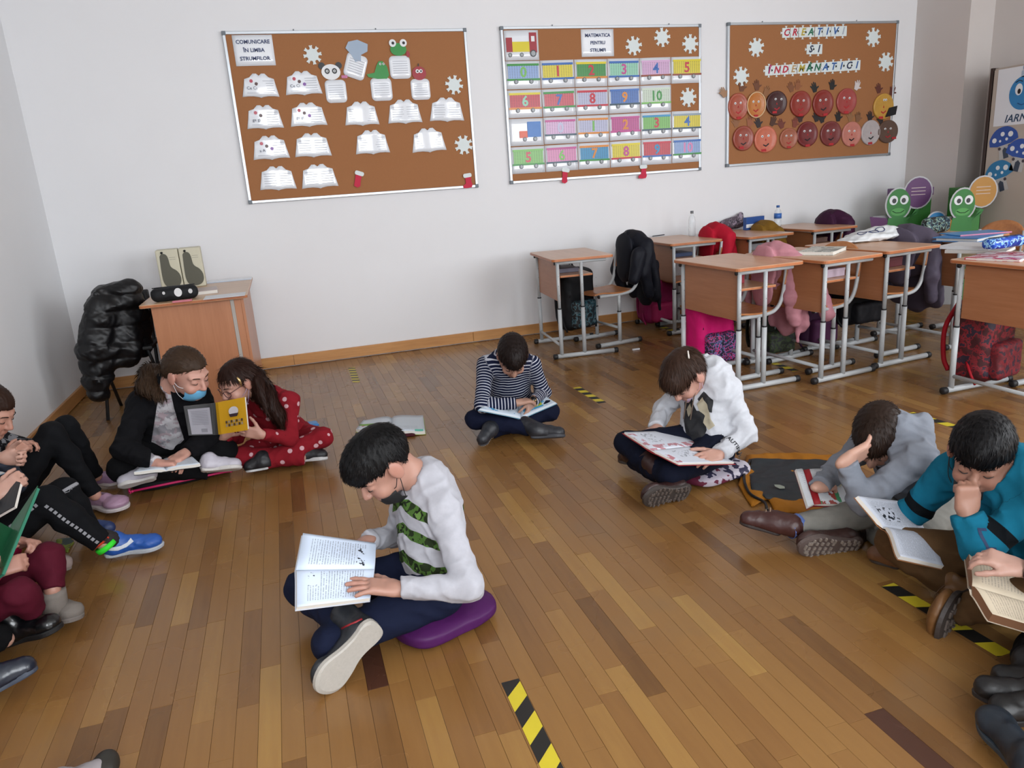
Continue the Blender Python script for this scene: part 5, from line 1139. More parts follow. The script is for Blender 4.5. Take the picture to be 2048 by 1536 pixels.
def mask(parent, c, R, s, color, low=0, strap=None, mat=None):
    """pleated mask; low>0 slides it down on the chin"""
    L = lambda x, y, z: c+s*(np.array([x, y, z])@R)
    V, Fc = [], []; n, m_ = 12, 5
    for k in range(2):
        for j in range(m_+1):
            for i in range(n+1):
                t_ = 2*i/n-1; z = -.02-low-.018-.045*(j/m_-.5)*1.6*(1-.25*abs(t_)); x = .058*math.sin(t_*1.25); y = .028+.085*math.cos(t_*1.15)-.03*max(0, (j/m_-.55))*2*(1-abs(t_)*.5)-.012*max(0, .3-j/m_)-low*.45+.0012*math.sin(j*2.4)+(.0015 if k else 0)
                V.append(L(x, y+.002, z))
    w = n+1; N_ = w*(m_+1)
    for j in range(m_):
        for i in range(n): a = j*w+i; Fc += [(a, a+1, a+w+1, a+w), (a+N_+w, a+N_+w+1, a+N_+1, a+N_)]
    org = np.array(parent.location)
    bm = bmesh.new(); vv = [bm.verts.new(v-org) for v in V]; [bm.faces.new([vv[i] for i in q]) for q in Fc]
    for i in range(n):
        for j in (0, m_): a = j*w+i; bm.faces.new([vv[a], vv[a+1], vv[a+1+N_], vv[a+N_]])
    r = from_bm('face_mask', bm, mat or M('mask_'+color, color, .7), parent, smooth=True)
    for x in (-1, 1):
        for dz in (-.02-low+.016, -.065-low*.9):
            mesh('ear_loop', *(lambda q: ([v-org for v in q[0]], q[1]))(tube_geo(arc([L(x*.055, .06-low*.45, dz), L(x*.0735, .025, (dz-.01)*.6), L(x*.08, -.018, .004)], 4), .0013*s, 5)), M('loop_'+(strap or color), strap or color, .7), r, smooth=True)
    return r
def person(label, J, head, s=1.0, vs=.005, skin_c='c08c6c', hair=None, shirt=None, pants=None, hands=None, shoes=(), msk=None, seed=0, legs=True, sleeve_cut=.97, chest=1.0, group=None, hood=0, fold=.0045, headless=False, toplabel=None, gl=0, neck_r=.04, arms=True):
    J = {k: np.array(v, float) for k, v in J.items()}; base = np.array([J['P'][0], J['P'][1], 0.])
    root = empty('person', tuple(base), label=label, cat='person', group=group)
    lat = nrm(J['SL']-J['SR']); up = nrm(J['C']-J['P']); lat = nrm(lat-up*(lat@up)); fr = np.cross(lat, up); R = np.array([lat, fr, up]); T = np.linalg.norm(J['C']-J['P'])
    hc = J['H']; HR = head_frame(*head); sk = skin(skin_c)
    def torso(g):
        mid = lambda t_, f_: J['P']+(J['C']-J['P'])*t_+fr*f_
        return [elp(mid(.74, .0), ((.118+g)*s*chest, (.080+g)*s*chest, (.15+g)*s), R, .05), elp(mid(.38, .008), ((.112+g)*s*chest, (.086+g)*s*chest, (.15+g)*s), R, .05), elp(mid(.08, 0), ((.122+g)*s, (.088+g)*s, (.1+g)*s), R, .05),
                cap(J['SL']-lat*.01, J['SR']+lat*.01, (.044+g)*s, k=.05), cap(J['C']-up*.02, J['C']-up*.06, (.055+g)*s, (.06+g)*s, k=.05)]
    def flat(pr_, pt, n_): f0, k0 = pr_; return ((lambda P: np.maximum(f0(P), (P-pt)@n_)), k0)
    def arm(S, E, W, g, gw, k=.03):
        p2 = cap(J[E], J[W], (.035+g)*s, (.0225+gw)*s, k=.02)
        if gw > 0: n_ = nrm(J[W]-J[E]); p2 = flat(p2, J[W]-n_*.008, n_)
        return [cap(J[S], J[E], (.041+g)*s, (.034+g)*s, k=k), p2]
    def leg(H, K, A, g, gw, cut=None):
        L3 = leg0(H, K, A, g, gw)
        if cut is not None: n_ = nrm(J[A]-J[K]); L3[2] = flat(cap(J[K]+(J[A]-J[K])*.35, J[A]+n_*.02, (.045+g)*s, (.028+gw)*s, k=.02), J[A]-n_*cut, n_)
        return L3
    def leg0(H, K, A, g, gw): return [cap(J[H], J[K], (.073+g)*s, (.046+g)*s, k=.03), cap(J[K], J[K]+(J[A]-J[K])*.35, (.046+g)*s, (.045+g)*s, k=.02), cap(J[K]+(J[A]-J[K])*.35, J[A], (.045+g)*s, (.028+gw)*s, k=.02)]
    al = list(J.values()); lo, hi = bounds_of(al, .16); lo[2] = min(lo[2], -.01)
    body = []
    if not headless:
        hp, HL = head_prims(hc, HR, s*.98); body += hp; nb = J['C']-up*.01; body.append(cap(HL(0, -.03, -.05), nb, neck_r*s, (neck_r+.006)*s, k=.03)); body.append(cap(HL(0, -.035, .0), HL(0, -.03, -.05), .042*s, .04*s, k=.03))
        hi = np.maximum(hi, hc+.16); lo = np.minimum(lo, hc-.16)
    body += torso(-.012)
    if arms: body += arm('SL', 'EL', 'WL', -.008, -.002)+arm('SR', 'ER', 'WR', -.008, -.002)
    if legs: body += leg('HL', 'KL', 'AL', -.012, -.002)+leg('HR', 'KR', 'AR', -.012, -.002)
    for k, h in (hands or {}).items():
        body += hand_geo(J['W'+k], h['d'], h['n'], 1 if k == 'L' else -1, h.get('curl', (.3,)*4), h.get('spread', .1), s*h.get('s', .95), h.get('thumb', (.75, .3)))
    def battr(V):
        b = np.zeros(len(V))
        if not headless:
            q = (V-hc)@HR.T/s
            for c_, r_, a_ in (((.036, .085, -.035), .028, .35), ((-.036, .085, -.035), .028, .35), ((0, .108, -.028), .016, .35), ((.078, -.01, 0), .035, .5), ((-.078, -.01, 0), .035, .5)): b = np.maximum(b, a_*np.exp(-(((q-np.array(c_))/r_)**2).sum(1)))
            lp = np.exp(-((q[:, 0]/.017)**4+((q[:, 1]-.09)/.012)**2+((q[:, 2]+.0595)/.009)**2)); b = np.maximum(b, lp*1.0)
        for k, h in (hands or {}).items():
            tip = J['W'+k]+nrm(h['d'])*.13*s; b = np.maximum(b, .3*np.exp(-(((V-tip)/.04)**2).sum(1)))
        return {'blush': b}
    o, V, Fq = blob('body', body, vs*.93, sk, root, None, battr, bounds=(lo, hi))
    def obj_at(name, prims, v, mat, post=None, attrs=None, **kw): return blob(name, prims, v, mat, root, post, attrs, bounds=(lo, hi), **kw)
    if shirt:
        g = shirt.get('g', .006); hemp = J['P']-up*shirt.get('drop', .06); pr = [flat(q_, hemp, -up) for q_ in torso(g)]+(arm('SL', 'EL', 'WL', g, g+.002)+arm('SR', 'ER', 'WR', g, g+.002) if arms else [])
        hm = shirt.get('hem', .02)
        if hood: pr += [cap(J['C']-fr*.045+lat*.06-up*.01, J['C']-fr*.075-up*.02, .035*s, .045*s, k=.03), cap(J['C']-fr*.045-lat*.06-up*.01, J['C']-fr*.075-up*.02, .035*s, .045*s, k=.03), cap(J['C']+lat*.06-fr*.03, J['C']+fr*.035+lat*.03-up*.04, .022*s, .018*s, k=.02), cap(J['C']-lat*.06-fr*.03, J['C']+fr*.035-lat*.03-up*.04, .022*s, .018*s, k=.02)]
        wd = {k: nrm(J['W'+k]-J['E'+k]) for k in 'LR'}; nk = nrm(hc-J['C']); sd_ = seed
        def post(P, d):
            amp = fold*(.5+.5*np.ones(len(P))); d = d-folds(P, amp, sd_, shirt.get('wl', .07))
            if arms:
                for k in 'LR':
                    cf = np.abs(((P-J['W'+k])@wd[k])+.022) < .016; d = np.where(cf & (np.sqrt(((P-J['W'+k])**2).sum(1)) < .06), d-.0015, d)
            if not headless:
                t_ = np.clip((P-J['C'])@nk, -.01, .2); q = P-J['C']-t_[:, None]*nk; d = np.maximum(d, shirt.get('neck', .052)*s-np.sqrt((q*q).sum(1))-.25*np.maximum(0, .0-((P-J['C'])@nk)))
                hd = ((P-HL(0, 0, 0))@HR.T)/(np.array([.084, .105, .1])*s); d = np.maximum(d, (1-np.sqrt((hd*hd).sum(1)))*.08)
            return np.maximum(d, .002-P[:, 2])
        def sattr(V):
            segs = [('T', J['P'], J['C'], .13)]+([('A', J['SL'], J['EL'], .05), ('B', J['EL'], J['WL'], .04), ('A', J['SR'], J['ER'], .05), ('B', J['ER'], J['WR'], .04)] if arms else [])
            best = np.full(len(V), 9.); al_ = np.zeros(len(V)); rg = np.zeros(len(V))
            for i, (nm, a, b, rr) in enumerate(segs):
                ab = b-a; t_ = np.clip(((V-a)@ab)/(ab@ab), 0, 1); dd = np.sqrt(((V-a-t_[:, None]*ab)**2).sum(1))-rr; m_ = dd < best; best = np.where(m_, dd, best)
                L_ = np.linalg.norm(ab); x = ((V-a)@ab)/L_ if nm == 'T' else ((V-a)@ab)/L_+(0 if nm == 'A' else np.linalg.norm(J['EL']-J['SL'])); al_ = np.where(m_, x, al_); rg = np.where(m_, 0 if nm == 'T' else 1, rg)
            q = (V-J['P'])@R.T; return {'along': al_, 'region': rg, 'body': q}
        so, SV, SF = obj_at(shirt.get('name', 'sweater'), pr, vs, shirt['mat'], post, sattr)
        if shirt.get('label'): so['label'] = shirt['label']
        root['_s'] = 1; shirt['bvh'] = (SV, SF)
    if shirt and shirt.get('jacket'):
        jk = shirt['jacket']; g = jk.get('g', .02); pr = [flat(q_, hemp, -up) for q_ in torso(g)]+arm('SL', 'EL', 'WL', g, g)+arm('SR', 'ER', 'WR', g, g)+[cap(J['C']-fr*.05+lat*.05, J['C']-fr*.075-up*.03, .04*s, .05*s, k=.03), cap(J['C']-fr*.05-lat*.05, J['C']-fr*.075-up*.03, .04*s, .05*s, k=.03)]
        def postj(P, d):
            d = post(P, d); q = (P-J['P'])@R.T; w_ = jk.get('w0', .05)+jk.get('k', .12)*(T-q[:, 2]); x = np.abs(q[:, 0]-jk.get('x', 0))
            return np.maximum(d, np.where(q[:, 1] > 0, (w_-x)*.8, -1))
        obj_at('jacket', pr, vs, jk['mat'], postj, sattr)
    if pants and legs:
        g = pants.get('g', .006); pr = leg('HL', 'KL', 'AL', g, pants.get('ga', .012), pants.get('cut', .02))+leg('HR', 'KR', 'AR', g, pants.get('ga', .012), pants.get('cut', .02))+[flat(elp(J['P']+up*.01, ((.125+g)*s, (.092+g)*s, (.1+g)*s), R, .04), J['P']+up*.085, up)]
        ad = {k: nrm(J['A'+k]-J['K'+k]) for k in 'LR'}
        def post2(P, d):
            d = d-folds(P, pants.get('fold', .005), seed+50, .075)
            return np.maximum(d, .002-P[:, 2])
        def pattr(V):
            best = np.full(len(V), 9.); al_ = np.zeros(len(V)); sdv = np.zeros(len(V))
            for k in 'LR':
                sg = 1 if k == 'L' else -1
                for a, b, o_ in ((J['H'+k], J['K'+k], 0), (J['K'+k], J['A'+k], .34)):
                    ab = b-a; t_ = np.clip(((V-a)@ab)/(ab@ab), 0, 1); q = V-a-t_[:, None]*ab; dd = np.sqrt((q*q).sum(1)); m_ = dd < best; best = np.where(m_, dd, best); al_ = np.where(m_, t_*np.linalg.norm(ab)+o_, al_)
                    out = pants.get('outv', {}).get(k); out = nrm(out) if out is not None else nrm(np.cross(ab, [0, 0, 1]))*-sg; e2 = nrm(np.cross(nrm(ab), out)); sdv = np.where(m_, np.where(q@out > 0, (q@e2), 9), sdv)
            return {'along': al_, 'seam': sdv}
        po, PV, PF = obj_at(pants.get('name', 'trousers'), pr, vs, pants['mat'], post2, pattr)
        pants['bvh'] = (PV, PF)
    org = base
    def local(g): return [np.asarray(v)-org for v in g[0]], g[1]
    if not headless:
        L = HL; DK = M('lash_dark', '1e1512', .5)
        for x, nm in ((-1, 'eye'), (1, 'eye')):
            op = head[3] if len(head) > 3 else 0
            g1 = tube_geo(arc([L(x*.016, .0835, .0-.002), L(x*.03, .0885, -.005), L(x*.044, .0795, -.001)], 4), [.0006*s]+[.0014*s]*7+[.0008*s], 6); mesh('eyelashes', *local(g1), DK, root, smooth=True)
            if op:
                bm = bmesh.new(); bmesh.ops.create_uvsphere(bm, u_segments=12, v_segments=8, radius=.0118*s); bmesh.ops.translate(bm, verts=bm.verts, vec=Vector(L(x*.03, .0775, -.0015)-org)); e = from_bm('eye', bm, M('eye_white', 'c8c4c0', .2), root, True)
                bm = bmesh.new(); bmesh.ops.create_uvsphere(bm, u_segments=10, v_segments=6, radius=.0058*s); bmesh.ops.translate(bm, verts=bm.verts, vec=Vector(L(x*.03, .0842, -.003)-org)); from_bm('iris', bm, M('iris_dark', '2a1a10', .15), e, True)
            g2 = tube_geo(arc([L(x*.014, .0915, .0215), L(x*.03, .0885, .0265), L(x*.05, .071, .0205)], 4), [.0016*s]+[.0024*s]*6+[.0018*s, .0007*s], 6, squash=(HR[1], .5)); mesh('eyebrow', *local(g2), hair_mat(hair['color']) if hair else DK, root, smooth=True)
        if hair: do_hair(root, hair, hc, HR, s*.98, L, J, fr, lat, up, seed)
        if msk: mask(root, hc, HR, s*.98, **msk)
        if gl:
            g = []
            for x in (-1, 1): g.append(tube_geo([L(x*.033+.023*math.cos(a), .1-.012*abs(math.cos(a))*(1 if math.cos(a)*x > 0 else 0), -.002+.019*math.sin(a)) for a in np.linspace(0, 2*PI, 17)[:-1]], .0016, 6, closed=True)); g.append(tube_geo([L(x*.056, .09, .004), L(x*.078, .0, .008)], .0015, 6))
            g.append(tube_geo([L(-.01, .1, .002), L(.01, .1, .002)], .0015, 6)); mesh('glasses', *local(join_geo(*g)), M('glasses_frame', '401c24', .3), root, smooth=True)
    for sh in shoes:
        sh = dict(sh); shoe(root, **sh)
    return root, dict(J=J, R=R, fr=fr, lat=lat, up=up, L=(HL if not headless else None), shirt=shirt, pants=pants, org=org, HR=HR)
def do_hair(root, hair, hc, HR, s, L, J, fr, lat, up, seed):
    """cap of hair with a hairline plus blades; style: short, bowl, tied, long"""
    st = hair['style']; th = hair.get('th', .010); m_ = hair_mat(hair['color']); fringe = hair.get('fringe', .052)
    pr = [elp(L(0, -.014, .032), np.array((.074+th*.75, .094+th, .080+th))*s, HR, .02)]
    if st in ('short', 'bowl'): pr.append(elp(L(0, .02, .06), np.array((.06, .075+th, .055+th))*s, HR, .02))
    if st == 'bowl': pr.append(elp(L(0, .07, .055), np.array((.055, .035, .045))*s, HR, .02)); pr.append(elp(L(0, -.035, .01), np.array((.07+th, .07+th, .08))*s, HR, .02))
    if st in ('long', 'tied'): pr.append(elp(L(0, -.04, .01), np.array((.072+th, .07+th, .085))*s, HR, .02))
    ang = np.array([0, 25, 45, 65, 80, 92, 105, 125, 150, 180]); zl = hair.get('line', [fringe, fringe, fringe-.008, .02, .012, .03, .016, -.035, -.055, -.06])
    def post(P, d):
        q = ((P-hc)@HR.T)/s; th_ = np.degrees(np.arctan2(np.abs(q[:, 0]), q[:, 1]+.01)); z0 = np.interp(th_, ang, zl); 
        n_ = np.sin(q[:, 0]*430+9*np.sin(q[:, 1]*31))*.0009+np.sin(q[:, 1]*260+q[:, 2]*80)*.0007
        d = np.maximum(d, (z0-q[:, 2])*.75*s); return d-n_-folds(P, .0012, seed, .02)
    lo, hi = bounds_of([hc], .17)
    o, V, Fq = blob('hair', pr, .005*s, m_, root, post, lambda V: {'tone': np.full(len(V), .22)}, bounds=(lo, hi)); 
    whorl = L(.012, -.055, .125) if st in ('short', 'bowl') else L(0, .02, .14); tie = L(*hair.get('tie', (0, -.115, -.01)))
    if st == 'tied': flow = lambda p: tie-p
    elif st == 'long': flow = lambda p: (p-L(0, .01, .12))-HR[2]*.08
    else: flow = lambda p: (p-whorl)*1.0-HR[2]*.02+HR[1]*.03
    make_hair(V, Fq, HR, hc, s, m_, root, flow, hair.get('n', 2600), hair.get('len', .026), .0022, seed, hair.get('lift', .002))
    locks = hair.get('locks')
    if locks:
        pr = [cap(L(*a), L(*b), ra*s, rb*s, k=.03) for a, b, ra, rb in locks] if not hair.get('world') else [cap(a, b, ra, rb, k=.03) for a, b, ra, rb in locks]
        pts = [L(*a) for a, b, _, _ in locks]+[L(*b) for a, b, _, _ in locks] if not hair.get('world') else [a for a, b, _, _ in locks]+[b for a, b, _, _ in locks]
        def post3(P, d): q = ((P-hc)@HR.T); return d-np.sin(q[:, 0]*500+q[:, 1]*300+8*np.sin(q[:, 2]*25))*.0012-folds(P, .003, seed+3, .04)
        o, V, Fq = blob(hair.get('lname', 'hair_lock'), pr, .0055, m_, root, post3, lambda V: {'tone': np.full(len(V), .25)}, bounds=bounds_of(pts, .07))
        make_hair(V, Fq, HR, hc, s, m_, root, (lambda p: np.tile(nrm(pts[-1]-pts[0])+0*HR[2], (len(p), 1))), hair.get('n2', 1300), .05, .0028, seed+1, .003, name='loose_strands')
def on_cloth(name, geo, bvh, org3, u, v, n, mat, parent, off=.0012, label=None):
    """lay flat shapes (x,y) on a cloth surface: start at org3+x*u+y*v+n*.15, shoot along -n"""
    V, Fq = bvh; bt = BVHTree.FromPolygons([Vector(p) for p in V], [tuple(int(i) for i in q) for q in Fq]); u, v, n = nrm(u), nrm(v), nrm(n); out = []; last = .15; loc = np.array(parent.location)
    for x, y, z in geo[0]:
        p = np.asarray(org3)+x*u+y*v; hit = bt.ray_cast(Vector(p+n*.15), Vector(-n)); d_ = hit[3] if hit[0] is not None and hit[3] < .3 else last; last = d_
        out.append(p+n*(.15-d_+off+max(0, z))-loc)
    return mesh(name, out, geo[1], mat, parent, label=label)
def grid_shape(pts, cell=.006):
    """triangulated, finely cut flat polygon so it can follow cloth"""
    bm = bmesh.new(); bm.faces.new([bm.verts.new((x, y, 0)) for x, y in pts]); P = np.array(pts); lo, hi = P.min(0), P.max(0)
    for ax in (0, 1):
        c = lo[ax]+cell
        while c < hi[ax]:
            no = (1, 0, 0) if ax == 0 else (0, 1, 0); bmesh.ops.bisect_plane(bm, geom=bm.verts[:]+bm.edges[:]+bm.faces[:], plane_co=(c, c, 0), plane_no=no); c += cell
    bm.verts.ensure_lookup_table(); V = [tuple(v.co) for v in bm.verts]; Fc = [tuple(v.index for v in f.verts) for f in bm.faces]; bm.verts.index_update(); Fc = [tuple(v.index for v in f.verts) for f in bm.faces]; bm.free(); return V, Fc
# cloth materials driven by the attributes
def cloth_mat(name, c, rough=.85, kind=None, c2=None, period=.022, duty=.3, c3=None, sheen=.15):
    if name in MATS: return MATS[name]
    m = D.materials.new(name); m.use_nodes = True; MATS[name] = m; t = NT(m); co = t.coord('Object'); n = t.noise(60, co, 3); b = lin(c)
    base = t.mix(n.outputs[0], tuple(v*.88 for v in b[:3])+(1,), tuple(min(1, v*1.1) for v in b[:3])+(1,))
    if kind == 'stripe':
        a = t.attr('along').outputs['Fac']; f = t.math('LESS_THAN', t.math('FRACT', t.math('DIVIDE', a, period)), duty); base = t.mix(f, base, lin(c2))
    if kind == 'camo':
        s_ = t.new('ShaderNodeSeparateXYZ'); t.link(t.attr('body').outputs['Vector'], s_.inputs[0]); x, y, z = s_.outputs; reg = t.attr('region').outputs['Fac']
        zz = t.math('ADD', z, t.math('MULTIPLY', t.math('ABSOLUTE', x), .38)); zz = t.math('ADD', zz, t.math('MULTIPLY', t.noise(9, co, 1).outputs[0], .03))
        f = t.math('LESS_THAN', t.math('FRACT', t.math('DIVIDE', zz, .085)), .42); f = t.math('MULTIPLY', f, t.math('LESS_THAN', reg, .5)); f = t.math('MULTIPLY', f, t.math('LESS_THAN', z, .262))
        cam_ = t.noise(26, co, 2); r_ = t.new('ShaderNodeValToRGB'); r_.color_ramp.interpolation = 'CONSTANT'; el = r_.color_ramp.elements
        for i, (p, c_) in enumerate(((0, '26301c'), (.45, '46642e'), (.56, '1e2618'), (.63, '5c7a3c'))): e = el[i] if i < 2 else el.new(p); e.position = p; e.color = lin(c_)
        t.link(cam_.outputs[0], r_.inputs[0]); base = t.mix(f, base, r_.outputs[0])
    if kind == 'hearts':
        vo = t.new('ShaderNodeTexVoronoi'); vo.inputs['Scale'].default_value = 20; vo.inputs['Randomness'].default_value = .6; t.link(co, vo.inputs['Vector']); f = t.math('LESS_THAN', vo.outputs['Distance'], .235); base = t.mix(f, base, lin(c2))
    if kind == 'panel':   # contrast band across the chest and upper arm
        s_ = t.new('ShaderNodeSeparateXYZ'); t.link(t.attr('body').outputs['Vector'], s_.inputs[0]); z = s_.outputs[2]; f = t.math('MULTIPLY', t.math('GREATER_THAN', z, period), t.math('LESS_THAN', z, period+duty)); base = t.mix(f, base, lin(c2))
    if kind == 'armband':
        a = t.attr('along').outputs['Fac']; f = t.math('MULTIPLY', t.math('GREATER_THAN', a, period), t.math('LESS_THAN', a, period+duty)); f = t.math('MULTIPLY', f, t.math('GREATER_THAN', t.attr('region').outputs['Fac'], .5)); base = t.mix(f, base, lin(c2))
    if kind == 'seam':
        a = t.attr('seam').outputs['Fac']; f = t.math('LESS_THAN', t.math('ABSOLUTE', a), .006); f = t.math('MULTIPLY', f, t.math('LESS_THAN', t.math('FRACT', t.math('MULTIPLY', t.attr('along').outputs['Fac'], 55)), .65)); base = t.mix(f, base, lin(c2))
    if kind == 'blotch':
        nz = t.noise(period, co, 3); f = t.math('GREATER_THAN', nz.outputs[0], duty); base = t.mix(f, base, lin(c2))
        if c3: f2 = t.math('GREATER_THAN', t.noise(period*1.7, co, 2).outputs[0], duty+.03); base = t.mix(f2, base, lin(c3))
    t.link(base, t.b.inputs['Base Color']); t.b.inputs['Roughness'].default_value = rough; t.b.inputs['Sheen Weight'].default_value = 0; t.b.inputs['Specular IOR Level'].default_value = .14
    t.bump(t.noise(900, co, 2).outputs[0], .25, .0008); return m
def cushion(label, c, w, l, h, a, mat, piping=None, z=0, tilt=None, name='cushion', group='seat cushions on the floor'):
    r = empty(name, (c[0], c[1], z), (0, 0, a), label, 'cushion', group)
    def f(P):
        x, y, z_ = P[:, 0]/(w/2), P[:, 1]/(l/2), P[:, 2]-h*.5
        e = np.maximum(np.abs(x), np.abs(y)); prof = h*.5*np.clip(1-np.maximum(0, (np.abs(x)**4+np.abs(y)**4)**.25-.0)**5, 0, 1)**.5
        return np.maximum(np.abs(z_)-prof, (np.maximum(np.abs(x)*w/2-w/2, np.abs(y)*l/2-l/2)))*.7
    o, V, Fq = blob('cushion_body', [(f, .01)], .006, mat, None, lambda P, d: np.maximum(d-folds(P, .003, 4, .12), (((P[:, 0]/(w/2))**4+(P[:, 1]/(l/2))**4)**.25-.97)*.1), bounds=((-w/2, -l/2, 0), (w/2, l/2, h))); o.parent = r
    if piping: tube('piping', arc([(x*w/2*.97, y*l/2*.97, h*.5) for x, y in ((-.92, -1), (.92, -1), (1, -.92), (1, .92), (.92, 1), (-.92, 1), (-1, .92), (-1, -.92), (-.92, -1))], 3), .006, piping, r, 8)
    return r
# ------------------------------------------------------------------ boy in the camouflage-striped sweater (nearest)
def arr(*a): return np.array(a, float)
cushion('large purple cushion under the boy in the camouflage-striped sweater', (.30, 2.065), .34, .33, .075, math.radians(20), fabric('satin_purple', '44184c', .45, bump=.1), None)
JA = dict(P=(.315, 2.07, .15), C=(.325, 2.125, .44), H=(.19, 2.10, .533), SL=(.345, 2.000, .385), SR=(.27, 2.225, .36), EL=(.365, 1.83, .225), ER=(.235, 2.300, .20), WL=(.172, 1.870, .244), WR=(.115, 2.16, .262),
          HL=(.30, 1.995, .13), HR=(.25, 2.13, .13), KL=(-.03, 1.93, .085), KR=(-.095, 2.22, .12), AL=(.20, 2.06, .07), AR=(.02, 1.945, .12))
pA, iA = person('boy in light grey sweater with camouflage stripes and black mask, on a purple cushion', JA, (197, -42, 4), s=1.0, vs=.0048, skin_c='a88070',
    hair=dict(style='short', color='0d0c0d', th=.011, fringe=.045, n=3600, len=.017, lift=.001, line=[.03, .032, .034, .022, .03, .036, .012, -.035, -.058, -.06]), msk=dict(color='141416', low=.05),
    shirt=dict(mat=cloth_mat('camo_sweater', 'a9a9b0', .9, 'camo'), g=.008, drop=.11, neck=.05), pants=dict(mat=cloth_mat('navy_trousers', '141a30', .85), g=.006, ga=.014, cut=.02), fold=.007,
    hands=dict(L=dict(d=Q(686, 1166, 1.885)-arr(*JA['WL']), n=(0, .05, -1), curl=(.10, .10, .12, .16), spread=.2, thumb=(1.0, .1), s=1.08), R=dict(d=(-1, -.1, -.15), n=(0, -.4, -.9), curl=(.3, .3, .3, .3))),
    shoes=[dict(heel=Q(758, 1250, 1.87), toe=Q(640, 1388, 1.80), up=(-.34, .85, .10), kind='high', color='1c2026', sole='a9a49c', side=-1, sw=1.3, ankle=(.02, 1.96, .14), lace=None),
           dict(heel=(.22, 2.03, .03), toe=(.1, 2.17, .03), up=(-.2, -.5, .8), kind='high', color='1c2026', sole='a9a49c', side=1, lace=None)], seed=11)
pm = page_mat('pages_boy', 'c6d2e4', '5a6068', .0075, art=((.08, .5, .155, .19, '2c3038', 'ink'), (.55, .85, .012, .03, '2c3038', 'ink'), (1.05, 1.7, .03, .055, '2c3038', 'ink')), margin=(.1, .88, .03, .19))
us_ = [(o.matrix_world, o) for o in pA.children_recursive if o.name.startswith('upper')]
bpy.context.view_layer.update(); up_ = us_[0][1]; bt_ = BVHTree.FromPolygons([up_.matrix_world @ v.co for v in up_.data.vertices], [tuple(p.vertices) for p in up_.data.polygons]); pts_ = []
for x, y in ((672, 1262), (684, 1257), (698, 1250), (712, 1244), (724, 1238)):
    h_ = bt_.ray_cast(Vector((0, 0, CH)), Vector(ray(x, y)))
    if h_[0] is not None: pts_.append(np.array(h_[0])-iA['org'])
if len(pts_) > 2: tube('red_stripe', pts_, .0035, M('trim_8c1c24', '8c1c24', .5), pA, 8)
open_book('open_book', 'large white open book with small ink drawings on the lap of the front boy', Q(748, 1138, 1.97), Q(592, 1140, 1.95), Q(740, 1196, 1.86), Q(594, 1214, 1.84), Q(752, 1086, 2.09), Q(606, 1066, 2.07), M('cover_paper', 'b8bcc6', .5), pm, th=.012, bulge=.010)
# ------------------------------------------------------------------ girl in the open black jacket
PINKP = M('pink_piping', 'c01c5c', .6)
cushion('black cushion with pink piping under the girl in the black jacket', (-.66, 3.86), .46, .42, .07, math.radians(8), fabric('cushion_black', '141416', .8), PINKP)
JB = dict(P=(-.69, 3.93, .15), C=(-.635, 3.80, .47), H=(-.515, 3.70, .548), SL=(-.50, 3.80, .40), SR=(-.76, 3.80, .40), EL=(-.44, 3.74, .22), ER=(-.83, 3.62, .25), WL=(-.575, 3.60, .19), WR=(-.685, 3.52, .185),
          HL=(-.63, 3.94, .13), HR=(-.76, 3.92, .13), KL=(-.42, 3.70, .14), KR=(-.87, 3.66, .145), AL=(-.76, 3.70, .09), AR=(-.52, 3.66, .075))
pB, iB = person('girl in open black jacket and printed white shirt with a blue mask', JB, (-42, -24, -4), s=1.08, vs=.006, skin_c='bd9080',
    hair=dict(style='tied', color='3a2a1e', th=.009, fringe=.062, n=2400, len=.022, lift=.0004, tie=(-.02, -.11, -.02), line=[.062, .06, .052, .034, .024, .028, .0, -.03, -.05, -.055], world=True,
              locks=[(Q(322, 742, 3.80), Q(300, 745, 3.80), .035, .038), (Q(300, 745, 3.80), Q(294, 772, 3.74), .038, .045), (Q(294, 772, 3.74), Q(322, 793, 3.66), .045, .02)], lname='ponytail', n2=1000), msk=dict(color='5f9fc4', low=.032, strap='c8ccd0'),
    shirt=dict(mat=cloth_mat('print_shirt', 'bab7bb', .9, 'blotch', '949197', 16, .52, 'a8989e'), g=.004, drop=.06, neck=.05, name='printed_shirt', jacket=dict(mat=cloth_mat('black_jacket', '101013', .9), g=.017, w0=.03, k=.17, x=.0)),
    pants=dict(mat=cloth_mat('black_trousers', '0d0d0f', .9), g=.012, ga=.018, cut=-.02), fold=.007,
    hands=dict(R=dict(d=(.9, -.15, -.1), n=(0, -.2, -1), curl=(.6, .6, .6, .6), thumb=(.5, .4)), L=dict(d=(-.5, -.8, -.1), n=(-.2, -.2, -1), curl=(.6, .6, .6, .6))),
    shoes=[dict(heel=Q(402, 945, 3.60), toe=Q(484, 938, 3.60), up=(.05, .5, .86), sw=1.15, kind='sneaker', color='b8b4be', sole='c4c0bc', side=-1, ankle=None, lace='c8c8d0'),
           dict(heel=Q(312, 958, 3.56), toe=Q(236, 977, 3.56), sw=1.1, up=(-.1, .6, .8), kind='sneaker', color='b4b0ba', sole='c4c0bc', side=1, lace='c8c8d0')], seed=21)
PGW = page_mat('pages_plain', 'c9d2dc', '8a909c', .0075, margin=(.1, .9, .02, .16))
open_book('open_book', 'open book with black cover lying in the lap of the girl in the black jacket', Q(333, 942, 3.46), Q(325, 920, 3.60), Q(268, 944, 3.45), Q(285, 930, 3.58), Q(400, 927, 3.46), Q(383, 912, 3.60), M('cover_black', '121214', .4), PGW, th=.014, bulge=.010)
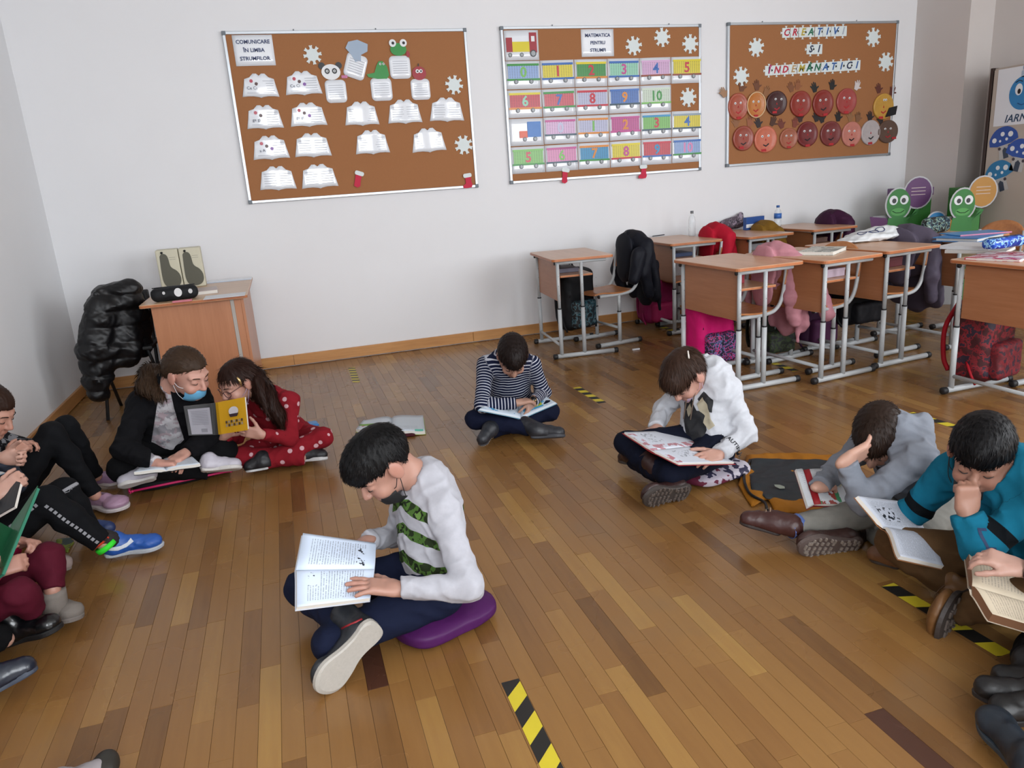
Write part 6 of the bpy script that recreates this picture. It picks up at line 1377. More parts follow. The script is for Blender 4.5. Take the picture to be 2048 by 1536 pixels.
# ------------------------------------------------------------------ girl in red with glasses
JC = dict(P=(-.11, 3.92, .095), C=(-.195, 3.79, .36), H=(-.298, 3.70, .472), SL=(-.075, 3.72, .335), SR=(-.235, 3.87, .32), EL=(-.10, 3.66, .165), ER=(-.36, 3.82, .17), WL=(-.225, 3.56, .235), WR=(-.40, 3.68, .22),
          HL=(-.06, 3.90, .09), HR=(-.17, 3.95, .09), KL=(.06, 3.69, .13), KR=(-.345, 3.72, .085), AL=(-.225, 3.66, .06), AR=(-.06, 3.64, .06))
HEARTS = cloth_mat('red_hearts', '7c1822', .9, 'hearts', 'c09aa0')
pC, iC = person('girl in dark red heart-print clothes with glasses, holding a yellow book', JC, (213, -22, 2), s=.95, vs=.0056, skin_c='b38878', gl=1,
    hair=dict(style='long', color='2a1812', th=.009, fringe=.062, n=2400, len=.04, lift=.001, line=[.062, .062, .055, .03, .03, .034, .0, -.05, -.08, -.08], world=True, lname='long_hair', n2=1800,
              locks=[(Q(508, 755, 3.72), Q(527, 785, 3.71), .055, .05), (Q(527, 785, 3.71), Q(556, 830, 3.66), .05, .035), (Q(556, 830, 3.66), Q(566, 862, 3.64), .03, .01), (Q(516, 765, 3.66), Q(533, 822, 3.60), .032, .014)]), msk=dict(color='a898b4', low=.042),
    shirt=dict(mat=HEARTS, g=.008, drop=.08, neck=.048, name='pyjama_top'), pants=dict(mat=HEARTS, g=.006, ga=.014, cut=-.02, name='pyjama_trousers'), fold=.006,
    hands=dict(L=dict(d=(-.9, .05, .35), n=(-.15, 1, .1), curl=(.15, .2, .25, .3), spread=.14, thumb=(.8, .3)), R=dict(d=(.5, -.2, .6), n=(.3, -1, 0), curl=(.4, .4, .4, .4))),
    shoes=[dict(heel=G(588, 925, .03), toe=G(655, 920, .03), up=(0, .35, .94), kind='sneaker', color='16161a', sole='b8b8b8', side=-1, lace='8c2030'),
           dict(heel=G(538, 938, .03), toe=G(492, 946, .03), up=(-.1, .3, .9), kind='sneaker', color='16161a', sole='b8b8b8', side=1, lace='8c2030')], seed=31)
LC = iC['L']; mesh('hair_clip', *(lambda q: ([np.asarray(v)-iC['org'] for v in q[0]], q[1]))(tube_geo(arc([LC(-.083, .025, .068), LC(-.092, .028, .038), LC(-.090, .034, .012)], 4), [.002, .006, .007, .007, .006, .006, .004, .003, .002], 8)), M('gold_clip', 'c8a874', .25, metal=.9), pC, smooth=True)
YB_ = 3.47; YELC = M('cover_yellow', 'b98a10', .45); 
Sp0, Sp1, La, Lb, Ra, Rb = Q(432, 806, YB_), Q(438, 867, YB_-.01), Q(369, 812, YB_+.0), Q(379, 868, YB_-.02), Q(492, 794, YB_-.06), Q(498, 857, YB_-.07)
rb, cv = open_book('hardcover_book', 'yellow and black book held up by the girl in red', Sp0, Sp1, La, Lb, Ra, Rb, M('cover_black', '121214', .4), PGW, th=.016, bulge=.004, cover2=YELC, face=(0, 1, .1))
def on_quad(name, A, B, C_, D_, pts, off, mat, parent, nrm_dir, **kw):
    """A,B top edge; D_,C_ bottom edge; pts in unit square u right, v down"""
    A, B, C_, D_ = map(np.asarray, (A, B, C_, D_)); org = np.array(parent.location); nn = nrm(nrm_dir)
    V = [(A*(1-u)+B*u)*(1-v)+(D_*(1-u)+C_*u)*v+nn*off-org for u, v in pts]; n = len(V); V += [v+nn*.0006 for v in V]
    return mesh(name, V, [tuple(range(n)), tuple(range(n, 2*n))]+[(i, (i+1) % n, (i+1) % n+n, i+n) for i in range(n)], mat, parent, **kw)
nb = (0, -1, .05); OF = .0225
on_quad('blurb_panel', La, Sp0, Sp1, Lb, [(.1, .09), (.8, .09), (.8, .97), (.1, .97)], OF, M('blurb_grey', '84828a', .5), rb, nb)
for k in range(9): on_quad('blurb_line', La, Sp0, Sp1, Lb, rect(.18, .18+.055*k, .72, .195+.055*k), OF+.0012, M('line_grey', '6a6870', .5), rb, nb)
on_quad('emblem', La, Sp0, Sp1, Lb, rect(.45, .78, .65, .9), OF+.0012, M('line_grey', '6a6870', .5), rb, nb)
on_quad('egg_shape', Sp0, Ra, Rb, Sp1, ell(.56, .32, .16, .14), OF+.001, M('egg_white', 'b8b4b8', .5), rb, nb); on_quad('dark_bowl', Sp0, Ra, Rb, Sp1, [(.4, .4), (.72, .4), (.66, .5), (.44, .5)], OF+.002, M('bowl_dark', '2c1c24', .5), rb, nb)
for k in range(2):
    for i in range(7): on_quad('title_letter', Sp0, Ra, Rb, Sp1, rect(.27+.085*i, .60+.11*k, .27+.085*i+.055, .60+.11*k+.08), OF+.001, M('title_brown%d' % ((i+k) % 2), ('3c2c24', '8c7a68')[(i+k) % 2], .5), rb, nb)
# ------------------------------------------------------------------ child in the striped sweater
JD = dict(P=(1.10, 3.83, .095), C=(1.07, 3.70, .41), H=(1.065, 3.60, .437), SL=(1.19, 3.66, .36), SR=(.945, 3.72, .375), EL=(1.25, 3.68, .19), ER=(.87, 3.56, .21), WL=(1.145, 3.56, .185), WR=(1.05, 3.52, .205),
          HL=(1.17, 3.83, .09), HR=(1.03, 3.86, .09), KL=(1.235, 3.56, .12), KR=(.845, 3.62, .12), AL=(.93, 3.57, .06), AR=(1.08, 3.49, .075))
pD, iD = person('child in navy and white striped sweater with a wristwatch, head bent down', JD, (-104, -52, 3), s=.98, vs=.0056, skin_c='a88472',
    hair=dict(style='short', color='1c1311', th=.013, fringe=.045, n=2600, len=.018, lift=.0012, line=[.04, .042, .04, .024, .03, .034, .01, -.035, -.055, -.055]),
    shirt=dict(mat=cloth_mat('navy_stripes', '141a32', .9, 'stripe', 'b4b6c0', .0165, .30), g=.006, drop=.07, neck=.046, name='striped_sweater'), pants=dict(mat=cloth_mat('navy_jeans', '10152a', .85), g=.008, ga=.016, cut=-.02), fold=.004,
    hands=dict(L=dict(d=(-.45, -.35, -.75), n=(-.5, .4, -.3), curl=(.45, .45, .45, .45), spread=.06, thumb=(.5, .5)), R=dict(d=(.9, .15, .0), n=(.1, .1, -1), curl=(.4, .4, .4, .4))),
    shoes=[dict(heel=G(1062, 878, .03), toe=G(1130, 875, .04), up=(0, .45, .89), kind='boot', color='22242a', sole='3a3c42', side=-1, ankle=(1.08, 3.50, .09), lace=None),
           dict(heel=G(985, 868, .05), toe=G(962, 893, .03), up=(.55, .55, .5), kind='boot', color='24262c', sole='3a3c42', side=1, lace=None, tread='lug', ankle=(.95, 3.6, .08))], seed=41)
w = JD['WL']; wv = nrm(np.array(JD['WL'])-np.array(JD['EL']))
wt = empty('wristwatch', tuple(np.array(w)-iD['org']), parent=pD)
e1 = nrm(np.cross(wv, (0, 0, 1))); e2 = np.cross(wv, e1)
mesh('watch_strap', *tube_geo([(e1*math.cos(a)+e2*math.sin(a))*.024-wv*.004 for a in np.linspace(0, 2*PI, 15)[:-1]], .005, 8, closed=True), RUB if 'black_rubber' in MATS else M('black_rubber', '18181a', .55), wt, smooth=True)
tube('watch_case', [np.array((-.0, -.016, .016)), np.array((0, -.022, .024))], .018, M('watch_gold', 'b89468', .3, metal=.9), wt, 16); tube('watch_glass', [np.array((-.0, -.0222, .0243)), np.array((0, -.023, .0255))], .0145, M('watch_black', '0c0c0e', .1), wt, 16)
pmc = page_mat('pages_colour', 'c8d4e0', '8a909c', .009, lines=0, art=((.12, .95, .03, .2, '3a8ec0', 'blob'), (.3, .7, .05, .14, 'a8b82c', 'blob'), (.55, .8, .1, .17, '8c2a3c', 'blob'), (1.1, 1.8, .03, .2, '4c9cc8', 'blob'), (1.3, 1.7, .05, .15, 'b4c034', 'blob')))
open_book('picture_book', 'thin picture book with blue and yellow pages on the lap of the striped-sweater child', Q(1043, 838, 3.50), Q(1035, 806, 3.64), Q(958, 819, 3.44), Q(975, 805, 3.60), Q(1113, 806, 3.50), Q(1090, 792, 3.64), M('cover_sky', '6aa0c0', .4), pmc, th=.004, bulge=.004)
# ------------------------------------------------------------------ girl in the white hoodie
cushion('white and maroon patterned cushion under the girl in the white hoodie', (1.66, 2.70), .34, .32, .06, .2, pattern('maroon_print', ['5c1430', 'a8a0ac', '22203c', 'b4aeb8'], 9, .7, (.42, .6)))
JE = dict(P=(1.69, 2.73, .15), C=(1.725, 2.78, .44), H=(1.595, 2.765, .45), SL=(1.755, 2.67, .385), SR=(1.69, 2.89, .37), EL=(1.79, 2.59, .20), ER=(1.60, 2.98, .23), WL=(1.615, 2.53, .155), WR=(1.50, 2.86, .19),
          HL=(1.68, 2.65, .13), HR=(1.64, 2.79, .13), KL=(1.40, 2.55, .10), KR=(1.34, 2.84, .155), AL=(1.37, 2.84, .07), AR=(1.40, 2.58, .09))
pE, iE = person('girl in a white hoodie with bent head and a red-covered book', JE, (198, -50, 0), s=1.0, vs=.0052, skin_c='b38a7a',
    hair=dict(style='bowl', color='35231a', th=.012, fringe=.035, n=3000, len=.035, lift=.001, line=[.01, .012, .018, .03, .032, .036, .012, -.035, -.06, -.06]), msk=dict(color='b49cb0', low=.05, strap='c8a0b4'), hood=1,
    shirt=dict(mat=cloth_mat('white_hoodie', 'bcbec4', .9), g=.012, drop=.085, neck=.052, name='hoodie'), pants=dict(mat=cloth_mat('dark_navy_trousers', '0e1222', .85), g=.006, ga=.010, cut=.0), fold=.009,
    hands=dict(L=dict(d=Q(1380, 923, 2.47)-arr(*JE['WL']), n=(-.2, .5, -.8), curl=(.35, .35, .4, .45), spread=.12, thumb=(.7, .2), s=1.05), R=dict(d=(-.9, -.2, -.2), n=(0, 0, -1), curl=(.3, .3, .3, .3))),
    shoes=[dict(heel=Q(1382, 985, 2.50), toe=Q(1290, 1000, 2.44), up=(-.1, .93, .35), kind='boot', color='2c1614', sole='3a3330', tread='lug', side=-1, ankle=(1.37, 2.66, .12), lace=None, sw=1.1),
           dict(heel=G(1300, 935, .05), toe=G(1236, 925, .04), up=(.1, .3, .9), kind='boot', color='2c1614', sole='3a3330', side=1, lace=None, ankle=(1.36, 2.84, .1))], seed=51)
tube('boot_shaft', [np.array(p)-iE['org'] for p in (Q(1292, 905, 2.72), Q(1320, 940, 2.66), Q(1345, 968, 2.60))], [.052, .05, .046], M('shoe_2c1614', '2c1614', .45, var=.08, bump=.1, bscale=300), pE, 16)
LE = iE['L']; mesh('hair_slide', *(lambda q: ([np.asarray(v)-iE['org'] for v in q[0]], q[1]))(tube_geo([LE(-.050, -.075, .108), LE(-.066, -.045, .098)], .0035, 8)), M('slide_white', 'd0c8c0', .4), pE, smooth=True)
for x in (-.02, .02): mesh('hood_cord', *(lambda q: ([np.asarray(v)-iE['org'] for v in q[0]], q[1]))(tube_geo(arc([iE['J']['C']+iE['fr']*.085+iE['lat']*x-iE['up']*.03, iE['J']['C']+iE['fr']*.115+iE['lat']*x-iE['up']*.10, iE['J']['C']+iE['fr']*.125+iE['lat']*(x-.01)-iE['up']*.2], 4), .003, 6)), M('cord_brown', '5c4c40', .8), pE, smooth=True)
o_ = np.array(JE['C'])-iE['up']*.16; bv_ = iE['shirt']['bvh']
blk_ = M('print_black', '15161a', .7); crm_ = M('print_cream', 'a39a84', .7)
for nm, pts, m_, of in (('print_shape', [(-.075, .06), (-.03, .075), (-.02, .03), (.0, .0), (.035, .0), (.05, -.08), (.03, -.13), (-.05, -.13), (-.08, -.05)], blk_, .0015), ('print_shape', [(.0, .05), (.03, .085), (.075, .05), (.07, -.005), (.045, -.0), (.02, .03)], blk_, .0022),
                        ('print_shape', [(-.0, .03), (.025, .06), (.05, .03), (.065, -.02), (.085, -.06), (.06, -.08), (.035, -.05), (.04, -.02), (.015, .0)], crm_, .0032), ('print_shape', [(-.06, .0), (-.035, .03), (-.02, .0), (-.04, -.03)], crm_, .0032)):
    on_cloth(nm, grid_shape(pts), bv_, o_, iE['lat'], iE['up'], nrm(iE['fr']+iE['lat']*.25), m_, pE, of)
sv_ = nrm(arr(*JE['WL'])-arr(*JE['EL'])); nn_ = nrm(arr(-.1, -.8, .6)); on_cloth('sleeve_lettering', text_geo('BEAUTIFUL', .026, 0, bold=.0006), bv_, arr(*JE['WL'])-sv_*.085, nrm(np.cross(sv_, nn_))*-1, sv_*-1, nn_, blk_, pE, .0015)
pme = page_mat('pages_red', 'c4c8d2', '8a8e96', .008, lines=0, art=((.0, .22, 0, .3, 'a87880', 'blob'), (.2, .9, .0, .04, 'a87880', 'blob'), (1.0, 1.95, 0.0, .035, 'a87078', 'blob'), (.35, .9, .06, .14, '8c9098', 'ink'), (1.2, 1.6, .08, .18, '8c9098', 'ink')))
open_book('picture_book', 'large red-covered open book on the lap of the white hoodie girl', Q(1302, 901, 2.56), Q(1402, 890, 2.65), Q(1249, 864, 2.74), Q(1347, 861, 2.84), Q(1358, 926, 2.44), Q(1468, 924, 2.49), M('cover_red', '8c1c22', .4), pme, th=.008, bulge=.004, over=.006)
# ------------------------------------------------------------------ orange jacket spread on the floor
def polysdf(pts):
    A = np.array(pts, float); Bq = np.roll(A, -1, 0)
    def f(P):
        p = P[:, :2]; d = np.full(len(p), 9.); sgn = np.ones(len(p))
        for a, b in zip(A, Bq):
            e = b-a; w = p-a; t_ = np.clip((w@e)/(e@e), 0, 1); q = w-t_[:, None]*e; d = np.minimum(d, (q*q).sum(1))
            c1 = p[:, 1] >= a[1]; c2 = p[:, 1] < b[1]; c3 = e[0]*w[:, 1] > e[1]*w[:, 0]; flip = (c1 & c2 & c3) | (~c1 & ~c2 & ~c3); sgn = np.where(flip, -sgn, sgn)
        return sgn*np.sqrt(d)
    return f
def floor_cloth(name, px, z0, th, mat, parent, amp=.006, seed=1, vs=.007, r=.02):
    pts = [G(x, y, z0)[:2] for x, y in px]; pf = polysdf(pts)
    def f(P):
        s2 = pf(P); zz = z0+th*.5+folds(np.c_[P[:, :2], 0*P[:, 2]], amp, seed, .12); hh = th*.5*np.sqrt(np.clip(-s2/r, 0.02, 1)); return np.maximum(np.abs(P[:, 2]-zz)-hh, s2)*.8
    p3 = np.array(pts); lo = np.r_[p3.min(0), z0-.01]; hi = np.r_[p3.max(0), z0+th+.02]
    o, V, Fq = blob(name, [(f, .01)], vs, mat, None, lambda P, d: np.maximum(d, .0006-P[:, 2]), bounds=(lo, hi), pad=.02)
    if parent is not None: o.parent = parent
    return o
r = empty('padded_jacket', label='orange padded jacket with dark lining spread on the floor beside the white hoodie girl', cat='jacket')
ORG = fabric('jacket_orange', '9a6216', .6); LIN = M('jacket_lining', '1a2228', .5, var=.1, bump=.3, bscale=200)
floor_cloth('orange_shell', [(1484, 945), (1492, 915), (1560, 910), (1700, 916), (1720, 940), (1725, 1010), (1600, 1034), (1548, 1024), (1535, 1003), (1503, 1018), (1476, 975)], .0, .022, ORG, r, seed=3)
floor_cloth('dark_lining', [(1497, 945), (1500, 922), (1560, 920), (1690, 926), (1700, 1000), (1590, 1004), (1530, 1000), (1500, 985)], .013, .016, LIN, r, amp=.008, seed=5)
tube('zip', arc([G(1500, 920, .026), G(1488, 950, .026), G(1498, 985, .026), G(1528, 1004, .026), G(1534, 1020, .024)], 5), .006, M('zip_black', '0e1012', .4), r, 8)
c = G(1560, 972, .036); on_l = mesh('emblem', [(c[0]+x, c[1]+y, .0345+z) for z in (0, .001) for x, y in ((-.016, -.02), (.004, -.026), (.014, -.01), (.008, .012), (-.01, .024), (-.018, .008))], [(0, 1, 2, 3, 4, 5), (6, 7, 8, 9, 10, 11)]+[(i, (i+1) % 6, (i+1) % 6+6, i+6) for i in range(6)], M('emblem_grey', '8c9488', .5), r)
# ------------------------------------------------------------------ boy in the grey hoodie
JF = dict(P=(2.06, 1.93, .105), C=(1.945, 1.93, .39), H=Q(1756, 872, 1.97), SL=(1.905, 1.79, .345), SR=(1.95, 2.05, .335), EL=(1.74, 1.86, .20), ER=(1.84, 2.10, .20), WL=(1.69, 1.885, .345), WR=(1.70, 2.02, .195),
          HL=(2.07, 1.85, .10), HR=(2.08, 1.99, .10), KL=(1.82, 1.72, .10), KR=(1.80, 1.95, .14), AL=(1.70, 1.83, .07), AR=(1.62, 2.02, .075))
JF['AL'] = tuple(Q(1735, 1075, 1.98)); JF['AR'] = tuple(Q(1592, 1050, 2.0)); JF['KR'] = tuple(Q(1765, 1022, 1.92))
pF, iF = person('boy in a grey hoodie leaning his cheek on one hand over a magazine', JF, (210, -48, 6), s=1.0, vs=.0054, skin_c='b8907e',
    hair=dict(style='short', color='261912', th=.012, fringe=.045, n=3000, len=.02, lift=.001, line=[.04, .04, .036, .024, .03, .036, .01, -.035, -.055, -.055]), hood=1,
    shirt=dict(mat=cloth_mat('grey_hoodie', '7d828c', .9), g=.012, drop=.07, neck=.05, name='hoodie'), pants=dict(mat=cloth_mat('grey_joggers', '7c7a74', .9), g=.006, ga=.008, cut=.0, name='joggers'), fold=.009,
    hands=dict(L=dict(d=Q(1745, 893, 1.90)-arr(*JF['WL']), n=(-.1, .9, .35), curl=(.15, .15, .18, .22), spread=.2, thumb=(.9, .1), s=1.2), R=dict(d=Q(1652, 972, 2.03)-arr(*JF['WR']), n=(-.1, .1, -1), curl=(.25, .9, 1.0, 1.0), thumb=(.5, .5))),
    shoes=[dict(heel=Q(1560, 1072, 2.02), toe=Q(1478, 1048, 2.10), up=(.1, .25, .96), kind='boot', color='3c1d1a', sole='2c2220', side=-1, ankle=tuple(Q(1585, 1052, 2.0)), lace='8c7460', vs=.0045),
           dict(heel=Q(1724, 1095, 1.88), toe=Q(1602, 1092, 1.90), up=(.0, .93, .37), kind='boot', color='3a2420', sole='574a46', tread='lug', side=1, sw=1.1, lace=None, ankle=tuple(Q(1735, 1075, 2.0)))], seed=61)
tube('sock', [np.array(p)-iF['org'] for p in (Q(1577, 1056, 2.0), Q(1600, 1048, 2.0))], [.040, .040], M('sock_blue', '5a74b4', .9), pF, 16)
fc_ = np.array(JF['C'])-iF['up']*.13
for pts, c_ in (([(-.05, .04), (-.02, .05), (-.02, .02), (-.05, .01)], '1c1e26'), ([(.01, -.01), (.06, .03), (.05, -.03), (.03, -.05)], '1c1e26'), ([(-.05, -.02), (-.045, -.02), (-.04, -.07), (-.05, -.07)], '1c1e26'), ([(-.05, -.07), (.0, -.085), (.0, -.08), (-.045, -.062)], '1c1e26')):
    on_cloth('hoodie_print', grid_shape(pts, .01), iF['shirt']['bvh'], fc_, iF['lat'], iF['up'], nrm(iF['fr']+iF['lat']*.4), M('print_black', '15161a', .7), pF, .0015)
pmf = page_mat('pages_magazine', 'b9bcc0', '7a8090', .008, art=((1.0, 1.12, 0, .3, '8c1820', 'fill'), (1.12, 1.5, .0, .09, '3c7c54', 'blob'), (1.14, 1.42, .0, .08, '8c3c34', 'blob'), (1.55, 1.9, .02, .2, 'b4b09c', 'blob')), margin=(.2, .6, .09, .2))
open_book('magazine', 'open magazine with red edge under the pointing hand of the boy in grey', Q(1628, 1010, 1.99), Q(1606, 940, 2.12), Q(1616, 1014, 1.99), Q(1592, 938, 2.12), Q(1742, 1010, 1.96), Q(1705, 938, 2.08), M('cover_maroon', '6c1820', .4), pmf, th=.012, bulge=.007, n=10)
# ------------------------------------------------------------------ boy in the teal sweatshirt
JG = dict(P=(1.99, 1.44, .11), C=(1.915, 1.50, .43), H=Q(1962, 909, 1.53), SL=(1.90, 1.37, .385), SR=(1.87, 1.635, .37), EL=(1.765, 1.42, .205), ER=(1.80, 1.72, .20), WL=(1.722, 1.50, .375), WR=(1.735, 1.66, .235),
          HL=(1.985, 1.36, .10), HR=(1.975, 1.50, .10), KL=(1.76, 1.27, .16), KR=(1.735, 1.68, .13), AL=(1.70, 1.42, .05), AR=(1.66, 1.46, .115))
JG['WR'] = tuple(Q(1824, 1044, 1.80)); JG['WL'] = tuple(Q(1932, 1024, 1.46)); JG['EL'] = tuple(Q(1955, 1100, 1.42)); JG['KR'] = tuple(Q(1790, 1085, 1.66)); JG['AR'] = tuple(Q(1892, 1165, 1.55))
pG, iG = person('boy in a teal sweatshirt resting his mouth on his fist above a book', JG, (214, -22, 4), s=1.02, vs=.0056, skin_c='9c7462',
    hair=dict(style='short', color='0c0b0d', th=.013, fringe=.042, n=3200, len=.018, lift=.001, line=[.032, .034, .034, .02, .028, .034, .012, -.035, -.055, -.055]), msk=dict(color='17171a', low=.055),
    shirt=dict(mat=cloth_mat('teal_sweatshirt', '12627c', .9, 'armband', '0c1014', .135, .032), g=.012, drop=.07, neck=.05, name='sweatshirt'), pants=dict(mat=cloth_mat('brown_corduroy', '553e27', .9), g=.008, ga=.012, cut=-.01), fold=.009, hood=1,
    hands=dict(L=dict(d=(.05, .1, 1), n=(.35, .75, -.1), curl=(1.5, 1.5, 1.5, 1.5), spread=.02, thumb=(.15, .8), s=.98), R=dict(d=(-.5, -.3, -.6), n=(0, -1, 0), curl=(.6, .6, .6, .6))),
    shoes=[dict(heel=Q(1962, 1197, 1.50), toe=Q(1884, 1258, 1.38), up=(.25, .9, .0), kind='boot', color='6e4a26', sole='3a3330', tread='lug', side=-1, ankle=tuple(Q(1892, 1160, 1.55)), lace='4c3018', sw=1.45),
           dict(heel=G(1800, 1140, .03), toe=G(1738, 1122, .03), up=(.1, .3, .94), kind='boot', color='5c3a20', sole='2c2018', side=1, lace=None)], seed=71)
on_cloth('sleeve_mark', grid_shape([(-.015, .03), (.012, .03), (.012, .022), (-.006, .022), (-.006, -.02), (.014, -.02), (.014, -.03), (-.015, -.03)], .01), iG['shirt']['bvh'], (np.array(JG['EL'])*.6+np.array(JG['WL'])*.4), nrm(arr(.8, .3, -.2)), nrm(arr(-.1, .1, 1)), nrm(arr(-.1, -1, .2)), M('mark_navy', '14284c', .7), pG, .0015)
pmg = page_mat('pages_novel', 'b4b9c4', '70747e', .0065, art=((.25, .7, .04, .125, '23262c', 'ink'),), margin=(.1, .9, .02, .2))
open_book('open_book', 'white open paperback with a dark ink drawing on the knees of the teal boy', Q(1766, 1056, 1.62), Q(1853, 1068, 1.66), Q(1716, 992, 1.70), Q(1815, 1004, 1.76), Q(1801, 1112, 1.48), Q(1888, 1132, 1.52), M('cover_brown', '8c5c34', .5), pmg, th=.012, bulge=.004, rbulge=.018)
# ------------------------------------------------------------------ reader at the lower right corner, mostly outside the picture
JH = dict(P=(1.88, 1.02, .11), C=(1.90, 1.05, .46), H=(1.80, 1.08, .58), SL=(1.87, .92, .40), SR=(1.88, 1.18, .40), EL=(1.74, .90, .25), ER=(1.80, 1.27, .25), WL=(1.60, .98, .24), WR=(1.625, 1.235, .285),
          HL=(1.86, .95, .10), HR=(1.86, 1.09, .10), KL=(1.60, .92, .20), KR=(1.60, 1.24, .16), AL=(1.62, 1.06, .09), AR=(1.54, 1.17, .09))
JH['WR'] = tuple(Q(2043, 1137, 1.26)); JH['ER'] = tuple(Q(2110, 1150, 1.20)); JH['KR'] = tuple(Q(2090, 1300, 1.24)); JH['AR'] = tuple(Q(2062, 1325, 1.16))
pH, iH = person('reader at the right edge in black trousers, hand on a yellowed book', JH, (195, -40, 0), s=1.0, vs=.0075, skin_c='b58f80', hair=dict(style='short', color='1c1410', n=600),
    shirt=dict(mat=cloth_mat('navy_jumper', '141c34', .9), g=.01, drop=.07, name='jumper'), pants=dict(mat=cloth_mat('black_trousers', '0d0d0f', .9), g=.012, ga=.014, cut=.0),
    hands=dict(R=dict(d=Q(1992, 1118, 1.30)-arr(*JH['WR']), n=(.1, .2, -1), curl=(.5, .6, .65, .7), spread=.03, thumb=(.4, .3), s=1.05), L=dict(d=(-.8, .1, .2), n=(0, 0, 1), curl=(.8, .8, .8, .8))),
    shoes=[dict(heel=G(2110, 1420, .02), toe=G(1984, 1362, .02), up=(.05, .1, 1), kind='boot', color='0f0f10', sole='1a1a1c', side=-1, lace='2c2a24', ankle=JH['AR']), dict(heel=(1.60, 1.02, .03), toe=(1.42, 1.16-.08, .03), up=(0, 0, 1), kind='boot', color='0f0f10', sole='1a1a1c', side=1, lace=None)], seed=81, gl=0)
pmh = page_mat('pages_yellowed', 'c9bba4', '8c8278', .0075, margin=(.12, .9, .02, .3))
open_book('open_book', 'thick open book with yellowed pages at the lower right edge', Q(1944, 1172, 1.30), Q(2090, 1215, 1.20), Q(1937, 1099, 1.42), Q(2085, 1165, 1.34), Q(1985, 1228, 1.22), Q(2100, 1262, 1.14), M('cover_card', 'b8ab98', .6), pmh, th=.026, bulge=.008, edge=M('page_edges_brown', '7c553a', .8))
# dark shoes of the next child in the lower right corner
r_, _ = shoe(None, G(2110, 1432, .02), G(1944, 1392, .03), (.05, .1, 1), kind='sneaker', color='121113', sole='262426', side=1, lace=None, name='shoe'); r_['category'] = 'shoe'; r_['label'] = 'dark trainer entering at the lower right edge beneath the lace-up boot'; r_['group'] = 'single shoes at the picture edges'
r_, _ = shoe(None, G(2090, 1600, .02), G(1972, 1432, .035), (-.05, .1, 1), kind='sneaker', color='18212a', sole='303a42', side=-1, lace=None, name='shoe'); r_['category'] = 'shoe'; r_['label'] = 'large slate-blue trainer in the lower right corner'; r_['group'] = 'single shoes at the picture edges'
r_, _ = shoe(None, G(110, 1630, .02), G(222, 1548, .02), (0, 0, 1), kind='sneaker', color='8a8486', sole='2a2826', side=1, lace=None, name='shoe'); r_['category'] = 'shoe'; r_['label'] = 'grey trainer with dark toe at the bottom left edge'; r_['group'] = 'single shoes at the picture edges'
o_, _, _ = blob('toe_cap', [elp(_(.93, 0, .028), (.032, .05, .03))], .006, M('toe_dark', '26241f', .5), None, bounds=(_(.93, 0, .028)-.06, _(.93, 0, .028)+.06)); o_.location = -np.array(r_.location); o_.parent = r_
# ------------------------------------------------------------------ children along the left wall
def P0(J, **k): J = dict(J); J.update(k); return J
J1 = dict(P=(-1.33, 3.46, .11), C=(-1.34, 3.40, .46), H=Q(-24, 822, 3.36), SL=(-1.30, 3.50, .41), SR=(-1.29, 3.28, .41), EL=(-1.16, 3.55, .33), ER=(-1.18, 3.22, .30), WL=Q(30, 893, 3.42), WR=Q(18, 912, 3.26),
          HL=(-1.31, 3.54, .11), HR=(-1.31, 3.40, .11), KL=Q(132, 852, 3.62), KR=Q(104, 866, 3.46), AL=G(193, 952, .09), AR=G(190, 990, .09))
TRK = cloth_mat('black_tracksuit', '0e0f12', .85, 'seam', '8c8c90'); BL_ = cloth_mat('black_leggings', '0f1013', .85)
person('girl by the left wall with a zebra-print top and lilac shoes', J1, (-18, -32, 0), s=1.0, vs=.007, skin_c='b38674', hair=dict(style='tied', color='2e1c14', n=1200, len=.022, lift=.0005),
    shirt=dict(mat=cloth_mat('zebra_top', '1c1c20', .9, 'blotch', '7c7c80', 38, .5), g=.01, drop=.06), pants=dict(mat=BL_, g=.002, ga=.006, cut=.01, name='leggings'), fold=.006,
    hands=dict(L=dict(d=(.9, .0, .1), n=(0, -.3, -1), curl=(.7, .7, .7, .7)), R=dict(d=(.6, .5, .3), n=(0, .6, -.6), curl=(.8, .8, .8, .8))),
    shoes=[dict(heel=G(178, 968, .02), toe=G(240, 968, .02), up=(0, 0, 1), kind='croc', color='8a6c88', sole='b4aaa8', side=1, lace=None), dict(heel=G(166, 1008, .02), toe=G(252, 1020, .02), up=(0, 0, 1), kind='croc', color='9a7a90', sole='b8b0b0', side=-1, lace=None, sw=1.15)], seed=91)
J2 = dict(P=(-1.27, 3.0, .11), C=(-1.32, 2.96, .46), H=(-1.26, 2.92, .60), SL=(-1.27, 3.06, .41), SR=(-1.26, 2.83, .40), EL=(-1.12, 3.12, .33), ER=(-1.10, 2.72, .34), WL=Q(8, 915, 3.02), WR=Q(2, 990, 2.72),
          HL=(-1.25, 3.07, .11), HR=(-1.25, 2.93, .11), KL=Q(128, 985, 3.12), KR=Q(92, 1002, 2.93), AL=G(180, 1062, .085), AR=Q(205, 1085, 2.93))
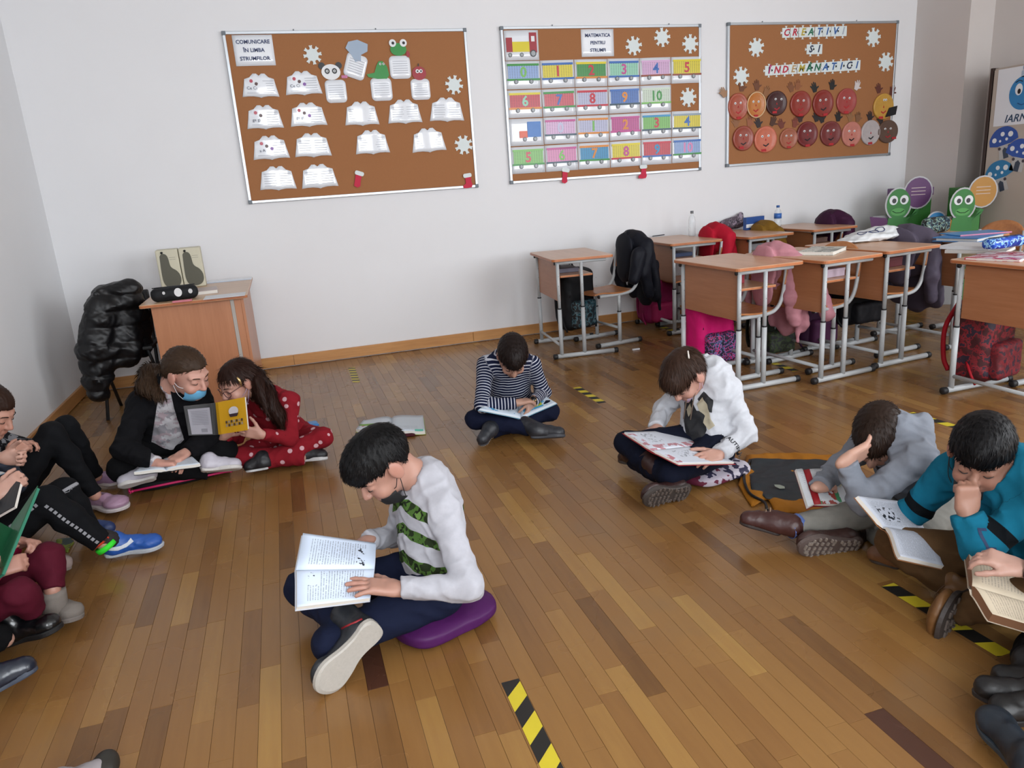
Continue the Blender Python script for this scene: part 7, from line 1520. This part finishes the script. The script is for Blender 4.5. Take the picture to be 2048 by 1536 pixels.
pI, iI = person('child by the left wall in black white-seamed trousers and blue trainers', J2, (0, -35, 0), s=1.0, vs=.0065, skin_c='b38c7c', hair=dict(style='short', color='1c1410', n=500),
    shirt=dict(mat=cloth_mat('slate_jumper', '30343e', .9), g=.01, drop=.06, name='jumper'), pants=dict(mat=TRK, g=.010, ga=.014, cut=.005, outv=dict(R=(.0, -1, .35), L=(0, -1, .3)), name='track_trousers'), fold=.006,
    hands=dict(L=dict(d=(.8, -.2, -.1), n=(-.1, -.8, .2), curl=(.9, .9, .9, .9)), R=dict(d=Q(40, 955, 2.74)-Q(2, 990, 2.72), n=(.2, .9, -.3), curl=(.9, .9, .9, .9), thumb=(.5, .5))),
    shoes=[dict(heel=G(212, 1112, .02), toe=G(328, 1093, .02), up=(0, 0, 1), kind='sneaker', color='1f4f9c', sole='a8adb4', side=-1, lace='1c4088', sw=1.1), dict(heel=G(158, 1076, .02), toe=G(232, 1066, .02), up=(0, 0, 1), kind='sneaker', color='1a2f5c', sole='9a9aa0', side=1, lace='1c3060')], seed=92)
h_, t_ = G(212, 1112, .02), G(328, 1093, .02); f_, u_, l_ = foot_frame(h_, t_, (0, 0, 1)); sl_ = np.linalg.norm(t_-h_)
def SP(x, z, y=-1): return h_+f_*x*sl_+l_*y*.041*1.1*sl_/.22*1.0+u_*z-iI['org']
sw_ = [(.04, .056), (.14, .040), (.28, .032), (.42, .038), (.55, .054), (.50, .066), (.44, .054), (.34, .048), (.22, .050), (.12, .055)]
def onshoe(pts):
    out = []
    for x, z in pts: out.append(h_+f_*x*sl_+u_*z)
    return out
shoe_o = [c for c in pI.children if c.name.startswith('shoe')][0]; up_o = [c for c in shoe_o.children if c.name.startswith('upper')][0]
Vs = np.array([tuple(v.co) for v in up_o.data.vertices])+h_; bt = BVHTree.FromPolygons([Vector(v) for v in Vs], [tuple(p.vertices) for p in up_o.data.polygons])
def onto_shoe(p):
    hit = bt.ray_cast(Vector(p-l_*.15), Vector(l_)); hit2 = bt.ray_cast(Vector(p+l_*.15), Vector(-l_)); q_ = hit if (hit[0] is not None and (np.array(hit[0])[1] < p[1]+.02)) else hit2
    return q_
bm = grid_shape([(x*sl_, z) for x, z in sw_], .008); V = []
for x, z, _ in bm[0]:
    p = h_+f_*x+u_*z; sd = l_ if l_[1] < 0 else -l_; hit = bt.ray_cast(Vector(p+sd*.15), Vector(-sd)); q_ = np.array(hit[0]) if hit[0] is not None else p+sd*.035; V.append(q_+sd*.0015-h_)
mesh('side_mark', V, bm[1], M('mark_white', 'c4c8d0', .5), shoe_o)
a_ = np.array(J2['AR'])+arr(.0, 0, -.01); tube('sock', [a_-iI['org']+arr(-.01, 0, .035), h_+arr(.05, 0, .05)-iI['org']], [.036, .036], M('sock_red_print', '1c1416', .8), pI, 14)
tube('sock_band', [a_-iI['org']+arr(.004, 0, .0), a_-iI['org']+arr(.012, 0, -.016)], [.0385, .0385], M('neon_green', '2fd428', .7), pI, 16); tube('sock_band', [a_-iI['org']+arr(-.012, 0, .03), a_-iI['org']+arr(-.002, 0, .012)], [.038, .038], pattern('sock_orange', ['b83414', '1c1416'], 60, .8, (.5, .5)), pI, 16)
pmi = page_mat('pages_left', 'a8b0bc', '6a707c', .008, margin=(.1, .9, .02, .2))
open_book('open_book', 'white book held by the girl in the striped top at the left edge', Q(5, 905, 3.12), Q(20, 940, 3.02), Q(-40, 900, 3.16), Q(-40, 960, 3.0), Q(30, 925, 3.2), Q(38, 950, 3.1), M('cover_pale_blue', '8c98a8', .5), pmi, th=.008, bulge=.004, face=(0, -1, .5))
open_book('hardcover_book', 'dark-covered book with blue edge held upright at the left edge', Q(-30, 1050, 2.66), Q(10, 960, 2.78), Q(-60, 1060, 2.72), Q(-20, 950, 2.9), Q(34, 1016, 2.66), Q(45, 970, 2.72), M('cover_charcoal', '232325', .4), pmi, th=.012, bulge=.003, cover_th=.003, face=(.3, 1, .3))
J3 = dict(P=(-1.18, 2.50, .11), C=(-1.25, 2.46, .43), H=(-1.18, 2.44, .57), SL=(-1.20, 2.56, .38), SR=(-1.18, 2.33, .38), EL=(-1.06, 2.60, .26), ER=(-1.03, 2.28, .28), WL=Q(40, 1085, 2.62), WR=Q(-10, 1140, 2.42),
          HL=(-1.17, 2.57, .11), HR=(-1.17, 2.43, .11), KL=Q(98, 1112, 2.56), KR=Q(40, 1185, 2.36), AL=Q(105, 1180, 2.50), AR=Q(66, 1222, 2.40))
pJ, iJ = person('child by the left wall in maroon leggings with grey fluffy socks', J3, (0, -30, 0), s=.97, vs=.007, skin_c='a87c6c', hair=dict(style='tied', color='1c1410', n=500),
    shirt=dict(mat=cloth_mat('pink_top', '9c1c44', .9), g=.008, drop=.06, name='top'), pants=dict(mat=cloth_mat('maroon_leggings', '4a0f20', .8), g=.0, ga=.008, cut=.0, name='leggings'), fold=.003,
    hands=dict(L=dict(d=(.7, -.5, .1), n=(0, -.6, -.6), curl=(.8, .8, .8, .8)), R=dict(d=(.8, .3, 0), n=(0, .7, -.5), curl=(.8, .8, .8, .8))),
    shoes=[dict(heel=G(88, 1232, .02), toe=G(163, 1240, .035), up=(-.2, .35, .9), kind='croc', color='716a64', sole='6c6560', side=1, lace=None, sw=1.25, mat=fabric('fluffy_sock', '756e68', .95, bump=.6, bscale=200)),
           dict(heel=G(70, 1140, .03), toe=G(142, 1140, .02), up=(0, .1, 1), kind='croc', color='8c8078', sole='7c7068', side=-1, lace=None, mat=fabric('fluffy_sock2', '8f7f7a', .95, bump=.6, bscale=200))], seed=93)
tube('sock_cuff', arc([np.array(p)-iJ['org'] for p in (Q(104, 1182, 2.50), Q(108, 1205, 2.50), G(108, 1232, .05))], 3), .040, fabric('fluffy_sock', '756e68', .95, bump=.6, bscale=200), pJ, 14)
GRN_C = M('cover_green', '184c30', .35, coat=.4)
open_book('hardcover_book', 'dark green book with teal edges held upright at the left edge', Q(22, 1062, 2.52), Q(-30, 1180, 2.40), Q(80, 978, 2.60), Q(10, 1150, 2.38), Q(-20, 1040, 2.44), Q(-60, 1180, 2.34), GRN_C, pmi, th=.01, bulge=.002, cover_th=.003, face=(.2, 1, .6), edge=M('page_edges_teal', '2c7860', .6))
floor_cloth('paper_cutout', [(100, 1076), (150, 1072), (160, 1084), (140, 1112), (108, 1105)], .001, .006, pattern('lime_print', ['7c8c30', '8c9c40', 'a09838', '4c5c58'], 14, .6), None, amp=.001, seed=2, vs=.006); o_ = D.objects['paper_cutout']; tag(o_, 'lime green printed leaflet on the floor behind the maroon leggings', 'leaflet')
J4 = dict(P=(-1.32, 2.06, .11), C=(-1.36, 2.05, .46), H=(-1.30, 2.05, .60), SL=(-1.32, 2.17, .41), SR=(-1.32, 1.93, .41), EL=(-1.20, 2.22, .28), ER=(-1.18, 1.88, .28), WL=(-1.05, 2.16, .26), WR=(-1.05, 1.94, .26),
          HL=(-1.30, 2.13, .11), HR=(-1.30, 1.99, .11), KL=(-1.10, 2.20, .26), KR=(-1.08, 1.98, .24), AL=(-.97, 2.34, .09), AR=(-1.0, 2.12, .08))
person('child cut off by the left edge, glossy black and navy shoes showing', J4, (0, -30, 0), s=1.0, vs=.011, skin_c='b38c7c', hair=dict(style='short', color='1c1410', n=200),
    shirt=dict(mat=MATS['slate_jumper'], g=.01, name='jumper'), pants=dict(mat=MATS['black_trousers'], g=.006, ga=.012, cut=.0), hands=dict(L=dict(d=(1, 0, 0), n=(0, 0, -1)), R=dict(d=(1, 0, 0), n=(0, 0, -1))),
    shoes=[dict(heel=G(15, 1290, .03), toe=G(128, 1255, .075), up=(-.5, .2, .8), kind='boot', color='08090b', sole='101012', side=1, lace=None, mat=M('gloss_black', '08090c', .3, coat=.4), sw=1.15),
           dict(heel=G(-30, 1400, .03), toe=G(78, 1340, .06), up=(-.45, .2, .8), kind='sneaker', color='141c2c', sole='3a4250', side=-1, lace=None, mat=M('gloss_navy', '131b2a', .35, coat=.3), sw=1.0)], seed=94)
# ------------------------------------------------------------------ books and folders lying on the floor
pml = page_mat('pages_floorbook', 'c4ccd4', '8a909c', .009, art=((.0, 1.0, .105, .16, '6c9c34', 'fill'), (.2, .95, .06, .11, 'a86c80', 'blob'), (1.7, 1.95, .0, .04, '64b09c', 'fill')), margin=(.1, .8, .02, .1))
floor_cloth('flat_pouch', [(765, 868), (830, 864), (832, 874), (768, 880)], .0, .018, fabric('pouch_maroon', '42101c', .6), None, amp=.001, vs=.007); tag(D.objects['flat_pouch'], 'flat maroon pouch under the open book lying on the floor', 'pouch')
open_book('open_book', 'open book with a green-topped page lying alone on the floor', G(783, 868, .022), G(783, 836, .022), G(712, 858, .020), G(727, 840, .02), G(850, 862, .022), G(846, 830, .022), M('cover_lime', '8c9c34', .4), pml, th=.018, bulge=.014)
floor_cloth('blue_folder', [(600, 850), (634, 845), (640, 853), (606, 862)], .0005, .02, M('folder_blue', '2c78b8', .35), None, amp=.0006, vs=.006); tag(D.objects['blue_folder'], 'small blue folder on the floor behind the girl in red', 'folder')
